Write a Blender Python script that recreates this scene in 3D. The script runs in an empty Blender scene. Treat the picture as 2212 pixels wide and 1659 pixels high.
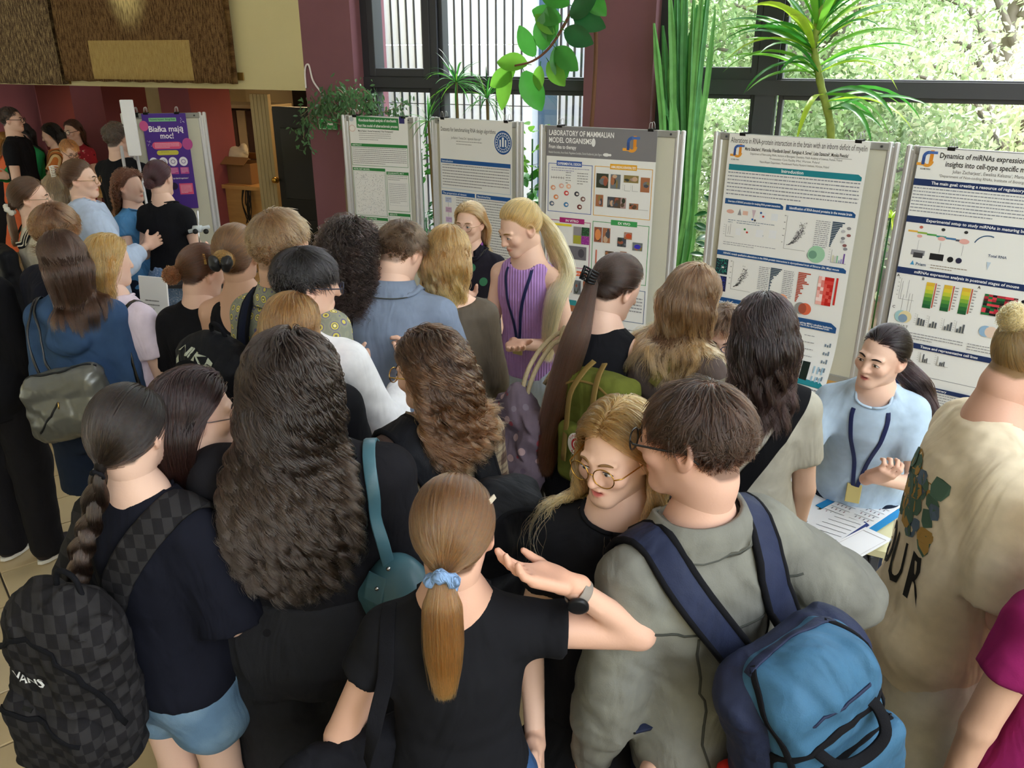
import bpy, bmesh, math, random, time
import numpy as np
from math import sin, cos, pi, radians, sqrt, atan2
from mathutils import Vector, Matrix, Euler
random.seed(7); RNG = np.random.default_rng(7)
SC = bpy.context.scene; COL = SC.collection
T00 = time.time()
# ---------------------------------------------------------------- camera, world, light, exposure
CAM_H, FPX = 2.30, 1780.0
PITCH = radians(22.0)
cam_d = bpy.data.cameras.new('camera'); cam = bpy.data.objects.new('camera', cam_d); COL.objects.link(cam)
cam_d.sensor_width = 36.0; cam_d.lens = FPX / 2212 * 36.0; cam_d.clip_start = .05; cam_d.clip_end = 300
cam.location = (0, 0, CAM_H); cam.rotation_euler = (pi / 2 - PITCH, 0, 0); SC.camera = cam
SC.view_settings.view_transform = 'Standard'; SC.view_settings.look = 'None'
SC.view_settings.gamma = 1.0; SC.view_settings.use_curve_mapping = False
SC.view_settings.exposure = 0.2
CR, CU, CF = np.array([1., 0, 0]), np.array([0, sin(PITCH), cos(PITCH)]), np.array([0, cos(PITCH), -sin(PITCH)])
def ray(px, py):
    return CF + CR * (px - 1106) / FPX + CU * (829.5 - py) / FPX
def at_z(px, py, z):
    d = ray(px, py); return np.array([0, 0, CAM_H]) + d * ((z - CAM_H) / d[2])
def at_y(px, py, y):
    d = ray(px, py); return np.array([0, 0, CAM_H]) + d * (y / d[1])
def at_plane(px, py, p0, n):
    d = ray(px, py); o = np.array([0, 0, CAM_H]); return o + d * (np.dot(np.array(p0) - o, n) / np.dot(d, n))
def lin(c):
    if isinstance(c, str):
        c = c.lstrip('#'); c = [int(c[i:i + 2], 16) / 255 for i in (0, 2, 4)]
    return tuple(x / 12.92 if x <= .04045 else ((x + .055) / 1.055) ** 2.4 for x in c[:3])
world = bpy.data.worlds.new('sky'); SC.world = world; world.use_nodes = True
wn, wl = world.node_tree.nodes, world.node_tree.links
wn.clear()
w_out = wn.new('ShaderNodeOutputWorld'); w_bg = wn.new('ShaderNodeBackground')
w_bg.inputs[0].default_value = (.82, .91, 1.0, 1); w_bg.inputs[1].default_value = 7.0
wl.new(w_bg.outputs[0], w_out.inputs[0])
def area_light(name, loc, rot, sx, sy, power, col=(1, 1, 1)):
    d = bpy.data.lights.new(name, 'AREA'); d.shape = 'RECTANGLE'; d.size = sx; d.size_y = sy; d.energy = power; d.color = col
    o = bpy.data.objects.new(name, d); o.location = loc; o.rotation_euler = rot; COL.objects.link(o); return o
sun_d = bpy.data.lights.new('sun', 'SUN'); sun_d.energy = 6.0; sun_d.angle = radians(4); sun_d.color = (1, .985, .95)
sun = bpy.data.objects.new('sun', sun_d); COL.objects.link(sun)
sun.rotation_euler = Vector((-.42, -.62, -.95)).to_track_quat('-Z', 'Y').to_euler()
# ---------------------------------------------------------------- materials
_M = {}
def nodes_of(m):
    m.use_nodes = True; n = m.node_tree.nodes; l = m.node_tree.links
    return n, l, n['Principled BSDF']
def mat(name, col, rough=.8, metal=0, bump=0, bscale=60, var=0, vscale=8, spec=.3, emit=0, trans=0, alpha=1, sheen=0, sss=0, stretch=None, bdist=.002):
    if name in _M: return _M[name]
    m = bpy.data.materials.new(name); n, l, b = nodes_of(m)
    c = lin(col) if isinstance(col, str) else col
    b.inputs['Base Color'].default_value = (*c, 1); b.inputs['Roughness'].default_value = rough
    b.inputs['Metallic'].default_value = metal; b.inputs['Specular IOR Level'].default_value = spec
    if sheen: b.inputs['Sheen Weight'].default_value = sheen; b.inputs['Sheen Roughness'].default_value = .5
    if trans: b.inputs['Transmission Weight'].default_value = trans
    if alpha < 1: b.inputs['Alpha'].default_value = alpha
    if sss: b.inputs['Subsurface Weight'].default_value = sss; b.inputs['Subsurface Radius'].default_value = (.02, .008, .004); b.inputs['Subsurface Scale'].default_value = .5
    if emit: b.inputs['Emission Color'].default_value = (*c, 1); b.inputs['Emission Strength'].default_value = emit
    if bump or var:
        tc = n.new('ShaderNodeTexCoord'); src = tc.outputs['Object']
        if stretch:
            mp = n.new('ShaderNodeMapping'); mp.inputs['Scale'].default_value = stretch; l.new(src, mp.inputs[0]); src = mp.outputs[0]
    if bump:
        t = n.new('ShaderNodeTexNoise'); t.inputs['Scale'].default_value = bscale; t.inputs['Detail'].default_value = 4
        l.new(src, t.inputs['Vector'])
        bp = n.new('ShaderNodeBump'); bp.inputs['Strength'].default_value = bump; bp.inputs['Distance'].default_value = bdist
        l.new(t.outputs[0], bp.inputs['Height']); l.new(bp.outputs[0], b.inputs['Normal'])
    if var:
        t = n.new('ShaderNodeTexNoise'); t.inputs['Scale'].default_value = vscale; t.inputs['Detail'].default_value = 5
        l.new(src, t.inputs['Vector'])
        r = n.new('ShaderNodeMapRange'); r.inputs[1].default_value = .3; r.inputs[2].default_value = .7
        r.inputs[3].default_value = 1 - var; r.inputs[4].default_value = 1 + var; l.new(t.outputs[0], r.inputs[0])
        h = n.new('ShaderNodeHueSaturation'); h.inputs['Color'].default_value = (*c, 1); l.new(r.outputs[0], h.inputs['Value'])
        l.new(h.outputs[0], b.inputs['Base Color'])
    _M[name] = m; return m
def attr_mat(name, rough=.6, spec=.3, sss=0, bump=0, bscale=100):
    if name in _M: return _M[name]
    m = mat(name, (.5, .5, .5), rough, spec=spec, sss=sss, bump=bump, bscale=bscale); n, l, b = nodes_of(m)
    a = n.new('ShaderNodeVertexColor'); a.layer_name = 'Col'; l.new(a.outputs[0], b.inputs['Base Color']); return m
def cloth(name, col, folds=.5, weave=.25, rough=.9, var=.06, extra=None, fscale=7, sheen=0):
    """woven cloth: base colour, fine weave bump and broad fold bump"""
    if name in _M: return _M[name]
    m = bpy.data.materials.new(name); n, l, b = nodes_of(m); c = lin(col)
    b.inputs['Roughness'].default_value = rough; b.inputs['Specular IOR Level'].default_value = .15
    if sheen: b.inputs['Sheen Weight'].default_value = sheen
    tc = n.new('ShaderNodeTexCoord')
    w = n.new('ShaderNodeTexNoise'); w.inputs['Scale'].default_value = 350; w.inputs['Detail'].default_value = 1; l.new(tc.outputs['Object'], w.inputs['Vector'])
    mp = n.new('ShaderNodeMapping'); mp.inputs['Scale'].default_value = (1, 1, .45); l.new(tc.outputs['Object'], mp.inputs[0])
    f = n.new('ShaderNodeTexNoise'); f.inputs['Scale'].default_value = fscale; f.inputs['Detail'].default_value = 2.5; f.inputs['Distortion'].default_value = 1.6; l.new(mp.outputs[0], f.inputs['Vector'])
    b1 = n.new('ShaderNodeBump'); b1.inputs['Strength'].default_value = folds; b1.inputs['Distance'].default_value = .03; l.new(f.outputs[0], b1.inputs['Height'])
    b2 = n.new('ShaderNodeBump'); b2.inputs['Strength'].default_value = weave; b2.inputs['Distance'].default_value = .001; l.new(w.outputs[0], b2.inputs['Height']); l.new(b1.outputs[0], b2.inputs['Normal'])
    l.new(b2.outputs[0], b.inputs['Normal'])
    r = n.new('ShaderNodeMapRange'); r.inputs[1].default_value = .3; r.inputs[2].default_value = .7; r.inputs[3].default_value = 1 - var; r.inputs[4].default_value = 1 + var
    w2 = n.new('ShaderNodeTexNoise'); w2.inputs['Scale'].default_value = 30; w2.inputs['Detail'].default_value = 6; l.new(tc.outputs['Object'], w2.inputs['Vector']); l.new(w2.outputs[0], r.inputs[0])
    h = n.new('ShaderNodeHueSaturation'); h.inputs['Color'].default_value = (*c, 1); l.new(r.outputs[0], h.inputs['Value']); l.new(h.outputs[0], b.inputs['Base Color'])
    if extra: extra(n, l, tc, h, b)
    _M[name] = m; return m
def ramp(n, stops, interp='LINEAR'):
    r = n.new('ShaderNodeValToRGB'); r.color_ramp.interpolation = interp; e = r.color_ramp.elements
    while len(e) > 1: e.remove(e[-1])
    for i, (p, c) in enumerate(stops):
        x = e[0] if i == 0 else e.new(p)
        x.position = p; x.color = (*(lin(c) if isinstance(c, str) else c), 1)
    return r
# ---------------------------------------------------------------- objects
def link(name, data, parent=None):
    o = bpy.data.objects.new(name, data); COL.objects.link(o)
    if parent is not None: o.parent = parent
    return o
def tag(o, label=None, cat=None, group=None, kind=None):
    if label: o['label'] = label
    if cat: o['category'] = cat
    if group: o['group'] = group
    if kind: o['kind'] = kind
    return o
def thing(name, label, cat, loc=(0, 0, 0), rz=0, group=None):
    o = link(name, None); o.location = Vector(loc); o.rotation_euler = (0, 0, rz); return tag(o, label, cat, group)
def mesh_np(name, V, Fq, mats, parent=None, smooth=True, midx=None, col=None, uv=None):
    """V (n,3); Fq array (m,4)/(m,3) or list of faces"""
    me = bpy.data.meshes.new(name)
    V = np.asarray(V, np.float32)
    if isinstance(Fq, np.ndarray) and Fq.ndim == 2:
        m, k = Fq.shape
        me.vertices.add(len(V)); me.vertices.foreach_set('co', V.ravel())
        me.loops.add(m * k); me.loops.foreach_set('vertex_index', Fq.astype(np.int32).ravel())
        me.polygons.add(m); me.polygons.foreach_set('loop_start', np.arange(0, m * k, k, dtype=np.int32))
        me.update(calc_edges=True)
    else:
        me.from_pydata([tuple(map(float, v)) for v in V], [], [tuple(map(int, f)) for f in Fq]); me.update()
    if smooth: me.polygons.foreach_set('use_smooth', np.ones(len(me.polygons), bool))
    for mm in (mats if isinstance(mats, (list, tuple)) else [mats]): me.materials.append(mm)
    if midx is not None: me.polygons.foreach_set('material_index', np.asarray(midx, np.int32))
    if col is not None:
        a = me.color_attributes.new('Col', 'FLOAT_COLOR', 'POINT'); c = np.ones((len(V), 4), np.float32); c[:, :3] = col; a.data.foreach_set('color', c.ravel())
    if uv is not None:
        u = me.uv_layers.new(name='UV'); li = np.zeros(len(me.loops), np.int32); me.loops.foreach_get('vertex_index', li)
        u.data.foreach_set('uv', np.asarray(uv, np.float32)[li].ravel())
    me.update()
    return link(name, me, parent)
class MB:
    """collects simple solids, builds ONE mesh"""
    def __init__(s): s.v = []; s.f = []; s.m = []; s.c = []; s.cur = 0; s.colr = (1, 1, 1)
    def add(s, V, F):
        k = len(s.v); s.v += [tuple(map(float, p)) for p in V]; s.f += [tuple(i + k for i in f) for f in F]; s.m += [s.cur] * len(F); s.c += [s.colr] * len(V); return s
    def box(s, c, d, R=None, bev=0):
        x, y, z = d[0] / 2, d[1] / 2, d[2] / 2
        if bev:
            e = bev; V = []; 
            for sz in (-1, 1):
                for (ax, ay, az) in ((x, y, z - e), (x - e, y - e, z)) if sz > 0 else ((x - e, y - e, z), (x, y, z - e)):
                    if ax == x: ring = [(-x, -y + e), (-x + e, -y), (x - e, -y), (x, -y + e), (x, y - e), (x - e, y), (-x + e, y), (-x, y - e)]
                    else: ring = [(-x + e, -y + e), (-x + e, -y + e), (x - e, -y + e), (x - e, -y + e), (x - e, y - e), (x - e, y - e), (-x + e, y - e), (-x + e, y - e)]
                    V += [(p[0], p[1], sz * az) for p in ring]
            F = [(7, 6, 5, 4, 3, 2, 1, 0), tuple(24 + i for i in range(8))]
            for r in range(3): F += [(r * 8 + i, r * 8 + (i + 1) % 8, r * 8 + 8 + (i + 1) % 8, r * 8 + 8 + i) for i in range(8)]
        else:
            V = [(a * x, b * y, g * z) for g in (-1, 1) for a, b in ((-1, -1), (1, -1), (1, 1), (-1, 1))]
            F = [(3, 2, 1, 0), (4, 5, 6, 7), (0, 1, 5, 4), (1, 2, 6, 5), (2, 3, 7, 6), (3, 0, 4, 7)]
        if R is not None: V = [R @ Vector(v) for v in V]
        return s.add([(v[0] + c[0], v[1] + c[1], v[2] + c[2]) for v in V], F)
    def tube(s, pts, r, n=8, caps=True, flat=None):
        """tube along points; r number or list; flat=(rx,ry) with up hint for strap like section"""
        pts = [Vector(p) for p in pts]; m = len(pts); V = []; F = []
        up = Vector((0, 0, 1))
        t0 = (pts[1] - pts[0]).normalized()
        a = t0.cross(up); a = a.normalized() if a.length > 1e-3 else Vector((1, 0, 0))
        for i, p in enumerate(pts):
            t = (pts[min(i + 1, m - 1)] - pts[max(i - 1, 0)]).normalized()
            a = (a - t * a.dot(t)).normalized(); b = t.cross(a); rr = r[i] if isinstance(r, (list, tuple)) else r
            for k in range(n):
                q = 2 * pi * k / n; V.append(p + (a * cos(q) + b * sin(q)) * rr)
        for i in range(m - 1):
            F += [(i * n + k, i * n + (k + 1) % n, (i + 1) * n + (k + 1) % n, (i + 1) * n + k) for k in range(n)]
        if caps: F += [tuple(range(n - 1, -1, -1)), tuple((m - 1) * n + k for k in range(n))]
        return s.add(V, F)
    def lathe(s, prof, c=(0, 0, 0), n=16, R=None, sx=1, sy=1):
        V = []; F = []; m = len(prof)
        for (r, z) in prof:
            for k in range(n):
                v = Vector((r * cos(2 * pi * k / n) * sx, r * sin(2 * pi * k / n) * sy, z))
                if R is not None: v = R @ v
                V.append(v + Vector(c))
        for i in range(m - 1): F += [(i * n + k, i * n + (k + 1) % n, (i + 1) * n + (k + 1) % n, (i + 1) * n + k) for k in range(n)]
        F += [tuple(range(n - 1, -1, -1)), tuple((m - 1) * n + k for k in range(n))]
        return s.add(V, F)
    def ball(s, c, r, n=10, R=None):
        r = (r, r, r) if not isinstance(r, (tuple, list)) else r
        V = []; F = []; m = max(4, n // 2 + 1)
        for i in range(m + 1):
            th = pi * i / m; th = min(max(th, .02), pi - .02)
            for k in range(n):
                v = Vector((r[0] * sin(th) * cos(2 * pi * k / n), r[1] * sin(th) * sin(2 * pi * k / n), -r[2] * cos(th)))
                if R is not None: v = R @ v
                V.append(v + Vector(c))
        for i in range(m): F += [(i * n + k, i * n + (k + 1) % n, (i + 1) * n + (k + 1) % n, (i + 1) * n + k) for k in range(n)]
        F += [tuple(range(n - 1, -1, -1)), tuple(m * n + k for k in range(n))]
        return s.add(V, F)
    def strap(s, pts, nrm, w, t=.004):
        """flat band along pts, nrm = outward normals"""
        pts = [Vector(p) for p in pts]; m = len(pts); V = []; F = []
        for i, p in enumerate(pts):
            tt = (pts[min(i + 1, m - 1)] - pts[max(i - 1, 0)]).normalized(); nn = Vector(nrm[i] if isinstance(nrm, list) else nrm)
            nn = (nn - tt * nn.dot(tt)).normalized(); b = tt.cross(nn); ww = w[i] if isinstance(w, (list, tuple)) else w
            V += [p + b * ww / 2 - nn * t / 2, p + b * ww / 2 + nn * t * .3, p + b * ww * .42 + nn * t / 2, p - b * ww * .42 + nn * t / 2, p - b * ww / 2 + nn * t * .3, p - b * ww / 2 - nn * t / 2]
        for i in range(m - 1): F += [(i * 6 + k, i * 6 + (k + 1) % 6, i * 6 + 6 + (k + 1) % 6, i * 6 + 6 + k) for k in range(6)]
        F += [(5, 4, 3, 2, 1, 0), tuple((m - 1) * 6 + k for k in range(6))]
        return s.add(V, F)
    def build(s, name, mats, parent=None, smooth=False, col=False):
        return mesh_np(name, np.array(s.v), s.f, mats, parent, smooth, s.m, np.array(s.c) if col else None)
def smooth_by(o, ang=40):
    me = o.data; bm = bmesh.new(); bm.from_mesh(me)
    bmesh.ops.recalc_face_normals(bm, faces=bm.faces)
    for f in bm.faces: f.smooth = True
    for e in bm.edges:
        if len(e.link_faces) == 2 and e.calc_face_angle(0) > radians(ang): e.smooth = False
    bm.to_mesh(me); bm.free(); return o
def catmull(P, n=8):
    P = [np.array(p, float) for p in P]; P = [2 * P[0] - P[1]] + P + [2 * P[-1] - P[-2]]; out = []
    for i in range(1, len(P) - 2):
        for k in range(n):
            t = k / n; a, b, c, d = P[i - 1:i + 3]
            out.append(.5 * ((2 * b) + (-a + c) * t + (2 * a - 5 * b + 4 * c - d) * t * t + (-a + 3 * b - 3 * c + d) * t ** 3))
    out.append(P[-2]); return out
# ---------------------------------------------------------------- signed distance field + surface nets
def smin(a, b, k):
    if k <= 0: return np.minimum(a, b)
    h = np.clip(.5 + .5 * (b - a) / k, 0, 1); return b + (a - b) * h - k * h * (1 - h)
class Field:
    def __init__(s, lo, hi, h):
        s.lo = np.array(lo, np.float32); s.h = h; s.n = np.maximum(4, np.ceil((np.array(hi) - s.lo) / h).astype(int) + 1)
        s.F = np.full(s.n, .2, np.float32)
        s.ax = [s.lo[i] + h * np.arange(s.n[i], dtype=np.float32) for i in range(3)]
    def blk(s, lo, hi, m):
        a = np.clip(((np.array(lo) - m - s.lo) / s.h).astype(int), 0, s.n); b = np.clip(((np.array(hi) + m - s.lo) / s.h).astype(int) + 2, 0, s.n)
        if (b <= a).any(): return None
        sl = tuple(slice(a[i], b[i]) for i in range(3))
        X = np.meshgrid(*[s.ax[i][sl[i]] for i in range(3)], indexing='ij', sparse=True); return sl, X
    def put(s, sl, D, k, sub=False):
        s.F[sl] = -smin(-s.F[sl], D, k) if sub else smin(s.F[sl], D, k)
    def cap(s, a, b, ra, rb=None, k=.02, sub=False, m=.05, flat=False):
        rb = ra if rb is None else rb; a = np.array(a, np.float32); b = np.array(b, np.float32); R = max(ra, rb)
        q = s.blk(np.minimum(a, b) - R, np.maximum(a, b) + R, m + k)
        if q is None: return s
        sl, (X, Y, Z) = q; d = b - a; L = float(d @ d) + 1e-9
        px, py, pz = X - a[0], Y - a[1], Z - a[2]
        tu = (px * d[0] + py * d[1] + pz * d[2]) / L; t = np.clip(tu, 0, 1)
        D = np.sqrt((px - t * d[0]) ** 2 + (py - t * d[1]) ** 2 + (pz - t * d[2]) ** 2) - (ra + (rb - ra) * t)
        if flat: D = np.maximum(D, (tu - 1) * sqrt(L))
        s.put(sl, D, k, sub); return s
    def chain(s, P, r, k=.02, **kw):
        for i in range(len(P) - 1):
            s.cap(P[i], P[i + 1], r[i] if isinstance(r, (list, tuple)) else r, r[i + 1] if isinstance(r, (list, tuple)) else r, k, **kw)
        return s
    def ell(s, c, r, R=None, k=.02, sub=False, m=.05):
        c = np.array(c, np.float32); M = max(r); q = s.blk(c - M, c + M, m + k)
        if q is None: return s
        sl, (X, Y, Z) = q; px, py, pz = X - c[0], Y - c[1], Z - c[2]
        if R is not None: R = np.array(R); px, py, pz = [R[0, i] * px + R[1, i] * py + R[2, i] * pz for i in range(3)]
        px, py, pz = px + 0 * py + 0 * pz, py + 0 * px + 0 * pz, pz + 0 * px + 0 * py
        k0 = np.sqrt((px / r[0]) ** 2 + (py / r[1]) ** 2 + (pz / r[2]) ** 2) + 1e-6
        k1 = np.sqrt((px / r[0] ** 2) ** 2 + (py / r[1] ** 2) ** 2 + (pz / r[2] ** 2) ** 2) + 1e-6
        s.put(sl, k0 * (k0 - 1) / k1, k, sub); return s
    def box(s, c, hd, R=None, rnd=.02, k=.02, sub=False, m=.05):
        c = np.array(c, np.float32); M = float(np.linalg.norm(hd)); q = s.blk(c - M, c + M, m + k)
        if q is None: return s
        sl, (X, Y, Z) = q; px, py, pz = X - c[0], Y - c[1], Z - c[2]
        if R is not None: R = np.array(R); px, py, pz = [R[0, i] * px + R[1, i] * py + R[2, i] * pz for i in range(3)]
        qx, qy, qz = np.abs(px) - hd[0] + rnd, np.abs(py) - hd[1] + rnd, np.abs(pz) - hd[2] + rnd
        D = np.sqrt(np.maximum(qx, 0) ** 2 + np.maximum(qy, 0) ** 2 + np.maximum(qz, 0) ** 2) + np.minimum(np.maximum(np.maximum(qx, qy), qz), 0) - rnd
        s.put(sl, D.astype(np.float32), k, sub); return s
    def loft(s, o, R, zs, rx, ry, cy=None, k=.02, m=.05, off=0):
        """stack of ellipses along local z of frame (o,R)"""
        zs = np.array(zs); M = max(max(rx), max(ry)) + off; R = np.array(R)
        E = np.array([o + R @ np.array([a * M, b * M, z]) for a in (-1, 1) for b in (-1, 1) for z in (zs[0], zs[-1])])
        q = s.blk(E.min(0), E.max(0), m + k)
        if q is None: return s
        sl, (X, Y, Z) = q; px, py, pz = X - o[0], Y - o[1], Z - o[2]
        px, py, pz = [R[0, i] * px + R[1, i] * py + R[2, i] * pz for i in range(3)]
        a = np.interp(pz, zs, rx).astype(np.float32) + off; b = np.interp(pz, zs, ry).astype(np.float32) + off
        c = np.interp(pz, zs, cy).astype(np.float32) if cy is not None else 0
        y = py - c; k0 = np.sqrt((px / a) ** 2 + (y / b) ** 2) + 1e-6; k1 = np.sqrt((px / a ** 2) ** 2 + (y / b ** 2) ** 2) + 1e-6
        D = k0 * (k0 - 1) / k1; ez = np.maximum(pz - zs[-1], zs[0] - pz)
        D = np.where(ez > 0, np.sqrt(np.maximum(D, 0) ** 2 + ez ** 2), np.maximum(D, ez)); s.put(sl, D.astype(np.float32), k); return s
    def below(s, o, nrm, k=.004):
        """cut away everything on the positive side of the plane"""
        X, Y, Z = np.meshgrid(*s.ax, indexing='ij', sparse=True); D = (X - o[0]) * nrm[0] + (Y - o[1]) * nrm[1] + (Z - o[2]) * nrm[2]
        s.F = np.maximum(s.F, D.astype(np.float32)); return s
    def noise(s, amp, f=(9, 9, 5), seed=0, only=.05):
        r = np.random.default_rng(seed); X, Y, Z = np.meshgrid(*s.ax, indexing='ij', sparse=True); N = 0
        wx = .35 * np.sin(3.1 * Z * f[2] + r.random() * 6) ; wy = .35 * np.sin(2.7 * Z * f[2] + 1.3 * X * f[0] + r.random() * 6)
        for i in range(6):
            d = r.normal(size=3) * np.array(f) * (1 + .5 * i); N = N + np.sin((X + wy * .06) * d[0] + (Y + wx * .06) * d[1] + Z * d[2] + r.random() * 6.28) / (1 + .35 * i)
        s.F += (amp * N / 2.2).astype(np.float32); return s
    def val(s, P):
        g = (P - s.lo) / s.h; n = s.n; g = np.clip(g, 0, n - 1.001); i = g.astype(int); f = g - i; out = 0
        for a in (0, 1):
            for b in (0, 1):
                for c in (0, 1):
                    w = (f[:, 0] if a else 1 - f[:, 0]) * (f[:, 1] if b else 1 - f[:, 1]) * (f[:, 2] if c else 1 - f[:, 2])
                    out = out + w * s.F[i[:, 0] + a, i[:, 1] + b, i[:, 2] + c]
        return out
    def grad(s, P):
        e = s.h; G = np.stack([s.val(P + e * np.eye(3)[i]) - s.val(P - e * np.eye(3)[i]) for i in range(3)], 1)
        return G / (np.linalg.norm(G, axis=1, keepdims=True) + 1e-9)
    def net(s, relax=1):
        F = s.F; F[0] = F[-1] = .1; F[:, 0] = F[:, -1] = .1; F[:, :, 0] = F[:, :, -1] = .1
        S = F < 0; n = S.shape
        c = np.zeros((n[0] - 1, n[1] - 1, n[2] - 1), np.int8)
        for a in (0, 1):
            for b in (0, 1):
                for g in (0, 1): c += S[a:n[0] - 1 + a, b:n[1] - 1 + b, g:n[2] - 1 + g]
        ix, iy, iz = np.nonzero((c > 0) & (c < 8)); N = len(ix)
        if N == 0: return np.zeros((0, 3)), np.zeros((0, 4), int)
        cid = np.full(c.shape, -1, np.int32); cid[ix, iy, iz] = np.arange(N)
        acc = np.zeros((N, 3), np.float32); cnt = np.zeros(N, np.float32)
        cs = [(a, b, g) for a in (0, 1) for b in (0, 1) for g in (0, 1)]
        vals = {q: F[ix + q[0], iy + q[1], iz + q[2]] for q in cs}
        for q in cs:
            for ax in range(3):
                if q[ax]: continue
                r = list(q); r[ax] = 1; fa, fb = vals[q], vals[tuple(r)]; x = (fa < 0) != (fb < 0)
                t = np.where(x, fa / np.where(x, fa - fb, 1), 0); w = x.astype(np.float32)
                for d in range(3): acc[:, d] += w * (q[d] + (t if d == ax else 0))
                cnt += w
        V = acc / cnt[:, None] + np.stack([ix, iy, iz], 1); Q = []
        for ax in range(3):
            b, g = (ax + 1) % 3, (ax + 2) % 3
            A = np.take(S, range(0, n[ax] - 1), ax); B = np.take(S, range(1, n[ax]), ax); I = np.array(np.nonzero(A != B))
            ok = (I[b] > 0) & (I[g] > 0) & (I[b] < n[b] - 1) & (I[g] < n[g] - 1); I = I[:, ok]; f = A[I[0], I[1], I[2]]
            def cell(db, dg):
                J = I.copy(); J[b] += db; J[g] += dg; return cid[J[0], J[1], J[2]]
            q = np.stack([cell(-1, -1), cell(0, -1), cell(0, 0), cell(-1, 0)], 1); q[~f] = q[~f][:, ::-1]; Q.append(q)
        Q = np.concatenate(Q); V = V * s.h + s.lo
        for _ in range(relax):
            A = np.zeros_like(V); C = np.zeros(len(V))
            for k in range(4):
                np.add.at(A, Q[:, k], V[Q[:, (k + 1) % 4]] + V[Q[:, (k + 3) % 4]]); np.add.at(C, Q[:, k], 2)
            V = .5 * V + .5 * A / np.maximum(C, 1)[:, None]
        return V, Q
    def build(s, name, mats, parent=None, relax=1):
        V, Q = s.net(relax); return mesh_np(name, V, Q, mats, parent)
def blur3(D, k=2):
    for _ in range(k):
        for ax in range(3):
            a = np.roll(D, 1, ax); b = np.roll(D, -1, ax); D = .25 * a + .5 * D + .25 * b
    return D
def rotm(yaw=0, pitch=0, roll=0):
    """yaw to the right(clockwise from above), pitch nose down, roll to the right; degrees"""
    return np.array(Matrix.Rotation(-radians(yaw), 3, 'Z') @ Matrix.Rotation(-radians(pitch), 3, 'X') @ Matrix.Rotation(radians(roll), 3, 'Y'))
def unit(v): v = np.array(v, float); return v / (np.linalg.norm(v) + 1e-9)
# ---------------------------------------------------------------- people
SKIN = {'light': '#e2bba6', 'mid': '#d0a58c', 'pink': '#e0a78e', 'tan': '#c48d68'}
def skin_mat(): 
    return attr_mat('skin', .52, .35, bump=.12, bscale=220)
_TM = {}
def hair_mat(col, tip=None, shell=False):
    key = f'hair_{col}_{tip}_{shell}'
    if key in _M: return _M[key]
    m = bpy.data.materials.new('hair'); n, l, b = nodes_of(m); c = np.array(lin(col)) ** 1.12
    if shell:
        b.inputs['Base Color'].default_value = (*(c * .95), 1); b.inputs['Roughness'].default_value = .7; b.inputs['Specular IOR Level'].default_value = .2
    else:
        n.remove(b); out = n['Material Output']; hb = n.new('ShaderNodeBsdfHairPrincipled'); hb.parametrization = 'COLOR'
        hb.inputs['Roughness'].default_value = .28; hb.inputs['Radial Roughness'].default_value = .45; hb.inputs['Coat'].default_value = .15
        hi = n.new('ShaderNodeHairInfo'); mx = n.new('ShaderNodeMix'); mx.data_type = 'RGBA'
        t = np.array(lin(tip)) ** 1.12 if tip else c
        mx.inputs[6].default_value = (*c, 1); mx.inputs[7].default_value = (*t, 1)
        mr = n.new('ShaderNodeMapRange'); mr.inputs[1].default_value = .1; mr.inputs[2].default_value = .9; l.new(hi.outputs['Intercept'], mr.inputs[0]); l.new(mr.outputs[0], mx.inputs[0])
        hs = n.new('ShaderNodeHueSaturation'); r = n.new('ShaderNodeMapRange'); r.inputs[3].default_value = .55; r.inputs[4].default_value = 1.5
        l.new(hi.outputs['Random'], r.inputs[0]); l.new(r.outputs[0], hs.inputs['Value']); l.new(mx.outputs[2], hs.inputs['Color']); l.new(hs.outputs[0], hb.inputs['Color'])
        l.new(hb.outputs[0], out.inputs['Surface'])
    _M[key] = m; return m
PF = dict(z=[-.14, -.04, .04, .12, .20, .28, .36, .43, .475, .51],
          f=([.150, .170, .163, .140, .124, .128, .142, .142, .105, .058], [.102, .118, .110, .098, .090, .098, .105, .088, .068, .052]),
          m=([.145, .160, .156, .150, .148, .156, .168, .168, .125, .064], [.100, .110, .108, .106, .104, .108, .114, .098, .075, .058]))
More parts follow.
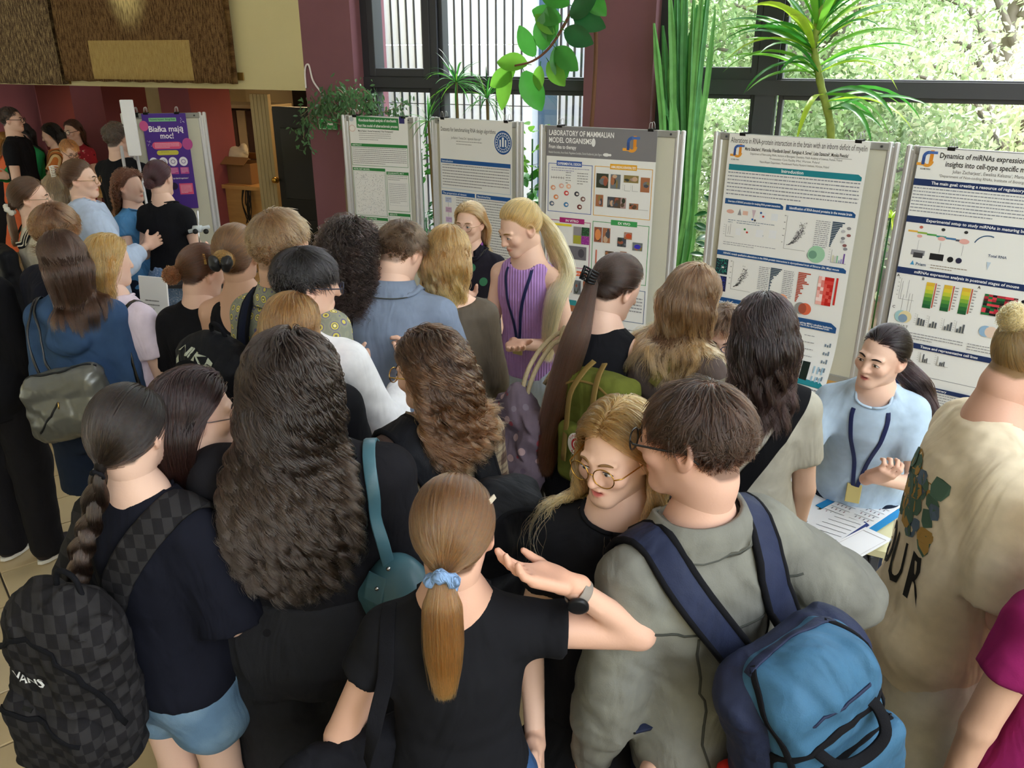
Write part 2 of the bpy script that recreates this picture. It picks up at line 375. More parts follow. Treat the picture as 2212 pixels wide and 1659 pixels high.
def head_field(P):
    s, c, R, f = P.s, P.hc, P.Rh, P.fine
    F = Field(c - .16 * s, c + .155 * s, f)
    g = lambda x, y, z: c + R @ (np.array([x, y, z]) * s)
    E = lambda p, r, k=.02, sub=False, RR=None: F.ell(g(*p), [q * s for q in r], R if RR is None else RR, k, sub, .03)
    E((0, -.014, .03), (.074, .092, .085)); E((0, .028, -.026), (.054 if P.sex == 'f' else .056, .060, .080), .03)
    E((0, .068, -.088), (.017, .016, .014), .022)
    F.cap(g(0, .02, -.070), g(0, .055, -.088), .030 * s, .018 * s, .03)
    for sx in (-1, 1):
        F.cap(g(.043 * sx, -.002, -.045), g(.016 * sx, .062, -.09), (.015 if P.sex == 'f' else .018) * s, .012 * s, .025)
        if P.face:
            E((.040 * sx, .062, -.022), (.021, .020, .020), .02)
            E((.031 * sx, .097, .004), (.017, .016, .012), .012, True)
            F.cap(g(.014 * sx, .084, .022), g(.044 * sx, .074, .022), .008 * s, .007 * s, .012)
            E((.030 * sx, .0755, .003), (.0140, .0140, .0125), .003)
        R2 = R @ np.array(Matrix.Rotation(sx * .35, 3, 'Z'))
        E((.077 * sx, -.012, .0), (.009, .021, .031), .006, False, R2)
        E((.081 * sx, -.009, .004), (.007, .012, .018), .004, True, R2)
        E((.073 * sx, -.006, -.024), (.007, .010, .012), .006, False, R2)
    if P.face:
        F.cap(g(0, .083, .016), g(0, .103, -.026), .008 * s, .0115 * s, .012)
        for sx in (-1, 1): E((.012 * sx, .092, -.030), (.008, .009, .007), .006)
        F.chain([g(-.020, .074, -.0590), g(-.006, .0865, -.0545), g(.006, .0865, -.0545), g(.020, .074, -.0590)], .0046 * s, .006); F.cap(g(0, .0865, -.0535), g(0, .0865, -.0525), .0050 * s, None, .008)
        F.chain([g(-.017, .074, -.0615), g(-.006, .0845, -.0660), g(.006, .0845, -.0660), g(.017, .074, -.0615)], .0056 * s, .006)
        if P.mouth: E((0, .09, -.060), (.016, .012, .0035 * P.mouth), .003, True)
    else:
        F.cap(g(0, .083, .016), g(0, .103, -.026), .008 * s, .0115 * s, .012)
        E((0, .08, -.06), (.02, .012, .012), .012)
    F.chain([g(0, -.022, -.03), g(0, -.03, -.075), P.nb + P.T @ np.array([0, -.005, -.01]) * s], [.049 * s * P.nk, .045 * s * P.nk, .050 * s * P.nk], .035)
    return F, g
def hand_field(P, w, d, n, side, curl, F=None, spread=.12, thumb=0.5, scale=1.0):
    """w wrist, d direction of fingers, n palm normal (the way the palm faces), side +1 right hand"""
    s = P.s * scale; d = unit(d); n = unit(np.array(n) - d * np.dot(n, d)); x = np.cross(d, n) * side   # x towards the thumb
    L = lambda a, b, c: w + (x * a + d * b + n * c) * s
    F = Field(w - .19 * s, w + .19 * s, P.hfine)
    F.cap(L(0, -.03, 0), L(0, .01, 0), .0235 * s, .024 * s, .02)
    R = np.stack([x, d, n], 1); F.box(L(0, .045, 0), (.039 * s, .046 * s, .0135 * s), R, .012 * s, .015)
    F.cap(L(.018, .02, .005), L(.03, .045, .008), .016 * s, .014 * s, .02)
    curl = curl if isinstance(curl, (list, tuple)) else [curl] * 4
    for i, (bx, ln) in enumerate(((.030, .070), (.010, .079), (-.010, .074), (-.029, .058))):
        p = L(bx, .083 - abs(i - 1) * .004, 0); a = curl[i] * .5; fx = x * spread * (1.5 - i) * .5
        for j, (f, r0, r1) in enumerate(((.46, .0095, .0088), (.30, .0088, .0082), (.24, .0080, .0068))):
            v = unit(d * cos(a) + n * sin(a) + fx); q = p + v * ln * f * s; F.cap(p, q, r0 * s, r1 * s, .003, m=.02); p = q; a += curl[i] * (1.1 if j == 0 else .8)
    p = L(.030, .022, .004); t = thumb
    v = unit(x * .8 + d * .55 + n * t * .5); q = p + v * .036 * s; F.cap(p, q, .0135 * s, .0105 * s, .012, m=.02)
    v2 = unit(x * (.45 - .3 * t) + d * .8 + n * t * .7); q2 = q + v2 * .026 * s; F.cap(q, q2, .0102 * s, .0085 * s, .004, m=.02)
    F.cap(q2, q2 + unit(v2 + n * .2 * t) * .016 * s, .0085 * s, .007 * s, .003, m=.02)
    return F
class Person: pass
def person(px, py, h, yaw, label, head=(0, 0, 0), lean=0, side=0, sex='f', b=1.0, skin='light', armL=None, armR=None, top=None, bottom=None,
           hair=None, group=None, face=False, mouth=0, res=.011, hands=True, handL=None, handR=None, shoes='#222222', legs=True, legL=None, legR=None, nk=1.0,
           brow='#5a4030', iris='#5b6b70', glasses=None, at=None, fine=None, hs=.93, nl=.008, lips=None, dz=0, stance=0.0, armb=1.0):
    P = Person(); P.s = s = h / 1.70; P.h = h; P.face = face; P.mouth = mouth; P.res = res; P.nk = (.98 if sex == 'f' else 1.05) * nk; P.sex = sex
    P.fine = fine or (.0035 if face else (.0045 if res < .009 else .006)); P.hfine = .004 if res < .009 else .005
    T = rotm(0, lean, side); P.T = T; P.O = np.array([0, 0, .93 * s])
    sh = (.141 if sex == 'f' else .170) * b; tp = lambda x, y, z: P.O + T @ (np.array([x, y, z]) * s); P.tp = tp
    P.nb = tp(0, -.012, .515); P.Rh = Rh = rotm(*head); 
    ss = s * hs
    P.hc = P.nb + (.55 * T[:, 2] + .45 * Rh[:, 2]) * (.068 + nl) * s + Rh @ np.array([0, .012, .068]) * ss
    htop = P.hc + Rh @ np.array([0, -.01, .115]) * ss; topz = max(htop[2], P.hc[2] + .095 * ss) + .012
    if at is None:
        w = at_z(px, py, topz + dz); Rz = np.array(Matrix.Rotation(-radians(yaw), 3, 'Z')); off = Rz @ np.array([P.hc[0], P.hc[1], 0]); loc = (w[0] - off[0], w[1] - off[1], dz)
    else: loc = (at[0], at[1], dz)
    P.loc = np.array(loc); P.yaw = yaw
    P.root = thing('person', label, 'person', loc, -radians(yaw), group)
    ang = np.array(Matrix.Rotation(-radians(yaw), 3, 'Z')); P.W = lambda p: P.loc + ang @ np.array(p)
    # ---- joints
    S = {1: tp(sh, 0, .425), -1: tp(-sh, 0, .425)}; arms = {}
    for sd, a in ((1, armR), (-1, armL)):
        a = a or ((.06, -.02, -1), (.04, .12, -1)); ua = unit(np.array(a[0], float) * (sd, 1, 1)); fa = unit(np.array(a[1], float) * (sd, 1, 1))
        e = S[sd] + ua * .285 * s * (a[2] if len(a) > 2 else 1); w = e + fa * .245 * s * (a[2] if len(a) > 2 else 1); arms[sd] = (S[sd], e, w, ua, fa)
    P.arms = arms; H = {}; 
    for sd in (1, -1):
        st = stance + .0; hip = P.O + np.array([sd * .085 * b, 0, -.02]) * s; lg = (legR if sd > 0 else legL) or (0, 0)
        an = np.array([sd * (.095 * b + st) + lg[0], -.01 + lg[1], .075]) * s; kn = (hip + an) / 2 + np.array([0, .025, .02]) * s; H[sd] = (hip, kn, an)
    P.legs = H
    tone = lin(SKIN.get(skin, skin)); bf = b * (1 if sex == 'f' else 1.12) * armb; ar = [.043 * bf * s, .036 * bf * s, .034 * bf * s, .0235 * bf * s]
    rx, ry = [np.array(q) * b * s for q in PF[sex]]; zs = np.array(PF['z']) * s; P.rx, P.ry, P.zs = rx, ry, zs
    # ---- skin: one mesh, head + neck + torso + arms + legs + hands
    allp = [q for sd in (1, -1) for q in arms[sd][:3]] + [P.O, P.hc]; lo = np.min(allp, 0) - .14 * s * b; hi = np.max(allp, 0) + .14 * s * b
    bare = bottom and bottom.get('bare'); lo[2] = .02 if bare else min(lo[2], .62 * s); lo[0] = min(lo[0], -.22 * s * b); hi[0] = max(hi[0], .22 * s * b); hi[1] = max(hi[1], .2); hi[2] = min(hi[2], P.hc[2] + .02) if not (max(arms[1][2][2], arms[-1][2][2]) > P.hc[2] - .1) else hi[2]
    B = Field(lo, hi, res)
    B.loft(P.O, T, zs, rx - .010 * s, ry - .010 * s, k=.02)
    for sd in (1, -1):
        a = arms[sd]; B.cap(tp(sd * .03, -.01, .49), a[0], .040 * s, .046 * s * b, .035); B.chain([a[0], a[1]], [ar[0], ar[1]], .025); B.chain([a[1], a[2]], [ar[2], ar[3]], .012)
        if bare: B.chain([H[sd][0], H[sd][1], H[sd][2]], [.082 * s * b, .050 * s, .034 * s], .02); B.cap(H[sd][1] + (H[sd][2] - H[sd][1]) * .3 - np.array([0, .015, 0]), H[sd][1] + (H[sd][2] - H[sd][1]) * .5 - np.array([0, .01, 0]), .044 * s, None, .02)
    B.chain([tp(0, -.01, .46), P.nb, P.hc + Rh @ np.array([0, -.03, -.07]) * s], [.062 * s * P.nk, .053 * s * P.nk, .047 * s * P.nk], .045)
    V, Q = B.net(1); Vs, Qs = [V], [Q]; nv = len(V); cols = [np.tile(tone, (len(V), 1))]
    s0 = P.s; P.s = ss; HF, g = head_field(P); P.s = s0; P.HF = HF; P.g = g
    V, Q = HF.net(1); c = np.tile(tone, (len(V), 1)); q = ((V - P.hc) @ Rh) / ss
    red = np.array(lin('#c9705e')) if sex == 'f' else np.array(lin('#bd7462')); 
    if lips: red = np.array(lin(lips))
    m = np.exp(-((q[:, 0] / .0195) ** 4 + ((q[:, 2] + .0605) / (.0105 - .006 * np.clip(np.abs(q[:, 0]) / .02, 0, 1))) ** 4)) * (q[:, 1] > .06); c = c * (1 - m[:, None]) + red * m[:, None]
    rose = np.clip(np.exp(-((np.abs(q[:, 0]) - .077) / .014) ** 2 - (q[:, 2] / .04) ** 2) * .5 + (np.exp(-((np.abs(q[:, 0]) - .04) / .02) ** 2 - ((q[:, 2] + .025) / .025) ** 2) + np.exp(-(q[:, 0] / .014) ** 2 - ((q[:, 2] + .025) / .014) ** 2)) * .35 * (q[:, 1] > .03), 0, 1)[:, None]
    c = c * (1 - rose) + np.array(tone) * (1.0, .78, .74) * rose
    if mouth: m = np.exp(-((q[:, 0] / .013) ** 4 + ((q[:, 2] + .0600) / (.0026 * mouth)) ** 4)) * (q[:, 1] > .06) * (q[:, 1] < .083); c = c * (1 - m[:, None]) + np.array(lin('#5a2420')) * m[:, None]
    if hair and hair.get('scalp', True):   # the scalp takes the hair's colour where the hair grows, a short stubble for shaved napes
        z0 = hairline(q, hair); mm = np.clip((q[:, 2] - z0) / .008 + .5, 0, 1)[:, None] * hair.get('scalpmix', .9); c = c * (1 - mm) + np.array(lin(hair['col'])) * .8 * mm
    Vs.append(V); Qs.append(Q + nv); nv += len(V); cols.append(c)
    P.wr = {}
    for sd, hd in ((1, handR), (-1, handL)):
        a = arms[sd]
        if not hands and hd is None: continue
        hd = hd or {}; d = hd.get('d', a[4] + np.array([0, .1, -.05])); nn = hd.get('n', (-sd, .2, 0)); F = hand_field(P, a[2], d, nn, sd, hd.get('curl', .35), thumb=hd.get('thumb', .5), spread=hd.get('spread', .12))
        V, Q = F.net(1); Vs.append(V); Qs.append(Q + nv); nv += len(V); cc = np.tile(tone, (len(V), 1)); cc = cc * (1, .93, .9); cols.append(cc)
    P.body = mesh_np('body', np.concatenate(Vs), np.concatenate(Qs), skin_mat(), P.root, col=np.concatenate(cols))
    # ---- garments
    P.shirt = None
    if top: make_top(P, top, b)
    if bottom: make_bottom(P, bottom, b)
    if legs: make_shoes(P, shoes)
    if face: make_face(P, brow, iris)
    if glasses: make_glasses(P, glasses)
    if hair: make_hair(P, **hair)
    return P
def hairline(q, hair):
    """height (unit head metres) above which hair grows, for points q in head metres"""
    d = q - np.array([0, -.014, .03]); az = np.degrees(np.arctan2(np.abs(d[:, 0]) + 1e-6, d[:, 1]))
    hl = hair.get('line'); X = [0, 30, 48, 66, 84, 96, 112, 140, 180]; Z = hl or [.080, .077, .062, .030, .004, .008, -.030, -.055, -.060]
    return np.interp(az, X, Z) + 0 * az
def make_top(P, t, b):
    s, T, res = P.s, P.T, t.get('res', P.res); off = t.get('off', .014) * s; sl = t.get('sleeve', .55); hem = t.get('hem', -.06); loose = t.get('loose', 1.0)
    zs = np.array(PF['z']); sp = []
    allp = [q for sd in (1, -1) for q in P.arms[sd][:3 if sl > 1 else 2]] + [P.O, P.nb]; lo = np.min(allp, 0) - .15 * s * b - off; hi = np.max(allp, 0) + .15 * s * b + off
    lo[2] = min(lo[2], (.93 + hem) * s - .1); lo[0] = min(lo[0], -.26 * s * b - off); hi[0] = max(hi[0], .26 * s * b + off); hi[2] = max(hi[2], P.nb[2] + .10 * s)
    F = Field(lo, hi, res); rx, ry = P.rx.copy(), P.ry.copy()
    if t.get('boxy'):
        w = t['boxy']; m = zs < .36; rx[m] = rx[m] * (1 - w) + w * (rx[6] + .012); ry[m] = ry[m] * (1 - w) + w * (ry[6] + .012)
    zz = np.concatenate([[hem], zs[zs > hem + .01]]); R0 = np.interp(zz, zs, rx / s) * s; R1 = np.interp(zz, zs, ry / s) * s
    if t.get('flare'): R0 += np.clip(.2 - zz, 0, 1) * t['flare'] * s; R1 += np.clip(.2 - zz, 0, 1) * t['flare'] * s
    F.loft(P.O, T, zz * s, R0, R1, k=.03, off=off)
    if hem < -.03:
        for sd in (1, -1): F.ell(P.O + np.array([sd * .075 * b, -.04, -.03]) * s, (.085 * s * b + off, .075 * s + off, .10 * s), None, .03)
        F.below(P.tp(0, 0, hem), -T[:, 2])
    for sd in (1, -1):
        a = P.arms[sd]; bf = b * (1 if P.sex == 'f' else 1.12)
        if sl > 0: F.cap(P.tp(sd * .035, -.01, .48), a[0], .038 * s + off, .043 * s * b + off * .6, .04)
        else: F.cap(P.tp(sd * .06, -.005, .46), P.tp(sd * .10, -.005, .45), .040 * s + off, .03 * s + off, .03)
        r = [(.043 * bf) * s + off * loose, .039 * bf * s + off * loose * 1.1]
        if 0 < sl <= 1:
            e = a[0] + (a[1] - a[0]) * sl; fl = t.get('cuff', .008) * s; F.cap(a[0], e, r[0], r[0] * (1 - sl) + r[1] * sl + fl, .03, flat=True)
            if sl < 1: # flat cut at the cuff
                pass
        elif sl > 1:
            F.cap(a[0], a[1], r[0], r[1], .03); u = (sl - 1); e = a[1] + (a[2] - a[1]) * u; F.cap(a[1], e, r[1] * .97, (.026 * bf * s + off * loose * .7), .015, flat=True)
            if t.get('folds', 1): 
                for j in range(4): q = a[1] + (a[0] - a[1]) * (j * .11 - .12) if j > 1 else a[1] + (e - a[1]) * (.12 + j * .13); F.ell(q, [r[1] * 1.07] * 3, None, .006, m=.02)
        P.sleeve_end = e if sl > 0 else None
    nr = t.get('neck', .072); nz = t.get('neckz', .525)
    F.noise(t.get('wr', .0028), t.get('wf', (22, 22, 13)), seed=int(P.loc[0] * 1000) % 991)
    Xg = T @ np.array([0, 0, 1])
    if t.get('hood'):
        F.chain([P.tp(-.085, .03, .475), P.tp(-.09, -.055, .455), P.tp(0, -.115, .42), P.tp(.09, -.055, .455), P.tp(.085, .03, .475)], [.026 * s, .036 * s, .045 * s, .036 * s, .026 * s], .02); F.ell(P.tp(0, -.125, .36), (.085 * s, .035 * s, .06 * s), T, .03)
    F.ell(P.tp(0, t.get('ny', .012), nz), (nr * s, nr * .92 * s, t.get('nd', .05) * s), T, .006, True)
    if t.get('back'): F.ell(P.tp(0, -.13, .46), (t['back'] * s, .09 * s, t.get('backd', .09) * s), T, .01, True)
    if sl == 0:
        for sd in (1, -1): F.ell(P.arms[sd][0] + T @ np.array([sd * .035, 0, -.0]) * s, (.062 * s, .09 * s, .095 * s), T, .008, True)
    P.shirt = F; P.F = F
    V, Q = F.net(1); o = mesh_np(t.get('name', 'shirt'), V, Q, t['mat'], P.root); P.shirt_obj = o
    # collar rib following the neckline, projected to the cloth
    if t.get('rib', True):
        pts = []; 
        for k in range(25):
            a = 2 * pi * k / 24; pts.append(P.tp(sin(a) * nr * 1.0, t.get('ny', .012) + cos(a) * nr * .93, nz - .012 - .012 * cos(a)))
        pts = snap(F, np.array(pts), .002, 4, 1.0); mb = MB(); mb.tube(pts, .0055 * s, 6); mb.build('collar', t.get('ribmat', t['mat']), P.root, True)
    if t.get('polo'):
        V = []; Fq = []; n = 24; c0 = np.array([0, -.005, 0])
        for j, (rr, z) in enumerate(((.060, .555), (.067, .558), (.078, .528), (.090, .500), (.086, .497), (.066, .52))):
            for k in range(n + 1):
                a = pi * .12 + (2 * pi - .24 * pi) * k / n; V.append(P.tp(sin(a) * rr * 1.02 * t['polo'], -.006 + cos(a) * rr * t['polo'], z - .005 + (-.045 * max(0, cos(a)) ** 2) + .0))
        for j in range(5): Fq += [(j * (n + 1) + k, j * (n + 1) + k + 1, (j + 1) * (n + 1) + k + 1, (j + 1) * (n + 1) + k) for k in range(n)]
        V = np.array(V); lowr = snap(F, V[3 * (n + 1):5 * (n + 1)], .007, 4); V[3 * (n + 1):5 * (n + 1)] = lowr
        co = mesh_np('collar', np.array(V), Fq, t.get('ribmat', t['mat']), P.root)
        md = co.modifiers.new('thick', 'SOLIDIFY'); md.thickness = .004
        mb = MB(); mb.tube(V[3 * (n + 1):4 * (n + 1)], .0022 * s, 5); mb.build('collar_seam', mat('seam_dark', '#4a4b46', .9), co, True)
def snap(F, pts, off=.004, it=4, damp=1.0):
    pts = np.array(pts, float)
    for _ in range(it):
        v = F.val(pts); v = np.where(v > .12, 0, v); pts = pts - (v - off)[:, None] * F.grad(pts) * damp * (np.abs(v) < .12)[:, None]
    return pts
def make_bottom(P, t, b):
    s = P.s; res = t.get('res', max(P.res, .011)); off = t.get('off', .005) * s; kind = t['kind']; lw = t.get('loose', 0) * s
    lo = np.array([-.30 * s * b, -.26 * s, .02]); hi = np.array([.30 * s * b, .26 * s, 1.12 * s])
    for sd in (1, -1): lo = np.minimum(lo, P.legs[sd][2] - .14); hi = np.maximum(hi, P.legs[sd][2] + .14)
    lo[2] = .02; wz = t.get('waist', .10)
    if kind == 'shorts': lo[2] = (.93 - .36) * s
    F = Field(lo, hi, res); zs = np.array(PF['z']); zz = np.concatenate([[-.14, -.09], zs[(zs > -.06) & (zs < wz - .01)], [wz]])
    F.loft(P.O, P.T if kind != 'skirt' else np.eye(3), zz * s, np.interp(zz, zs, P.rx / s) * s, np.interp(zz, zs, P.ry / s) * s, k=.03, off=off)
    if kind in ('trousers', 'shorts'):
        for sd in (1, -1):
            hip, kn, an = P.legs[sd]; r0, r1, r2 = .088 * s * b + off, .056 * s + off + lw, t.get('ankle', .045) * s + off * .5 + lw
            F.ell(P.O + np.array([sd * .075 * b, -.045, -.04]) * s, (.085 * s * b + off, .075 * s + off, .10 * s), None, .03)
            if kind == 'shorts': F.cap(hip + (0, 0, -.03), hip + (kn - hip) * t.get('len', .35), r0, r0 + .012 * s, .03)
            else: F.chain([hip, kn, an], [r0, r1, r2], .03)
    else:
        L = t.get('len', .55); fl = t.get('flare', .12); n = 10; z = np.linspace(-L, -.10, n); u = (-.1 - z) / (L - .1)
        F.loft(P.O, np.eye(3), z * s, (PF[P.sex][0][0] * b + fl * u) * s, (PF[P.sex][1][0] * b + fl * u) * s, k=.03, off=off)
        if t.get('pleat'):
            X, Y, Z = np.meshgrid(*F.ax, indexing='ij', sparse=True); A = np.arctan2(Y - P.O[1], X - P.O[0]); F.F += (t['pleat'] * np.sin(A * 11 + np.sin(Z * 5)) * np.clip((P.O[2] - .1 - Z) * 3, 0, 1)).astype(np.float32)
    F.noise(t.get('wr', .0035), t.get('wf', (13, 13, 11)), seed=int(P.loc[1] * 1000) % 991)
    F.build(t.get('name', {'trousers': 'trousers', 'shorts': 'shorts', 'skirt': 'skirt'}[kind]), t['mat'], P.root)
    P.bot = F
    if kind == 'shorts':
        for sd in (1, -1):
            hip, kn, an = P.legs[sd]; c = hip + (kn - hip) * (t.get('len', .35) + .16); mb = MB(); r = (.088 * s * b + off + .026 * s)
            pts = [c + np.array([cos(a) * r * 1.0, sin(a) * r * 1.0, .012 * sin(a * 2)]) for a in np.linspace(0, 2 * pi, 21)]
            mb.strap(pts, [tuple(p - c) for p in pts], .035 * s, .008); 
def make_shoes(P, col):
    m = mat('shoe_' + col, col, .6); sm = mat('sole_white', '#d8d4cc', .6)
    for sd in (1, -1):
        an = P.legs[sd][2]; s = P.s; F = Field(an + np.array([-.08, -.12, -.1]), an + np.array([.08, .22, .08]), .012)
        F.cap(an + np.array([0, -.02, -.02]), an + np.array([0, -.01, .03]), .040 * s, .037 * s, .02); F.cap(an + np.array([0, -.03, -.035]), an + np.array([0, .13, -.045]) * (1, s, 1), .034 * s, .030 * s, .03)
        F.ell(an + np.array([sd * .004, .10, -.045]), (.044 * s, .07 * s, .028), None, .02)
        zf = .004; F.F = np.maximum(F.F, (zf + .012 - np.meshgrid(*F.ax, indexing='ij', sparse=True)[2]).astype(np.float32))
        V, Q = F.net(0); o = mesh_np('shoe', V, Q, m, P.root)
        mb = MB(); mb.lathe([(.046, .002), (.05, .006), (.048, .02)], (an[0], an[1] + .045, 0), 14, sx=1 * s, sy=2.6 * s * .95); mb.build('sole', sm, o)
def make_face(P, brow, iris):
    s = P.s; g = P.g; R = P.Rh
    me = mat('eye_white', '#e6e0dc', .25, spec=.5); mi = mat('iris_' + iris, iris, .15, spec=.6); mp = mat('pupil', '#080808', .1, spec=.6); bm_ = mat('brow_' + brow, brow, .8); lm = mat('eyelash', '#1a120e', .7)
    for sd in (-1, 1):
        # almond of eye in the lid opening: white, iris, pupil as shallow lens caps facing forward
        mb = MB(); c = np.array([.031 * sd, .0885, .0015]); n = 14
        def cap(cx, cy, rx, rz, y0, bulge, m_, clip=None):
            mb.cur = m_; V = []; rings = 3
            V.append(g(cx, y0 + bulge, cy))
            for r in range(1, rings + 1):
                for k in range(n):
                    a = 2 * pi * k / n; f = r / rings; x = cos(a) * rx * f; z = sin(a) * rz * f * (1 - .25 * abs(cos(a)) ** 3)
                    if clip: z = max(min(z + cy, clip), -clip * .9) - cy
                    V.append(g(cx + x, y0 + bulge * (1 - f * f) - abs(cx + x - c[0]) * .25 * 0, cy + z))
            F = [(0, 1 + k, 1 + (k + 1) % n) for k in range(n)]
            for r in range(rings - 1): F += [(1 + r * n + k, 1 + (r + 1) * n + k, 1 + (r + 1) * n + (k + 1) % n, 1 + r * n + (k + 1) % n) for k in range(n)]
            mb.add(V, F)
        cap(.0305 * sd, .0015, .0125, .0052, .0862, .0040, 0)
        cap(.0300 * sd, .0015, .0054, .0050, .0893, .0014, 1)
        cap(.0300 * sd, .0015, .0026, .0026, .0905, .0006, 2)
        mb.build('eye', [me, mi, mp], P.root, True)
        mb = MB(); pts = [g(.0305 * sd + x * sd, .0885 - abs(x) ** 2 * 22, .0068 - (x / .013) ** 2 * .0042) for x in np.linspace(-.0135, .0155, 9)]
        mb.tube(pts, [.0006 * s] + [.0011 * s] * 7 + [.0006 * s], 5); mb.build('eyelashes', lm, P.root, True)
        mb = MB(); pts = snap(P.HF, [g(x * sd, .088, .0215 + .0045 * sin((x - .012) / .036 * pi * .8)) for x in np.linspace(.013, .049, 8)], .001); mb.strap(pts, [tuple(P.Rh[:, 1] + P.Rh[:, 0] * sd * .3)] * 8, [.003 * s, .006 * s, .0065 * s, .0065 * s, .006 * s, .005 * s, .0035 * s, .0015 * s], .0025 * s); mb.build('eyebrow', bm_, P.root, True)
def make_glasses(P, gl):
    col, rim, shape = gl.get('col', '#1c1c1c'), gl.get('rim', .0014), gl.get('r', (.026, .022)); g = P.g; s = P.s
    m = mat('glasses_' + col, col, .25, metal=gl.get('metal', 0), spec=.5); gm = _M.get('lens')
    if gm is None:
        gm = bpy.data.materials.new('lens'); n, l, b = nodes_of(gm); tr = n.new('ShaderNodeBsdfTransparent'); gy = n.new('ShaderNodeBsdfGlossy'); gy.inputs['Roughness'].default_value = .03; mx = n.new('ShaderNodeMixShader'); mx.inputs[0].default_value = .10
        l.new(tr.outputs[0], mx.inputs[1]); l.new(gy.outputs[0], mx.inputs[2]); l.new(mx.outputs[0], n['Material Output'].inputs[0]); _M['lens'] = gm
    mb = MB(); lb = MB(); y0 = .108
    for sd in (-1, 1):
        pts = []
        for k in range(21):
            a = 2 * pi * k / 20; e = gl.get('sq', 1.0); cx, sz = cos(a), sin(a); cx = math.copysign(abs(cx) ** e, cx); sz = math.copysign(abs(sz) ** e, sz)
            pts.append(g(sd * .033 + cx * shape[0], y0 - abs(sd * .033 + cx * shape[0]) * .12, .000 + sz * shape[1]))
        mb.tube(pts, rim * s, 6, False); lb.add([p for p in pts[:20]], [tuple(range(20))])
        mb.tube([g(sd * (.033 + shape[0]), y0 - .008, .004), g(sd * .072, .088, .005), g(sd * .0815, .02, .006), g(sd * .083, -.012, .010), g(sd * .08, -.04, -.012)], rim * 1.15 * s, 6)
    mb.tube([g(-.008, y0 - .001, .003), g(0, y0 + .002, .006), g(.008, y0 - .001, .003)], rim * s, 6)
    o = mb.build('glasses', m, P.root, True); lb.build('lens', gm, o)
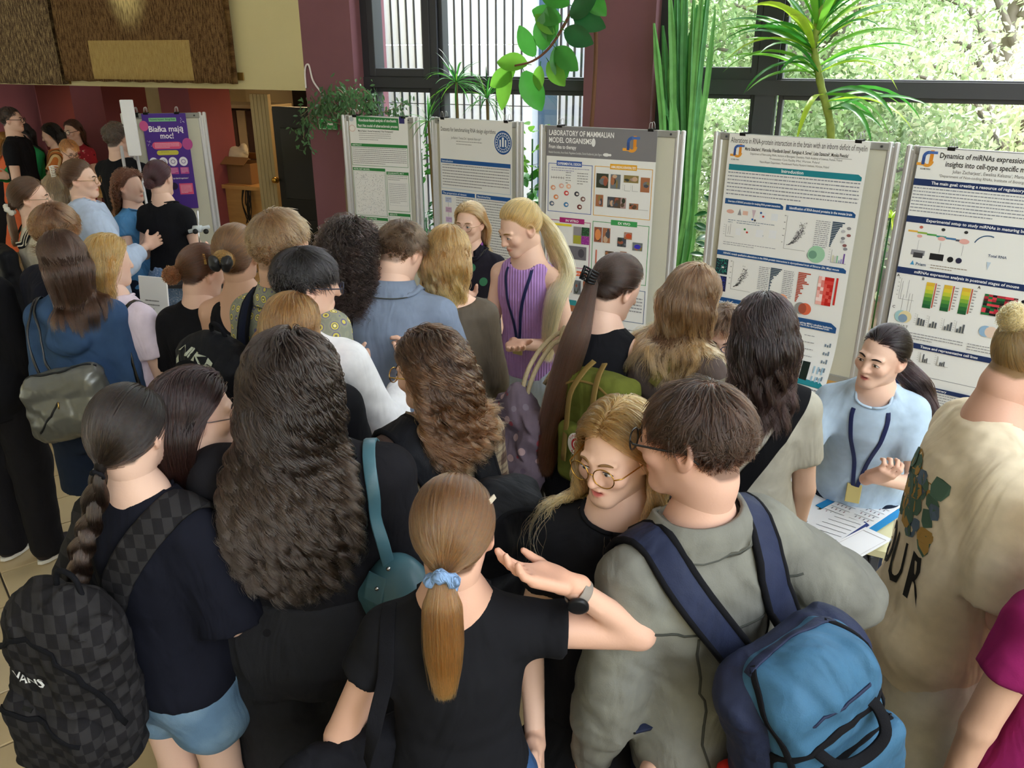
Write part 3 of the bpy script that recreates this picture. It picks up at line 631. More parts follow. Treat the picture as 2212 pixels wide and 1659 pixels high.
# ---------------------------------------------------------------- hair
HC, HE = np.array([0, -.014, .03]), np.array([.0755, .0935, .0865])
def make_hair(P, col='#3b2a20', tip=None, style='part', n=1600, length=.35, part=0.0, vol=.012, wave=0, wl=.06, clump=.5, tie=(0, -.10, .03), tail=.3, tailr=.022, rad=.00055,
              tdir=(0, -1, .1), frizz=.004, seed=1, line=None, scalp=True, scalpmix=.75, crown=(0, -.045), fringe=.0, back=.15, nope=None, bunr=.035, pts=18, shell=True, keep=None, minlen=.78,
              fade=None, gath=1.0, thr=32, front=None, pull=.8, tailpath=None, lift=0, tailtaper=.25, swirl=0):
    rng = np.random.default_rng(seed); c, R, s = P.hc, P.Rh, P.s
    # roots
    i = np.arange(int(n * 2.4)); zz = 1 - 2 * (i + .5) / len(i); th = i * 2.39996; q = np.stack([np.sqrt(1 - zz ** 2) * np.cos(th), np.sqrt(1 - zz ** 2) * np.sin(th), zz], 1)
    q += rng.normal(0, .02, q.shape); q /= np.linalg.norm(q, axis=1)[:, None]; r = HC + q * HE
    ok = r[:, 2] > hairline(r, dict(line=line)) + rng.normal(0, .003, len(r)); ok &= ~((np.abs(np.abs(r[:, 0]) - .077) < .012) & (r[:, 2] < .03) & (r[:, 1] > -.03) & (r[:, 1] < .012) & (style != 'x'))
    q, r = q[ok], r[ok]; N = len(q); u = rng.random(N); off = vol * (.15 + .85 * u ** .7)
    grav = R.T @ np.array([0, 0, -1.]); 
    def ellproj(p, o):
        d = p - HC; k = np.sqrt(((d / HE) ** 2).sum(1)) + 1e-9; nr = d / HE ** 2; nr /= np.linalg.norm(nr, axis=1)[:, None]
        dist = (k - 1) * np.linalg.norm(d, axis=1) / k; return dist, nr
    def world(p): return c + (p * s) @ R.T
    if style in ('pony', 'bun', 'braid'):
        tie = np.array(tie, float); td = (tie - HC) / HE; tr = np.linalg.norm(td); td = td / tr; m1 = 9; om = np.arccos(np.clip(q @ td, -.999, .999)); path = []
        for k in range(m1):
            t = k / (m1 - 1); a = (np.sin((1 - t) * om) / np.sin(om))[:, None] * q + (np.sin(t * om) / np.sin(om))[:, None] * td; a /= np.linalg.norm(a, axis=1)[:, None]
            rr = 1 + (off / .09) * sin(pi * min(1, t * 1.1 + .05)) ** .6; rr = rr * (1 - t ** 4) + (t ** 4) * tr + t ** 4 * rng.normal(0, .02, N) * 0
            p = HC + a * HE * rr[:, None]
            if t > .6: p = p + (rng.normal(0, .006, (N, 3))) * (t - .6)
            p += np.outer(np.ones(N), [0, 0, -lift]) * sin(pi * t)
            path.append(world(p))
        path = np.stack(path, 1)
        tw = world(tie[None])[0]; m2 = pts
        # tail centre line, falling under gravity and lying on the clothes
        if tailpath is not None: cl = np.array(catmull([tw] + [P.tp(*a) for a in tailpath], 6))
        else:
            cl = [tw]; d = R @ unit(tdir); st = tail * s / 30
            for k in range(30):
                d = unit(d * .72 + np.array([0, 0, -1]) * .28); p = cl[-1] + d * st
                for F_, o_ in ((P.F, tailr * .9),):
                    if F_ is not None:
                        v = F_.val(p[None])[0]
                        if v < o_: gr = F_.grad(p[None])[0]; p = p + gr * (o_ - v); d = unit(d - gr * min(0, d @ gr))
                pl = R.T @ (p - c) / s; dist, nr = ellproj(pl[None], 0)
                if dist[0] < tailr * .7: p = p + R @ nr[0] * (tailr * .7 - dist[0]) * s
                cl.append(p)
            cl = np.array(cl)
        L = np.linspace(0, len(cl) - 1, m2); i0 = np.minimum(L.astype(int), len(cl) - 2); C = cl[i0] + (cl[i0 + 1] - cl[i0]) * (L - i0)[:, None]
        tg = np.gradient(C, axis=0); tg /= np.linalg.norm(tg, axis=1)[:, None] + 1e-9; a0 = R[:, 0]; A = np.stack([unit(a0 - t * (a0 @ t)) for t in tg]); Bv = np.cross(tg, A)
        if style == 'pony':
            ph = rng.random(N) * 2 * pi; rr = np.sqrt(rng.random(N)); t = np.linspace(0, 1, m2); prof = tailr * s * np.minimum(1, .35 + 2.6 * t) * (1 - (1 - tailtaper) * np.clip((t - .55) / .45, 0, 1) ** 1.5)
            en = 1 - .25 * rng.random(N) ** 2 * 1.0; tt = t[None] * en[:, None]; ii = tt * (m2 - 1); i0 = np.minimum(ii.astype(int), m2 - 2); f = (ii - i0)[..., None]
            CC = C[i0] * (1 - f) + C[i0 + 1] * f; AA = A[i0]; BB = Bv[i0]
            pr = np.interp(tt, t, prof)[..., None]; wv = wave * np.sin(tt * tail / wl * 2 * pi + ph[:, None] // 1.05)[..., None] * np.minimum(1, tt * 3)[..., None]
            tl = CC + (AA * np.cos(ph)[:, None, None] * rr[:, None, None] + BB * np.sin(ph)[:, None, None] * rr[:, None, None] * .75) * pr + (AA + .4 * BB) * wv * s
        elif style == 'braid':
            j = rng.integers(0, 3, N); t = np.linspace(0, 1, m2); A_, w = tailr * .62 * s, tail / .062 * pi; rr = np.sqrt(rng.random(N)) * tailr * .60 * s; ph = rng.random(N) * 2 * pi
            tt = t[None]; phs = w * tt + j[:, None] * 2 * pi / 3; tp_ = (1 - .35 * tt ** 2)[..., None] * np.minimum(1, tt * 8 + .3)[..., None]
            tl = C[None] + A[None] * (A_ * np.sin(phs))[..., None] * tp_ + Bv[None] * (A_ * .62 * np.sin(2 * phs))[..., None] * tp_ + (A[None] * (np.cos(ph) * rr)[:, None, None] + Bv[None] * (np.sin(ph) * rr)[:, None, None]) * tp_
        else:
            bd = R @ unit(tie - HC); bc = tw + bd * bunr * .55 * s; e1 = unit(np.cross(bd, [0.1, 0.2, 1])); e2 = np.cross(bd, e1); t = np.linspace(0, 1, m2)
            nx = rng.normal(size=(N, 3)) * .45 + np.array([0, 0, 1.0]); nx /= np.linalg.norm(nx, axis=1)[:, None]; ax = nx[:, :1] * e1 + nx[:, 1:2] * e2 + nx[:, 2:] * bd
            f1 = np.cross(ax, e1 + .01); f1 /= np.linalg.norm(f1, axis=1)[:, None]; f2 = np.cross(ax, f1); lv = rng.uniform(-.8, .9, N)
            rr = bunr * s * np.sqrt(np.clip(1 - lv ** 2, 0, 1)) * (.85 + .2 * rng.random(N)); a = rng.random(N)[:, None] * 6.28 + t[None] * 4.6
            tl = bc + ax[:, None] * (lv * bunr * .8 * s)[:, None, None] + (f1[:, None] * np.cos(a)[..., None] + f2[:, None] * np.sin(a)[..., None]) * rr[:, None, None]
            if wave: tl += rng.normal(0, wave, (N, m2, 3)) * .5
        S = np.concatenate([path, tl], 1)
        if style == 'bun': S = np.concatenate([path, tl], 1)
    else:
        L = length * (minlen + (1 - minlen) * rng.random(N) ** .35); steps = int(max(12, min(44, length / .012))); ds = L / steps; p = r.copy(); path = [world(p)]
        if style == 'short':
            az = np.degrees(np.arctan2(np.abs(r[:, 0]), r[:, 1])); hz = np.clip((r[:, 2] + .045) / .12, 0, 1)
            L = (fade[0] + (length - fade[0]) * hz ** fade[1]) if fade else length * np.ones(N); L = L * (.75 + .35 * rng.random(N)); ds = L / steps
        cr = np.array([crown[0], crown[1], 0.1]); d = q * (.6 if style != 'short' else .25)
        fw = rng.normal(0, .25, (N, 3)) if style == 'short' else rng.normal(0, .06, (N, 3))
        for k in range(steps):
            dist, nr = ellproj(p, 0)
            if style == 'part':
                py_ = np.clip(p[:, 1], -.05, .09); fl = np.stack([p[:, 0] - part, (p[:, 1] - py_) - back * .1, 0 * py_], 1); nf = np.linalg.norm(fl, axis=1)[:, None] + .008; fl = fl / nf
                fl += np.array([0, -back, 0])
            elif style == 'back': fl = np.stack([p[:, 0] * 5, -np.ones(N), 0 * u], 1)
            else:
                fl = np.stack([p[:, 0] - cr[0], p[:, 1] - cr[1], 0 * u], 1); fl /= np.linalg.norm(fl, axis=1)[:, None] + .01; fl += np.array([fringe, 0, 0]) * (p[:, 1:2] > 0)
                if swirl: fl += np.stack([-fl[:, 1], fl[:, 0], 0 * u], 1) * swirl
            fl = fl + fw; fl -= nr * (fl * nr).sum(1)[:, None]; near = (dist < off + .02)
            wf = np.clip((p[:, 2] + (.03 if style != 'short' else .2)) / .06, 0, 1)[:, None]
            gt = np.where(near[:, None], grav - nr * np.minimum(0, (nr @ grav))[:, None], grav)
            wg = (.35 + .65 * (1 - wf)) if style != 'short' else .22
            st = .9 if style != 'short' else 1.0
            d = d * st + fl * wf * .6 + gt * wg * .6; d /= np.linalg.norm(d, axis=1)[:, None]
            if style != 'short' and back: d[:, 1] -= .10 * (p[:, 2] < .02) * (p[:, 2] > -.10) * (p[:, 1] > -.05) * back * 5; 
            if style != 'short' and pull: d[:, 0] -= pull * p[:, 0] * (p[:, 2] < -.01); d[:, 1] -= pull * .6 * (p[:, 1] + .03) * (p[:, 2] < -.01)
            if front: d[:, 1] += front * (p[:, 2] < .01) * (p[:, 2] > -.14) * (p[:, 1] > -.05); d[:, 0] += np.sign(p[:, 0]) * front * .4 * (p[:, 2] < .01) * (p[:, 1] > -.05) * (p[:, 2] > -.1)
            p = p + d * ds[:, None]
            tgt = off * min(1, (k + 1) / 4); dist, nr = ellproj(p, 0); m = dist < tgt
            if style == 'short': tgt2 = off * min(1, (k + 1) / steps) ; m = dist < tgt2; p[m] += nr[m] * (tgt2 - dist)[m][:, None]; p -= nr * (np.clip(dist - tgt2, 0, .05) * .55 * (p[:, 2] > -.05))[:, None]
            else: p[m] += nr[m] * (tgt - dist)[m][:, None]; p -= nr * (np.clip(dist - tgt, 0, .05) * .6 * np.clip((p[:, 2] - .0) / .03, 0, 1))[:, None]
            if style != 'short':   # face and jaw, neck
                for (cc, ee) in ((np.array([0, .022, -.03]), np.array([.066, .066, .085])), (np.array([0, -.03, -.1]), np.array([.056, .056, .09]))):
                    dd = p - cc; kk = np.sqrt(((dd / ee) ** 2).sum(1)) + 1e-6; lim = 1 + off * .5 / .06; mm = kk < lim
                    p[mm] = cc + dd[mm] / kk[mm][:, None] * (lim[mm] if isinstance(lim, np.ndarray) else lim)[:, None]
                if P.F is not None:
                    pw = world(p); v = P.F.val(pw); need = off * 1.2 + .004; mm = v < need
                    if mm.any():
                        G = P.F.grad(pw[mm]); pw[mm] += G * np.clip(need[mm] - v[mm], 0, .03)[:, None]; p = (pw - c) @ R / s
                        dl = G @ R; dm = d[mm]; d[mm] = dm - dl * np.minimum(0, (dm * dl).sum(1))[:, None] * .9
            path.append(world(p))
        S = np.stack(path, 1)
    M = S.shape[1]; tt = np.linspace(0, 1, M)
    # clumping to neighbours of the root
    if clump > 0:
        K = max(12, int(N / 26)); ci = rng.choice(N, K, replace=False); D = ((r[:, None] - r[None, ci]) ** 2).sum(2) + (.00002 * rng.random((N, K))); lab = D.argmin(1); w = clump * np.clip(tt * 1.6 - .1, 0, 1) ** 1.2 * (1 if style == 'part' or style == 'short' or style == 'back' else 0.3)
        S = S * (1 - w)[None, :, None] + S[ci[lab]] * w[None, :, None]
        if wave and style in ('part', 'back', 'short'):
            ph = rng.random(K) * 6.28; dv = np.array([1., 0, 0]) + rng.normal(0, .35, (K, 3)) * (1, 1, .3); ln = np.concatenate([[0], np.cumsum(np.linalg.norm(np.diff(S.mean(0), axis=0), axis=1))]); ll = np.linspace(0, length, M)
            fr = (1 / wl) * (.8 + .4 * rng.random(K)); aa = ll[None] * fr[lab][:, None] * 6.28 + ph[lab][:, None] + rng.normal(0, .12, (N, 1)); am = wave * (np.clip(ll / .16, 0, 1) ** 1.3)[None, :, None] * (.7 + .6 * rng.random(K))[lab][:, None, None]
            d1 = dv[lab] / np.linalg.norm(dv[lab], axis=1)[:, None]; d2 = np.cross(d1, [0, 0, 1]); S = S + am * (np.sin(aa)[..., None] * d1[:, None] + np.cos(aa)[..., None] * d2[:, None] * .8)
    fz = rng.normal(0, 1, (N, 3)); S = S + fz[:, None] * frizz * (tt[None, :, None] ** 1.3) + rng.normal(0, frizz * .03, S.shape)
    if P.F is not None and style in ('part', 'back', 'pony', 'braid'):
        fl_ = S.reshape(-1, 3); v = P.F.val(fl_); mm = v < .004
        if mm.any(): fl_[mm] += P.F.grad(fl_[mm]) * np.clip(.005 - v[mm], 0, .03)[:, None]; S = fl_.reshape(S.shape)
    S[:, 0] = world(r)
    if P.face and style == 'part':
        ph_ = (S - c) @ R / s; bad = ((np.abs(ph_[..., 0]) < .058) & (ph_[..., 1] > .058) & (ph_[..., 2] < .048) & (ph_[..., 2] > -.12)).any(1); gd = np.nonzero(~bad)[0]
        if len(gd): S[bad] = S[rng.choice(gd, bad.sum())] + rng.normal(0, .0008, (bad.sum(), 1, 3))
    if style == 'short': shell = False
    hm, sm_ = hair_mat(col, tip), hair_mat(col, tip, True)
    parent = P.root
    if shell:
        S0, S = S, (S[:, :11] if style == 'pony' else S)
        lo, hi = S.reshape(-1, 3).min(0) - .03, S.reshape(-1, 3).max(0) + .03; h = .0075 if P.res < .009 else .010; nn = np.ceil((hi - lo) / h).astype(int) + 1
        Z = []; 
        for a in (0, .33, .66): Z.append((S[:, :-1] * (1 - a) + S[:, 1:] * a).reshape(-1, 3))
        A = np.concatenate(Z); wts = np.tile(np.linalg.norm(np.diff(S, axis=1), axis=2).reshape(-1), 3)
        g = ((A - lo) / h + .5).astype(int); D = np.zeros(nn, np.float32); np.add.at(D, (g[:, 0], g[:, 1], g[:, 2]), wts); D = blur3(D, 2); dv = D[g[:, 0], g[:, 1], g[:, 2]]; th = np.percentile(dv, thr)
        F = Field(lo, hi, h); k = tuple(slice(0, min(a, b)) for a, b in zip(F.n, nn)); F.F[:] = .1; F.F[k] = (th - D[k]) / (th + 1e-9) * .004; F.F = F.F.astype(np.float32)
        V, Q = F.net(2); nrm = np.zeros_like(V); fn = np.cross(V[Q[:, 2]] - V[Q[:, 0]], V[Q[:, 3]] - V[Q[:, 1]])
        for k in range(4): np.add.at(nrm, Q[:, k], fn)
        V = V - nrm / (np.linalg.norm(nrm, axis=1)[:, None] + 1e-12) * (.005 if style != 'pony' else .008); parent = mesh_np('hair', V, Q, sm_, P.root); P.hair = parent
    if shell: S = S0
    cu = bpy.data.hair_curves.new('strands'); cu.add_curves([M] * N); cu.points.foreach_set('position', S.astype(np.float32).ravel())
    ra = np.broadcast_to((rad * s * np.clip(1.15 - tt ** 3, .15, 1))[None], (N, M)).astype(np.float32).ravel()
    if 'radius' not in cu.attributes: cu.attributes.new('radius', 'FLOAT', 'POINT')
    cu.attributes['radius'].data.foreach_set('value', np.ascontiguousarray(ra)); cu.materials.append(hm)
    P.strands = link('hair_strands' if shell else 'hair', cu, parent); return P
# ---------------------------------------------------------------- the room
WU, WN_, W0 = np.array([.916, -.4, 0]), np.array([.4, .916, 0]), np.array([.7, 6.1, 0]); WA = -atan2(.4, .916)
def W(t, b, z): return W0 + WU * t + WN_ * b + np.array([0, 0, z])
def wt(px, py, b=0):
    p = at_plane(px, py, W0 + WN_ * b, WN_); return float(np.dot(p - W0, WU)), float(p[2])
WR = Matrix.Rotation(WA, 3, 'Z')
def wbox(name, t0, t1, b0, b1, z0, z1, m, parent=None, kind='structure', bev=0):
    mb = MB(); c = W((t0 + t1) / 2, (b0 + b1) / 2, (z0 + z1) / 2); mb.box(c, (t1 - t0, b1 - b0, z1 - z0), WR, bev); o = mb.build(name, m, parent)
    if parent is None and kind: o['kind'] = kind
    return o
maroon = mat('maroon_paint', '#7c525a', .75, bump=.25, bscale=90, var=.05, vscale=3)
maroon_d = mat('maroon_paint_recess', '#84484f', .8, bump=.2, bscale=90, var=.05, vscale=3)
cream = mat('cream_plaster', '#cbbd8e', .85, bump=.2, bscale=70, var=.03, vscale=2)
frame_m = mat('dark_frame', '#33343a', .5, spec=.4)
tile_m = mat('floor_tile', '#c9b48e', .32, bump=.15, bscale=18, var=.10, vscale=1.6, spec=.45)
grout = mat('grout', '#4a4238', .95)
mb = MB(); mb.box((0, 3.6, -.06), (16, 19, .1)); fl = mb.build('floor', grout); tag(fl, kind='structure')
tile_mesh = {}
def tile_me(k):
    if k in tile_mesh: return tile_mesh[k]
    m = MB(); m.box((0, 0, 0), (.292, .292, .012), None, .003); me = bpy.data.meshes.new('floor_tile')
    me.from_pydata(m.v, [], m.f); mm = tile_m if k == 0 else mat(f'floor_tile_{k}', ['#c9b48e', '#c4ad86', '#cdb996', '#bfa981'][k], .32, bump=.15, bscale=18, var=.10, vscale=1.6, spec=.45); me.materials.append(mm); tile_mesh[k] = me; return me
ta = radians(39); cu_, su_ = cos(ta), sin(ta); tiles = []; rest = MB()
for i in range(-40, 44):
    for j in range(-40, 60):
        x, y = (i * .3) * cu_ - (j * .3) * su_, (i * .3) * su_ + (j * .3) * cu_ + .05
        if not (-9 < x < 4 and .3 < y < 13): continue
        if (np.array([x, y, 0]) - W0) @ WN_ > (4.0 if x < -2 else .2): continue
        q = np.array([x, y, -2.3]); z = q @ CF; px, py = 1106 + FPX * x / z, 829.5 - FPX * (q @ CU) / z
        if -160 < px < 2370 and 0 < py < 1850: tiles.append((x, y, z, px, py))
tiles.sort(key=lambda a: a[2])
def tile_seen(a):   # tiles in the gaps that the picture shows
    x, y, z, px, py = a
    return (px < 330 and py > 1150) or (1080 < px < 1350 and py > 900) or (1750 < px < 2000 and py > 1180) or (px < 520 and 430 < py < 760) or (1100 < px < 1400 and 860 < py < 1300)
ts = sorted(tiles, key=lambda a: (not tile_seen(a), a[2])); rr = random.Random(3)
for a in ts[:300]:
    o = bpy.data.objects.new('floor_tile', tile_me(rr.randrange(4))); COL.objects.link(o); o.parent = fl; o.location = (a[0], a[1], -.0062 + rr.uniform(-.0006, .0006)); o.rotation_euler = (0, 0, ta)
for a in ts[300:]: rest.box((a[0], a[1], -.0062), (.292, .292, .012), Matrix.Rotation(ta, 3, 'Z'))
tag(rest.build('floor_tiles_beyond', tile_m, fl), kind='stuff')
# pillars and fascia
PIL = [wt(652, 100)[0], wt(766, 190)[0], wt(1263, 100)[0], wt(1407, 200)[0]]
wbox('wall_pillar_left', PIL[0], PIL[1], 0, .5, 0, 4.3, maroon); wbox('wall_pillar_middle', PIL[2], PIL[3], 0, .45, 0, 4.3, maroon)
wbox('wall_fascia_left', -14, PIL[0], -.0, .25, 2.0, 4.3, cream)
# recess under the gallery
DG = [(-14, .25), (PIL[0], .25), (PIL[0], .5), (-4.72, 4.0), (-14, 4.0)]
def prism(name, P, z0, z1, m):
    n_ = len(P); V = [W(a, b, z) for z in (z0, z1) for a, b in P]; mb = MB(); mb.add(V, [tuple(range(n_ - 1, -1, -1)), tuple(range(n_, 2 * n_))] + [(i, (i + 1) % n_, n_ + (i + 1) % n_, n_ + i) for i in range(n_)]); return tag(mb.build(name, m), kind='structure')
prism('ceiling_recess', DG, 2.02, 2.12, mat('recess_ceiling', '#8d7f66', .9))
prism('wall_recess_side', [(PIL[0] + .02, .5), (PIL[0] + .12, .5), (-4.62, 4.1), (-4.74, 4.0)], 0, 4.3, mat('recess_wall', '#c9b68e', .9, var=.05))
wbox('wall_recess_back', -14, -4.66, 4.0, 4.15, 0, 4.3, mat('recess_wall', '#c9b68e', .9, var=.05))
wbox('ceiling', -14, 3.6, -15, .6, 4.3, 4.4, mat('white_ceiling', '#e8e4da', .9))
def pier(p0, p1): 
    a, b = wt(p0, 300, .95)[0], wt(p1, 300, .95)[0]; wbox('trim_pier', a, b, .95, 1.55, 0, 2.02, maroon_d)
pier(95, -40); pier(252, 172) if False else None
for a, b in ((-60, 5), (40, 97), (170, 236), (357, 420)): pier(a, b)
# recess doors, shelves and cupboards
door_b = mat('black_door', '#16130f', .45)
t0, z0 = wt(586, 230, .3); t1 = wt(652, 230)[0]
dr = wbox('door_1', t0, PIL[0] - .02, .30, .35, 0, z0, door_b)
for zz in (.25, 1.05): wbox('panel', t0 + .07, PIL[0] - .09, .292, .30, zz, zz + .62, mat('black_door_panel', '#1d1914', .4), dr, None, .004)
mb = MB(); kt, kz = wt(594, 389, .28); kp = W(kt, .27, kz); mb.ball(kp, .028, 12); mb.tube([kp, W(kt, .30, kz)], .012); mb.lathe([(.03, 0), (.03, .006)], W(kt, .292, kz), 14, Matrix.Rotation(pi / 2, 3, 'X')); o = mb.build('door_handle', mat('brass', '#b98b3a', .3, metal=1), dr, True); o['label'] = 'round brass knob'
# folding slatted screen beside the door
slat = mat('ribbed_beige', '#a8946a', .7); fs = thing('folding_screen', 'ribbed beige folding screen beside the open black door', 'screen'); ta0, ta1 = wt(553, 300, .44)[0], wt(588, 300, .44)[0]
for i in range(9):
    t = ta0 + (ta1 - ta0) * (i + .5) / 9; wbox('slat', t - .018, t + .018, .42 + .02 * (i % 2), .46 + .02 * (i % 2), 0, wt(560, 210)[1], slat, fs, None)
wood = mat('pale_wood', '#b98f55', .6, var=.12, vscale=4, stretch=(1, 1, 6)); dwood = mat('dark_wood', '#5a4028', .6, var=.15, vscale=5)
ct = thing('service_counter', 'pale wooden counter front under the gallery left of the black door', 'counter')
c0_, c1_, cz = wt(455, 400, 1.3)[0], wt(600, 400, 1.3)[0], wt(520, 400, 1.3)[1]; wbox('front_panel', c0_, c1_, 1.3, 1.36, 0, cz - .04, wood, ct, None); wbox('worktop', c0_ - .05, c1_, 1.25, 1.9, cz - .04, cz, wood, ct, None)
cb = thing('storage_cabinet', 'brown and cream striped cabinet standing behind the counter', 'cabinet'); cy = mat('cabinet_brown', '#4a352c', .6); cw = mat('cabinet_cream', '#b8a98a', .6)
d0, d1 = wt(440, 300, 2.2)[0], wt(575, 300, 2.2)[0]
for i in range(7):
    a = d0 + i * (d1 - d0) / 7; wbox('door', a, a + (d1 - d0) / 7 - .012, 2.2, 2.26, .35, wt(500, 238, 2.2)[1], cy if i % 2 else cw, cb, None, .004)
cz2 = wt(500, 232, 2.2)[1]; wbox('body', d0 - .05, d1 + .05, 2.27, 2.6, 0, cz2, cy, cb, None); wbox('shelf', d0 - .05, d1 + .1, 2.1, 2.6, cz2, cz2 + .04, cw, cb, None)
sg = thing('serving_hatch', 'dark serving hatch with a lit panel under the gallery', 'hatch'); a0, a1 = wt(275, 200)[0], wt(330, 200)[0]
wbox('recess_panel', a0 - .8, a1 - .1, 3.4, 3.5, 1.35, 1.95, mat('hatch_dark', '#1c1414', .7), sg, None)
wbox('frame', a0 - .85, a1 + .0, 3.36, 3.52, 1.30, 1.35, cw, sg, None)
bx = thing('cardboard_box', 'open brown cardboard box on the counter by the folding screen', 'box', W(wt(528, 395, 1.5)[0], 1.52, cz), WA)
mb = MB(); 
for c, d in (((0, -.15, .11), (.42, .008, .22)), ((0, .15, .11), (.42, .008, .22)), ((-.21, 0, .11), (.008, .3, .22)), ((.21, 0, .11), (.008, .3, .22)), ((0, 0, .004), (.42, .3, .008))): mb.box(c, d)
mb.build('body', mat('cardboard', '#8a6845', .85), bx)
mb = MB(); mb.box((0, -.20, .25), (.42, .12, .006), Matrix.Rotation(.6, 3, 'X')); mb.build('flap', mat('cardboard', '#8a6845'), bx); mb = MB(); mb.box((0, .2, .26), (.42, .12, .006), Matrix.Rotation(-.7, 3, 'X')); mb.build('flap', mat('cardboard', '#8a6845'), bx)
F = Field((-.16, -.12, .1), (.16, .12, .36), .012); F.ell((-.03, 0, .2), (.12, .08, .1)); F.ell((.06, 0, .26), (.05, .05, .07)); F.noise(.008, (40, 40, 40), 5)
o = F.build('paper_bag', mat('white_plastic_bag', '#cfc8b8', .5)); o.location = W(wt(520, 395, 1.5)[0], 1.52, cz + .08); tag(o, 'crumpled white plastic bag lying on the cardboard box', 'bag')
mb = MB(); rr = random.Random(2); k0 = wt(535, 395, 1.3)[0]
for i in range(9): mb.tube(catmull([W(k0 + rr.uniform(-.05, .05), 1.27, cz), W(k0 + rr.uniform(-.06, .06), 1.24, cz - .18), W(k0 + rr.uniform(-.05, .05), 1.25, cz - .42 + rr.uniform(0, .2))], 4), .006, 5)
tag(mb.build('cable_bundle', mat('black_cable', '#15110e', .6)), 'black cables hanging over the counter edge', 'cables')
# notice door and posters far left
nd = wbox('door_2', wt(120, 300)[0] - .9, wt(175, 300)[0] + .9, 3.85, 3.95, 0, 1.95, mat('cream_door', '#d8c8a0', .7))
for (px, py, c1, wh) in ((136, 240, '#4d5f86', 'leftmost'), (152, 250, '#3f6f9a', 'middle'), (168, 262, '#4d5f86', 'rightmost')):
    t, z = wt(px, py, 3.83); p = thing('notice', wh + ' small blue and white notice sheet on the far door', 'notice', group='notice sheets on the far door'); wbox('sheet', t - .10, t + .10, 3.83, 3.835, z - .22, z + .1, mat('notice_' + c1, c1, .6), p, None)
    for k in range(4): wbox('photo_square', t - .07 + (k % 2) * .08, t - .01 + (k % 2) * .08, 3.82, 3.829, z - .05 - .1 * (k // 2), z + .03 - .1 * (k // 2), mat('white_paper', '#e4e2dc', .7), p, None)
# baseboard of recess
wbox('baseboard_recess', -10, -4.8, 3.9, 3.99, 0, .12, maroon_d)
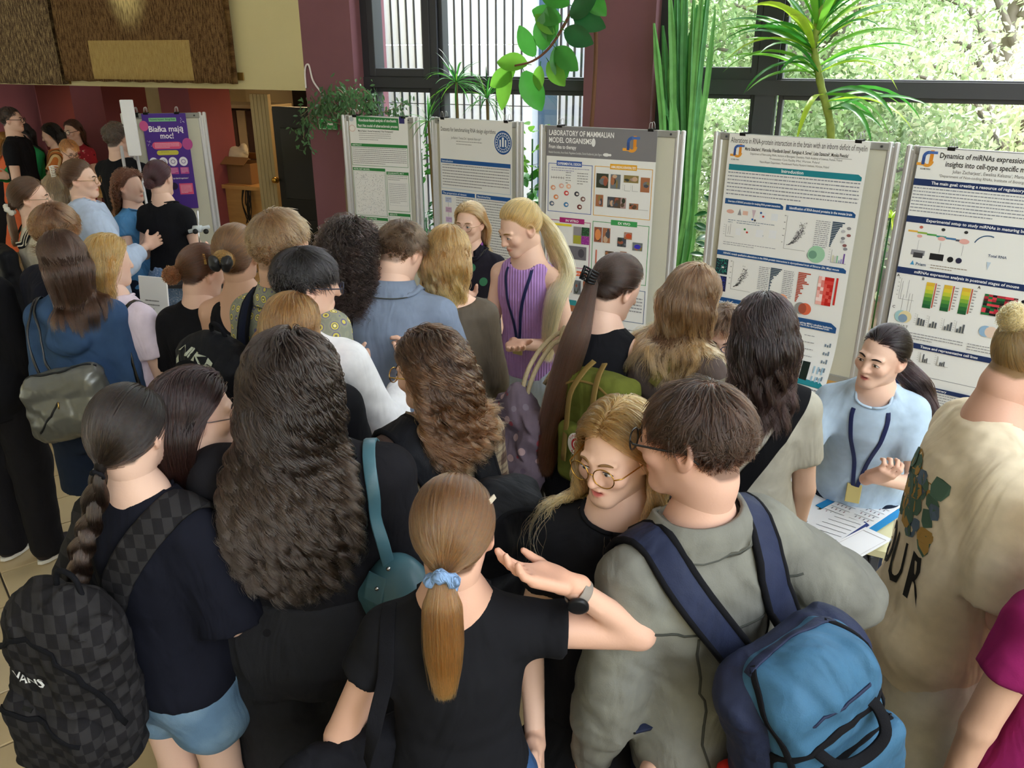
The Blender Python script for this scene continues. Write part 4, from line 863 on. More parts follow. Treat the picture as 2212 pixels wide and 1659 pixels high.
# tapestries on the fascia
def tap_mat(name, kind):
    m = bpy.data.materials.new(name); n, l, b = nodes_of(m); b.inputs['Roughness'].default_value = 1; b.inputs['Specular IOR Level'].default_value = 0; tc = n.new('ShaderNodeTexCoord')
    mp = n.new('ShaderNodeMapping'); mp.inputs['Scale'].default_value = (26, 1, 5); l.new(tc.outputs['Object'], mp.inputs[0])
    t = n.new('ShaderNodeTexNoise'); t.inputs['Scale'].default_value = 3; t.inputs['Detail'].default_value = 6; l.new(mp.outputs[0], t.inputs[0]); sx = n.new('ShaderNodeSeparateXYZ'); l.new(tc.outputs['Object'], sx.inputs[0])
    f = n.new('ShaderNodeTexNoise'); f.inputs['Scale'].default_value = 130; f.inputs['Detail'].default_value = 3; l.new(tc.outputs['Object'], f.inputs[0])
    ma = n.new('ShaderNodeMath'); ma.operation = 'MULTIPLY_ADD'; ma.inputs[1].default_value = .45; l.new(f.outputs[0], ma.inputs[0]); l.new(t.outputs[0], ma.inputs[2])
    r = ramp(n, [(.45, '#2e1d12'), (.65, '#5a422c'), (.85, '#7d6240')] if kind else [(.45, '#2b211a'), (.68, '#5c4a38'), (.9, '#9a8460')]); l.new(ma.outputs[0], r.inputs[0])
    last = r.outputs[0]
    if kind:
        g = ramp(n, [(0, '#7d6038'), (1, '#b59a62')]); l.new(ma.outputs[0], g.inputs[0])
        def step(sock, lo, hi):
            a = n.new('ShaderNodeMath'); a.operation = 'GREATER_THAN'; a.inputs[1].default_value = lo; l.new(sock, a.inputs[0]); c = n.new('ShaderNodeMath'); c.operation = 'LESS_THAN'; c.inputs[1].default_value = hi; l.new(sock, c.inputs[0])
            d = n.new('ShaderNodeMath'); d.operation = 'MULTIPLY'; l.new(a.outputs[0], d.inputs[0]); l.new(c.outputs[0], d.inputs[1]); return d.outputs[0]
        e = n.new('ShaderNodeMath'); e.operation = 'MULTIPLY'; l.new(step(sx.outputs[0], -.60, .56), e.inputs[0]); l.new(step(sx.outputs[2], .02, .34), e.inputs[1])
        mx = n.new('ShaderNodeMix'); mx.data_type = 'RGBA'; l.new(e.outputs[0], mx.inputs[0]); l.new(last, mx.inputs[6]); l.new(g.outputs[0], mx.inputs[7]); last = mx.outputs[2]
        # pale woven sun at the top with gold streaks running down
        vm = n.new('ShaderNodeVectorMath'); vm.operation = 'DISTANCE'; vm.inputs[1].default_value = (-.12, 0, .86); mp2 = n.new('ShaderNodeMapping'); mp2.inputs['Scale'].default_value = (1.7, 0, 1); l.new(tc.outputs['Object'], mp2.inputs[0]); l.new(mp2.outputs[0], vm.inputs[0])
        mr = n.new('ShaderNodeMapRange'); mr.inputs[1].default_value = .50; mr.inputs[2].default_value = .20; l.new(vm.outputs['Value'], mr.inputs[0])
        ml = n.new('ShaderNodeMath'); ml.operation = 'MULTIPLY'; l.new(mr.outputs[0], ml.inputs[0]); l.new(t.outputs[0], ml.inputs[1]); pw = n.new('ShaderNodeMath'); pw.operation = 'POWER'; pw.inputs[1].default_value = 1.6; l.new(ml.outputs[0], pw.inputs[0]); m3 = n.new('ShaderNodeMath'); m3.operation = 'MULTIPLY'; m3.inputs[1].default_value = 3; m3.use_clamp = True; l.new(pw.outputs[0], m3.inputs[0])
        m2 = n.new('ShaderNodeMix'); m2.data_type = 'RGBA'; l.new(m3.outputs[0], m2.inputs[0]); l.new(last, m2.inputs[6]); m2.inputs[7].default_value = (*lin('#e0c88a'), 1); last = m2.outputs[2]
    l.new(last, b.inputs['Base Color']); bp = n.new('ShaderNodeBump'); bp.inputs['Strength'].default_value = .8; bp.inputs['Distance'].default_value = .008; l.new(f.outputs[0], bp.inputs['Height']); l.new(bp.outputs[0], b.inputs['Normal']); return m
def tapestry(pxa, pxb, label, kind, zb):
    ta_, tb_ = wt(pxa, 100, -.06)[0], wt(pxb, 100, -.06)[0]; c = (ta_ + tb_) / 2; r = thing('tapestry', label, 'tapestry', W(c, -.06, zb), WA, None)
    n = 40; V, Fq = [], []; w = (tb_ - ta_) / 2; H = 1.7
    for j in range(24):
        for i in range(n + 1):
            x = -w + 2 * w * i / n; z = H * j / 23; V.append((x, -.035 + .006 * sin(x * 14) + .004 * sin(z * 9 + x * 5), z + .004 * sin(x * 30) * (j == 0)))
    k = len(V); V += [(v[0], .03, v[2]) for v in V[:]]
    q = lambda j, i: j * (n + 1) + i
    for j in range(23):
        for i in range(n): Fq += [(q(j, i), q(j, i + 1), q(j + 1, i + 1), q(j + 1, i)), (k + q(j, i + 1), k + q(j, i), k + q(j + 1, i), k + q(j + 1, i + 1))]
        for i in (0, n): Fq.append((q(j, i), q(j + 1, i), k + q(j + 1, i), k + q(j, i)))
    for i in range(n): Fq.append((q(0, i + 1), q(0, i), k + q(0, i), k + q(0, i + 1)))
    mesh_np('weaving', np.array(V), Fq, tap_mat('weave_%d' % kind, kind), r); mb = MB(); mb.tube([(-w - .03, .02, H - .02), (w + .03, .02, H - .02)], .015); mb.build('hanging_rod', dwood, r, True); return r
tapestry(134, 499, 'brown woven tapestry with a pale sun and gold streaks above the gallery', 1, wt(400, 178)[1])
tapestry(-260, 127, 'dark brown woven tapestry at the left edge of the wall', 0, wt(60, 180)[1] - .0)
mb = MB(); t, z = wt(521, 165); mb.box(W(t, -.01, z), (.062, .008, .062), WR, .002); tag(mb.build('plaque', mat('bronze_plaque', '#8a6a34', .4, metal=.6)), 'small square bronze plaque on the cream wall right of the tapestry', 'plaque')
mb = MB(); t, z = wt(151, 172); mb.box(W(t, -.01, z), (.02, .012, .08), WR); tag(mb.build('label_plate', mat('bronze_plaque', '#8a6a34')), 'narrow bronze plate between the two tapestries', 'plaque')
P_ = [W(*q) for q in [(wt(662, 190)[0], -.01, wt(662, 190)[1]), (wt(660, 150)[0], -.01, wt(660, 150)[1]), (wt(668, 140)[0], -.012, wt(668, 140)[1]), (wt(678, 175)[0], -.012, wt(678, 175)[1]), (wt(700, 205)[0], -.012, wt(700, 205)[1])]]
mb = MB(); mb.tube(catmull(P_, 6), .007, 6); tag(mb.build('cable', mat('white_cable', '#e8e0e0', .5)), 'white looped cable on the edge of the left maroon pillar', 'cable')
# exit sign
t, z = wt(707, 268, -.02); es = thing('exit_sign', 'green exit sign with a white arrow on the left maroon pillar', 'sign', W(t, -.012, z), WA)
mb = MB(); mb.box((0, 0, 0), (.175, .012, .088), None, .002); mb.build('plate', mat('sign_green', '#2f9a4c', .4), es)
mb = MB(); mb.add([(-.055, -.008, 0), (-.02, -.008, .03), (-.005, -.008, .03), (-.03, -.008, .008), (.055, -.008, .008), (.055, -.008, -.008), (-.03, -.008, -.008), (-.005, -.008, -.03), (-.02, -.008, -.03)], [(0, 1, 2, 3), (0, 3, 6), (0, 6, 7, 8), (3, 4, 5, 6)][::1]); 
for a, b, c, d in ((-.082, .082, .036, .039), (-.082, .082, -.039, -.036), (-.082, -.079, -.039, .039)): mb.add([(a, -.008, c), (b, -.008, c), (b, -.008, d), (a, -.008, d)], [(0, 1, 2, 3)])
mb.build('arrow', mat('sign_white', '#eef4ee', .5), es)
# window wall: frames at depth .2 behind the pillar faces
glass = bpy.data.materials.new('window_glass'); n, l, b = nodes_of(glass); tr = n.new('ShaderNodeBsdfTransparent'); gy = n.new('ShaderNodeBsdfGlossy'); gy.inputs['Roughness'].default_value = .02; mx = n.new('ShaderNodeMixShader'); mx.inputs[0].default_value = .05
l.new(tr.outputs[0], mx.inputs[1]); l.new(gy.outputs[0], mx.inputs[2]); l.new(mx.outputs[0], n['Material Output'].inputs[0])
FB = .2
def wx(px, py=150): return wt(px, py, FB)[0]
def wz(px, py): return wt(px, py, FB)[1]
def window(idx, t0, t1, z0, z1, fw=.05, proud=0):
    g = wbox(f'window_{idx}', t0 + fw, t1 - fw, FB + .03, FB + .036, z0 + fw, z1 - fw, glass)
    for a, b_, c, d in ((t0, t0 + fw, z0, z1), (t1 - fw, t1, z0, z1), (t0 + fw, t1 - fw, z0, z0 + fw), (t0 + fw, t1 - fw, z1 - fw, z1)): wbox('window_frame', a, b_, FB - .03 - proud, FB + .07, c, d, frame_m, g, None, .004)
    return g
rz0, rz1 = wz(1100, 193), wz(1100, 170); tl, tm, tr_ = PIL[1], wx(948), PIL[2]
window(1, tl + .06, tm - .04, wz(860, 165), 4.2, .06, .04); wbox('trim_1', tl - .1, tl + .06, FB - .06, FB + .1, 0, 4.3, frame_m); wbox('trim_2', tm - .04, tm + .02, FB - .06, FB + .1, 0, 4.3, frame_m)
window(2, tm + .02, tr_ + .1, rz1 - .02, 4.2, .035); wbox('trim_3', tl, tr_ + .1, FB - .07, FB + .08, rz0, wz(860, 165) if False else rz1, frame_m)
wbox('trim_4', tl, tm, FB - .06, FB + .07, rz1, wz(860, 165) + .01, frame_m)
window(3, tl + .06, tm - .04, .35, rz0, .035); window(4, tm + .02, tr_ + .1, .35, rz0, .035)
tq0, tq1, tq2 = PIL[3], wx(1640), wx(1690); tend = 3.6; r2 = wz(2100, 213), wz(2100, 178)
wbox('trim_5', tq0 - .1, wx(1452), FB - .06, FB + .1, 0, 4.3, frame_m); window(5, wx(1452), tq1, wz(1560, 160), 4.2, .045, .03); wbox('trim_6', tq1, tq2 - .02, FB - .07, FB + .1, 0, 4.3, frame_m)
window(6, tq2 - .02, tend, r2[1] - .02, 4.2, .03); wbox('trim_7', tq0, tend, FB - .08, FB + .09, r2[0], r2[1], frame_m); wbox('trim_8', tq0, tq1, FB - .06, FB + .08, r2[1], wz(1560, 160) + .01, frame_m)
window(7, wx(1500), tq1, .35, r2[0], .03); window(8, tq2, tend, .35, r2[0], .03); wbox('wall_window_sill', PIL[1], tend, FB - .1, FB + .12, 0, .36, mat('sill_wall', '#9c8f7c', .8)); wbox('trim_9', tend, tend + .12, -.1, .5, 0, 4.3, frame_m)
wbox('trim_sill', PIL[1] - .05, tend, -.35, FB - .06, .40, .44, mat('sill_wood', '#b58a52', .5, var=.1)); wbox('trim_planter', PIL[1] - .05, tend, -.34, -.30, 0, .40, wood)
mb = MB(); mb.box((tend * .5 + 1.9, 1.0, 2.15), (.1, 9, 4.3)); o = mb.build('wall_right', cream); o.location = (.62, -.2, 0); o['kind'] = 'structure'
mb = MB(); mb.box((-9.05, 5, 2.15), (.1, 22, 4.4)); tag(mb.build('wall_left', cream), kind='structure'); mb = MB(); mb.box((-2.7, -6, 2.15), (12.8, .1, 4.4)); tag(mb.build('wall_back', cream), kind='structure')
# unseen glowing ceiling panels, added to light the hall
fill_m = mat('fill_glow', '#f2f4ff', .5, emit=.9)
for i, (x, y) in enumerate([(-3.4, 1.2), (-.6, .4), (1.6, .8), (-4.6, 4.6), (-1.4, 3.6), (.9, 3.2), (-3.2, -2.6), (0, -3.2)]):
    q = thing('hall_fill_panel', ['far left', 'near middle', 'near right', 'rear left', 'rear middle', 'rear right', 'left back', 'right back'][i] + ' square white fill light panel added over the hall', 'lamp', (x, y, 4.29), WA, 'added fill panels over the hall'); m_ = MB(); m_.box((0, 0, -.03), (.9, .9, .04)); m_.build('diffuser', fill_m, q)
    m_ = MB(); m_.box((0, 0, -.005), (1.0, 1.0, .04)); m_.build('housing', frame_m, q)
for i, (t, b) in enumerate([(-6.2, 1.9), (-4.0, 2.2), (-3.2, .9)]):  # unseen warm panels, added to brighten the dark recess
    q = thing('recess_fill_panel', ['leftmost', 'middle', 'rightmost'][i] + ' flat warm fill light added under the gallery', 'lamp', W(t, b, 2.015), WA, 'added fill lights under the gallery'); m_ = MB(); m_.box((0, 0, -.02), (.5, .25, .03)); m_.build('diffuser', mat('fill_glow_warm', '#ffdca8', .5, emit=16.0), q)
# ---------------------------------------------------------------- outside
mb = MB(); mb.box((2, 30, -.5), (90, 46, .1)); tag(mb.build('ground', mat('outside_ground', '#b0b0a2', .95, var=.3, vscale=.8)), kind='structure')
bw = thing('neighbouring_wall', 'pale concrete wall with thin dark vertical ribs outside the left windows', 'wall'); conc = mat('pale_concrete', '#e4eaf2', .9, var=.03, vscale=1.5)
b0 = 4.2; x0, x1 = wt(740, 100, b0)[0] - .2, wt(1150, 100, b0)[0]
for i in range(7): 
    z = -.5 + i * .72; wbox('panel', x0, x1, b0, b0 + .3, z, z + .71, conc, bw, None)
for i in range(int((x1 - x0) / .115)): t = x0 + .06 + i * .115; wbox('rib', t - .006, t + .006, b0 - .03, b0, -.5, 4.5, mat('rib_grey', '#26282c', .8), bw, None)
wbox('corner_window', x1 + .0, x1 + .30, b0 + .2, b0 + .3, -.4, 4.6, mat('outer_window', '#3d5b74', .2), bw, None); wbox('corner_panel', x1 + .30, x1 + .9, b0 + .1, b0 + .4, -.4, 4.6, conc, bw, None)
for i in range(7): t = x1 + .34 + i * .09; wbox('rib', t - .006, t + .006, b0 + .05, b0 + .1, -.4, 4.6, mat('rib_grey', '#6a6a66'), bw, None)
leafm = bpy.data.materials.new('tree_leaf'); n, l, b = nodes_of(leafm); b.inputs['Roughness'].default_value = .6; a = n.new('ShaderNodeVertexColor'); a.layer_name = 'Col'; l.new(a.outputs[0], b.inputs['Base Color'])
tl_ = n.new('ShaderNodeBsdfTranslucent'); l.new(a.outputs[0], tl_.inputs[0]); mx = n.new('ShaderNodeMixShader'); mx.inputs[0].default_value = .5; l.new(b.outputs[0], mx.inputs[1]); l.new(tl_.outputs[0], mx.inputs[2]); l.new(mx.outputs[0], n['Material Output'].inputs[0])
bark = mat('bark', '#6a6258', .9, var=.2)
def leaves(C, size, rng, cols, name, parent, flat=.3):
    N = len(C); d = rng.normal(size=(N, 3)); d /= np.linalg.norm(d, axis=1)[:, None]; e = np.cross(d, rng.normal(size=(N, 3))); e /= np.linalg.norm(e, axis=1)[:, None]; sz = size * rng.uniform(.6, 1.3, N)[:, None]
    V = np.stack([C - d * sz, C + e * sz * .45, C + d * sz, C - e * sz * .45], 1).reshape(-1, 3); c = np.array([lin(x) for x in cols])[rng.integers(0, len(cols), N)] * rng.uniform(.75, 1.2, (N, 1))
    return mesh_np(name, V, np.arange(4 * N).reshape(-1, 4), leafm, parent, False, col=np.repeat(c, 4, 0))
def tree(x, y, h, r, n, cols, label, seed, size=.042):
    rng = np.random.default_rng(seed); t = thing('tree', label, 'tree', (x, y, -.45), 0, 'trees outside the windows'); mb = MB(); pts = catmull([(0, 0, 0), (.1, .05, h * .3), (-.05, .1, h * .6), (.1, 0, h * .9)], 4); mb.tube(pts, [.13 * (1 - i / len(pts) * .8) for i in range(len(pts))], 7)
    C = []
    for k in range(16):
        a = rng.random() * 6.28; zz = h * rng.uniform(.15, .95); rr = r * rng.uniform(.4, 1); e = np.array([cos(a) * rr, sin(a) * rr, zz + .3]); mb.tube([(0, 0, zz * .8), tuple(e * (.5, .5, .95)), tuple(e)], [.05, .03, .012], 5)
        C.append(e + rng.normal(size=(n // 16, 3)) * np.array([.5, .5, .42]) * r * .42)
    mb.build('trunk', bark, t, True); leaves(np.concatenate(C), size, rng, cols, 'foliage', t); return t
G1, G2, G3 = ['#b4c694', '#98b07a', '#c6d2aa'], ['#7f9860', '#a0b684', '#688450'], ['#c6cca0', '#aeba8a', '#d8dcba']
for i, (px, d, h, r, n, cc, lb) in enumerate([(1500, 12, 5.5, 1.8, 8000, G1, 'pale green leafy tree seen through the window beside the cactus'), (1760, 10.5, 5.0, 1.7, 9000, G2, 'green tree behind the tall dracaena'), (1980, 12.5, 6.0, 2.1, 10000, G3, 'yellow green tree in the middle of the right window'),
    (2190, 10, 5.2, 1.8, 9000, G1, 'bushy pale tree at the right edge of the window'), (1660, 16, 7.5, 2.6, 9000, G3, 'tall pale tree far behind the window mullion'), (2100, 17, 8, 3.0, 10000, G2, 'tall tree far off to the right'), (1400, 17, 7.5, 2.6, 6000, G2, 'tree far off behind the middle pillar'), (1880, 9.2, 2.3, 1.3, 6000, G2, 'low bush right outside the lower right window'), (1640, 9.4, 2.0, 1.2, 6000, G1, 'low bush outside the window behind the cactus'), (2230, 8.2, 2.4, 1.3, 6000, G3, 'low pale bush at the far right'), (1150, 15, 6, 2.2, 5000, G1, 'tree behind the corner of the concrete wall')]):
    tree((px - 1106) / 1920 * d, d, h, r, int(n * 1.7), cc, lb, 40 + i)
# ---------------------------------------------------------------- exhibition boards and posters
alu = mat('aluminium', '#cfcfd2', .4, metal=.6); felt = mat('board_felt', '#c4c2b2', .95, bump=.3, bscale=200); board_grey = mat('board_grey', '#8e8d88', .6); paper = mat('poster_paper', '#e6e6e4', .55, spec=.35)
BT, BB = 1.85, .47
def board(pA, pB, label, top=BT, bottom=BB, uA=None):
    """pA, pB pixels of the upper corners"""
    A, B = at_z(*pA, top), at_z(*pB, top); d = B - A; w = np.linalg.norm(d[:2]); a = atan2(d[1], d[0]); r = thing('exhibition_board', label, 'board', (A[0], A[1], 0), a, 'exhibition boards in front of the windows')
    mb = MB(); mb.box((w / 2, .012, (top + bottom) / 2), (w - .10, .022, top - bottom - .06)); mb.build('felt_panel', felt, r)
    for z in (top - .02, bottom + .02): mb = MB(); mb.box((w / 2, .01, z), (w - .10, .035, .04), None, .004); mb.build('rail', board_grey, r)
    for x in (.035, w - .035):
        mb = MB(); 
        for k in (-.017, .017):
            mb.tube([(x + k, .01, .03), (x + k, .01, top)], .0155, 10); mb.tube([(x + k, .01, top), (x + k, .01, top + .004)], .011, 8)
        mb.box((x, .01, top / 2), (.012, .02, top - .04)); mb.build('post', alu, r, False); 
        mb = MB(); mb.box((x, .01, .018), (.06, .5, .03), None, .006); mb.build('foot', alu, r)
    for x in (.09, w - .09):
        mb = MB(); mb.box((x, -.009, top - .02), (.012, .006, .012), None, .002); mb.build('corner_screw', frame_m, r)
    return r, A, unit(d), w
_font = {}
def text_mesh(s, bold=False):
    k = (s, bold)
    if k in _font: return _font[k]
    cu = bpy.data.curves.new('t', 'FONT'); cu.body = s; cu.size = 1; cu.resolution_u = 2; cu.offset = .016 if bold else 0
    o = bpy.data.objects.new('t', cu); COL.objects.link(o); dg = bpy.context.evaluated_depsgraph_get(); me = bpy.data.meshes.new_from_object(o.evaluated_get(dg))
    V = np.zeros(len(me.vertices) * 3, np.float32); me.vertices.foreach_get('co', V); V = V.reshape(-1, 3); F = [tuple(p.vertices) for p in me.polygons]
    bpy.data.objects.remove(o); bpy.data.curves.remove(cu); bpy.data.meshes.remove(me); _font[k] = (V, F); return V, F
class Print:
    """flat print: items in sheet units, x right 0..1, y down"""
    def __init__(s): s.V = []; s.F = []; s.C = []; s.k = 0; s.lay = 0
    def poly(s, P, c, lay=None):
        s.lay += 1; z = s.lay; s.V += [(p[0], p[1], z) for p in P]; s.F.append(tuple(range(s.k, s.k + len(P)))); s.C += [lin(c)] * len(P); s.k += len(P)
    def rect(s, x, y, w, h, c): s.poly([(x, y + h), (x + w, y + h), (x + w, y), (x, y)], c)
    def frame(s, x, y, w, h, c, t=.004):
        for r in ((x, y, w, t), (x, y + h - t, w, t), (x, y, t, h), (x + w - t, y, t, h)): s.rect(*r, c)
    def ell(s, x, y, rx, ry, c, n=20): s.poly([(x + rx * cos(2 * pi * k / n), y + ry * sin(2 * pi * k / n)) for k in range(n)][::-1], c)
    def ring(s, x, y, r0, r1, c, a0=0, a1=360, n=20):
        s.lay += 1
        for k in range(n + 1):
            a = radians(a0 + (a1 - a0) * k / n)
            for r in (r0, r1): s.V.append((x + r * cos(a), y + r * sin(a), s.lay)); s.C.append(lin(c))
        s.F += [(s.k + 2 * k, s.k + 2 * k + 1, s.k + 2 * k + 3, s.k + 2 * k + 2) for k in range(n)]; s.k += 2 * n + 2
    def text(s, x, y, size, t, c='#222222', bold=False, align='l', width=None, sx=1.0, maxw=None):
        V, F = text_mesh(t, bold); s.lay += 1
        if not len(V): return
        w = V[:, 0].max() - V[:, 0].min(); 
        if width: sx = width / (w * size)
        if maxw: sx = min(1, maxw / (w * size))
        x0 = x - (w * size * sx / 2 if align == 'c' else (w * size * sx if align == 'r' else 0))
        s.V += [(x0 + v[0] * size * sx, y - v[1] * size, s.lay) for v in V]; s.F += [tuple(i + s.k for i in f) for f in F]; s.C += [lin(c)] * len(V); s.k += len(V)
    def lines(s, x, y, w, n, dy, c='#8a8a8e', h=.35, seed=0, last=.6):
        r = random.Random(seed + int(x * 997) + int(y * 991)); s.lay += 1; z = s.lay
        for i in range(n):
            xx = x; end = x + w * (last if i == n - 1 else 1)
            while xx < end - .004:
                ww = min(r.uniform(.008, .03), end - xx); yy = y + i * dy
                s.V += [(xx, yy + dy * h * .8, z), (xx + ww, yy + dy * h * .8, z), (xx + ww, yy, z), (xx, yy, z)]; s.F.append((s.k, s.k + 1, s.k + 2, s.k + 3)); s.C += [lin(c)] * 4; s.k += 4; xx += ww + .0045
    def dots(s, x, y, w, h, n, c, seed=0, sz=.003, tri=True):
        r = random.Random(seed); s.lay += 1
        for i in range(n):
            t = r.random(); px = x + w * (t if not tri else t ** .5 * r.uniform(.6, 1)); py = y + h * (1 - (t ** 1.0 * r.uniform(.5, 1) if tri else r.random()))
            s.V += [(px - sz, py, s.lay), (px, py + sz, s.lay), (px + sz, py, s.lay), (px, py - sz, s.lay)]; s.F.append((s.k, s.k + 1, s.k + 2, s.k + 3)); s.C += [lin(c)] * 4; s.k += 4
    def bars(s, x, y, w, hs, c, up=True, gap=.35):
        n = len(hs); bw = w / n
        for i, hh in enumerate(hs): s.rect(x + i * bw, y - hh if up else y, bw * (1 - gap), hh, c[i % len(c)] if isinstance(c, list) else c)
    def hbars(s, x, y, dy, ws, c):
        for i, w in enumerate(ws): s.rect(x, y + i * dy, w, dy * .7, c)
    def axes(s, x, y, w, h, c='#777777', t=.002): s.rect(x, y, t, h, c); s.rect(x, y + h - t, w, t, c); s.lines(x - .02, y, .012, 5, h / 5, c, .12, last=1)
    def logo(s, x, y, k):
        s.rect(x + .40 * k, y, .2 * k, .75 * k, '#d98a2b'); s.ring(x + .32 * k, y + .62 * k, .16 * k, .34 * k, '#e09a3a', 0, 180); s.rect(x - .25 * k, y + .72 * k, .45 * k, .16 * k, '#e8a33c')
        s.ring(x + .34 * k, y + .38 * k, .16 * k, .34 * k, '#3b5c9e', 180, 290); s.rect(x, y + .38 * k, .18 * k, .45 * k, '#35508c'); s.rect(x + .3 * k, y + .05 * k, .5 * k, .15 * k, '#4a6db0')
    def build(s, pm, name, parent, rough=.5):
        V = np.array(s.V); P = np.array([pm(v[0], v[1], .0006 + v[2] * .00002) for v in V]); n = len(s.F)
        me = bpy.data.meshes.new(name); me.from_pydata([tuple(p) for p in P], [], s.F); a = me.color_attributes.new('Col', 'FLOAT_COLOR', 'POINT'); c = np.ones((len(V), 4), np.float32); c[:, :3] = np.array(s.C); a.data.foreach_set('color', c.ravel())
        me.materials.append(attr_mat('poster_ink', .55, .3)); return link(name, me, parent)
def poster(bd, u0, u1, H, label, fill, drop=.0, curl=.0, wave=.0, tilt=0.0, pm_mat=None, clips=(.12, .86), short='poster', name='poster', skew=0):
    """u0..u1 fraction of the board's width, H height/width of the sheet"""
    r, A, d, w = bd; wd = (u1 - u0) * w; nrm = np.array([d[1], -d[0], 0]); ang = atan2(d[1], d[0]); q = thing(name, label, 'poster', A + d * (u0 * w) + nrm * .02 - np.array([0, 0, drop]), ang)
    def pm(x, y, e=0):
        out = .004 + wave * sin(x * 5 + y * 2) * min(1, y * 3) + curl * max(0, y - H * .72) ** 2 * 6 * (.3 + .7 * x); return (x * wd + skew * y * wd, -out - e, -y * wd)
    V, F = [], []; nx, ny = 8, 26
    for s_ in (0, -.0012):
        for j in range(ny + 1):
            for i in range(nx + 1): x, y, z = pm(i / nx, H * j / ny, s_); V.append((x, y, z))
    k = (nx + 1) * (ny + 1); 
    for j in range(ny):
        for i in range(nx): a = j * (nx + 1) + i; F += [(a, a + nx + 1, a + nx + 2, a + 1), (k + a + 1, k + a + nx + 2, k + a + nx + 1, k + a)]
    mesh_np('sheet', np.array(V), F, pm_mat or paper, q)
    p = Print(); fill(p); 
    # keep sub-triangulation fine enough to follow the sheet: wave amplitude is small
    p.build(pm, 'print', q)
    for c in clips:
        cq = thing('binder_clip', ('left', 'right', 'middle')[{0: 0, len(clips) - 1: 1}.get(list(clips).index(c), 2)] + ' black binder clip on top of the ' + short, 'clip', A + d * (u0 * w + c * wd), ang, 'binder clips on the ' + short); mb = MB()
        mb.add([(-.018, -.018, -.028), (.018, -.018, -.028), (.018, -.03, .008), (-.018, -.03, .008), (-.018, .03, .008), (.018, .03, .008), (.018, .03, -.028), (-.018, .03, -.028)], [(0, 1, 2, 3), (3, 2, 5, 4), (4, 5, 6, 7)]); mb.build('body', frame_m if 'clip_black' not in _M else _M['clip_black'], cq)
        for yy in (-.026, .02):
            mb = MB(); mb.tube([(-.012, yy, .006), (-.009, yy, .035), (-.004, yy, .046), (.004, yy, .046), (.009, yy, .035), (.012, yy, .006)], .0016, 6); mb.build('wire_handle', alu, cq, True)
    return q
mat('clip_black', '#141416', .4)
def head_bar(p, x, y, w, h, c, t, size=None, tc='#f2f2f2', cut=True, al='c'):
    p.poly([(x, y + h), (x + w, y + h), (x + w, y + h * .4), (x + w - h * .6, y), (x, y)] if cut else [(x, y + h), (x + w, y + h), (x + w, y), (x, y)], c)
    size = size or h * .8; p.text(x + w / 2 if al == 'c' else x + .01, y + h * .5 + size * .3, size, t, tc, True, al, maxw=w * .9)
PHC = ['#8a7a4a', '#5b4a3c', '#6f7478', '#a56b4b', '#4b4d55', '#a98c8a', '#3a3f33', '#93543f', '#c8a78c']
def photo(p, x, y, w, h, seed):
    r = random.Random(seed); c = r.choice(PHC); p.rect(x, y, w, h, c)
    for i in range(5): 
        ww, hh = w * r.uniform(.1, .35), h * r.uniform(.1, .35); p.ell(x + ww + (w - 2 * ww) * r.random(), y + hh + (h - 2 * hh) * r.random(), ww, hh, r.choice(PHC), 9)
NV, TL = '#1f4f86', '#1d7f8c'
def fill_green(p):
    G = '#2f7d42'
    p.ell(.045, .045, .04, .035, '#b9c0c8'); p.ell(.05, .18, .055, .05, '#d8b9b4'); p.ell(.05, .18, .045, .04, '#ece8e4'); p.rect(.86, -.01, .09, .10, '#33306a')
    p.poly([(.13, .17), (.85, .19), (.85, .02), (.13, 0)], G); p.text(.49, .075, .058, 'Knockout-based analysis of stochastic', '#f2f2f2', True, 'c', .64); p.text(.49, .155, .058, 'Petri Net model of atherosclerosis process', '#f2f2f2', True, 'c', .68)
    p.text(.15, .225, .036, 'Marcin Radom\u00b9, Dorota Formanowicz\u00b2, Piotr Formanowicz\u00b9', '#333333', True, 'l', .6); p.lines(.16, .245, .55, 4, .03, '#9a9a9a')
    def sec(x, y, w, h, t): p.frame(x, y, w, h, G, .006); p.rect(x, y, w, .045, G); p.text(x + .02, y + .035, .034, t, '#dfeee0', True)
    sec(.01, .40, .97, .33, 'ABSTRACT'); p.lines(.03, .455, .93, 9, .029, '#77777c')
    sec(.01, .76, .57, .74, 'PETRI NET MODEL'); p.frame(.03, .82, .53, .66, '#a9adb2', .003); p.dots(.05, .84, .48, .62, 260, '#8a8f96', 4, .005, False); p.dots(.05, .84, .48, .62, 120, '#b7a0a0', 5, .004, False)
    for i in range(24): r = random.Random(i); x, y = .06 + .45 * r.random(), .85 + .58 * r.random(); p.rect(x, y, r.uniform(.02, .1), .002, '#9aa0a6')
    sec(.60, .80, .38, .60, 'INVARIANTS, MCT'); p.lines(.62, .86, .34, 3, .028); p.frame(.63, .97, .32, .34, '#b0b4b8', .003); p.lines(.64, .985, .29, 11, .028, '#a6a6aa')
    sec(.01, 1.52, .57, .34, 'KNOCKOUT ANALYSIS'); p.lines(.03, 1.58, .52, 9, .028); sec(.60, 1.43, .38, .45, 'RESULTS'); p.lines(.80, 1.49, .16, 13, .027); p.frame(.62, 1.5, .16, .3, '#b0b4b8', .003)
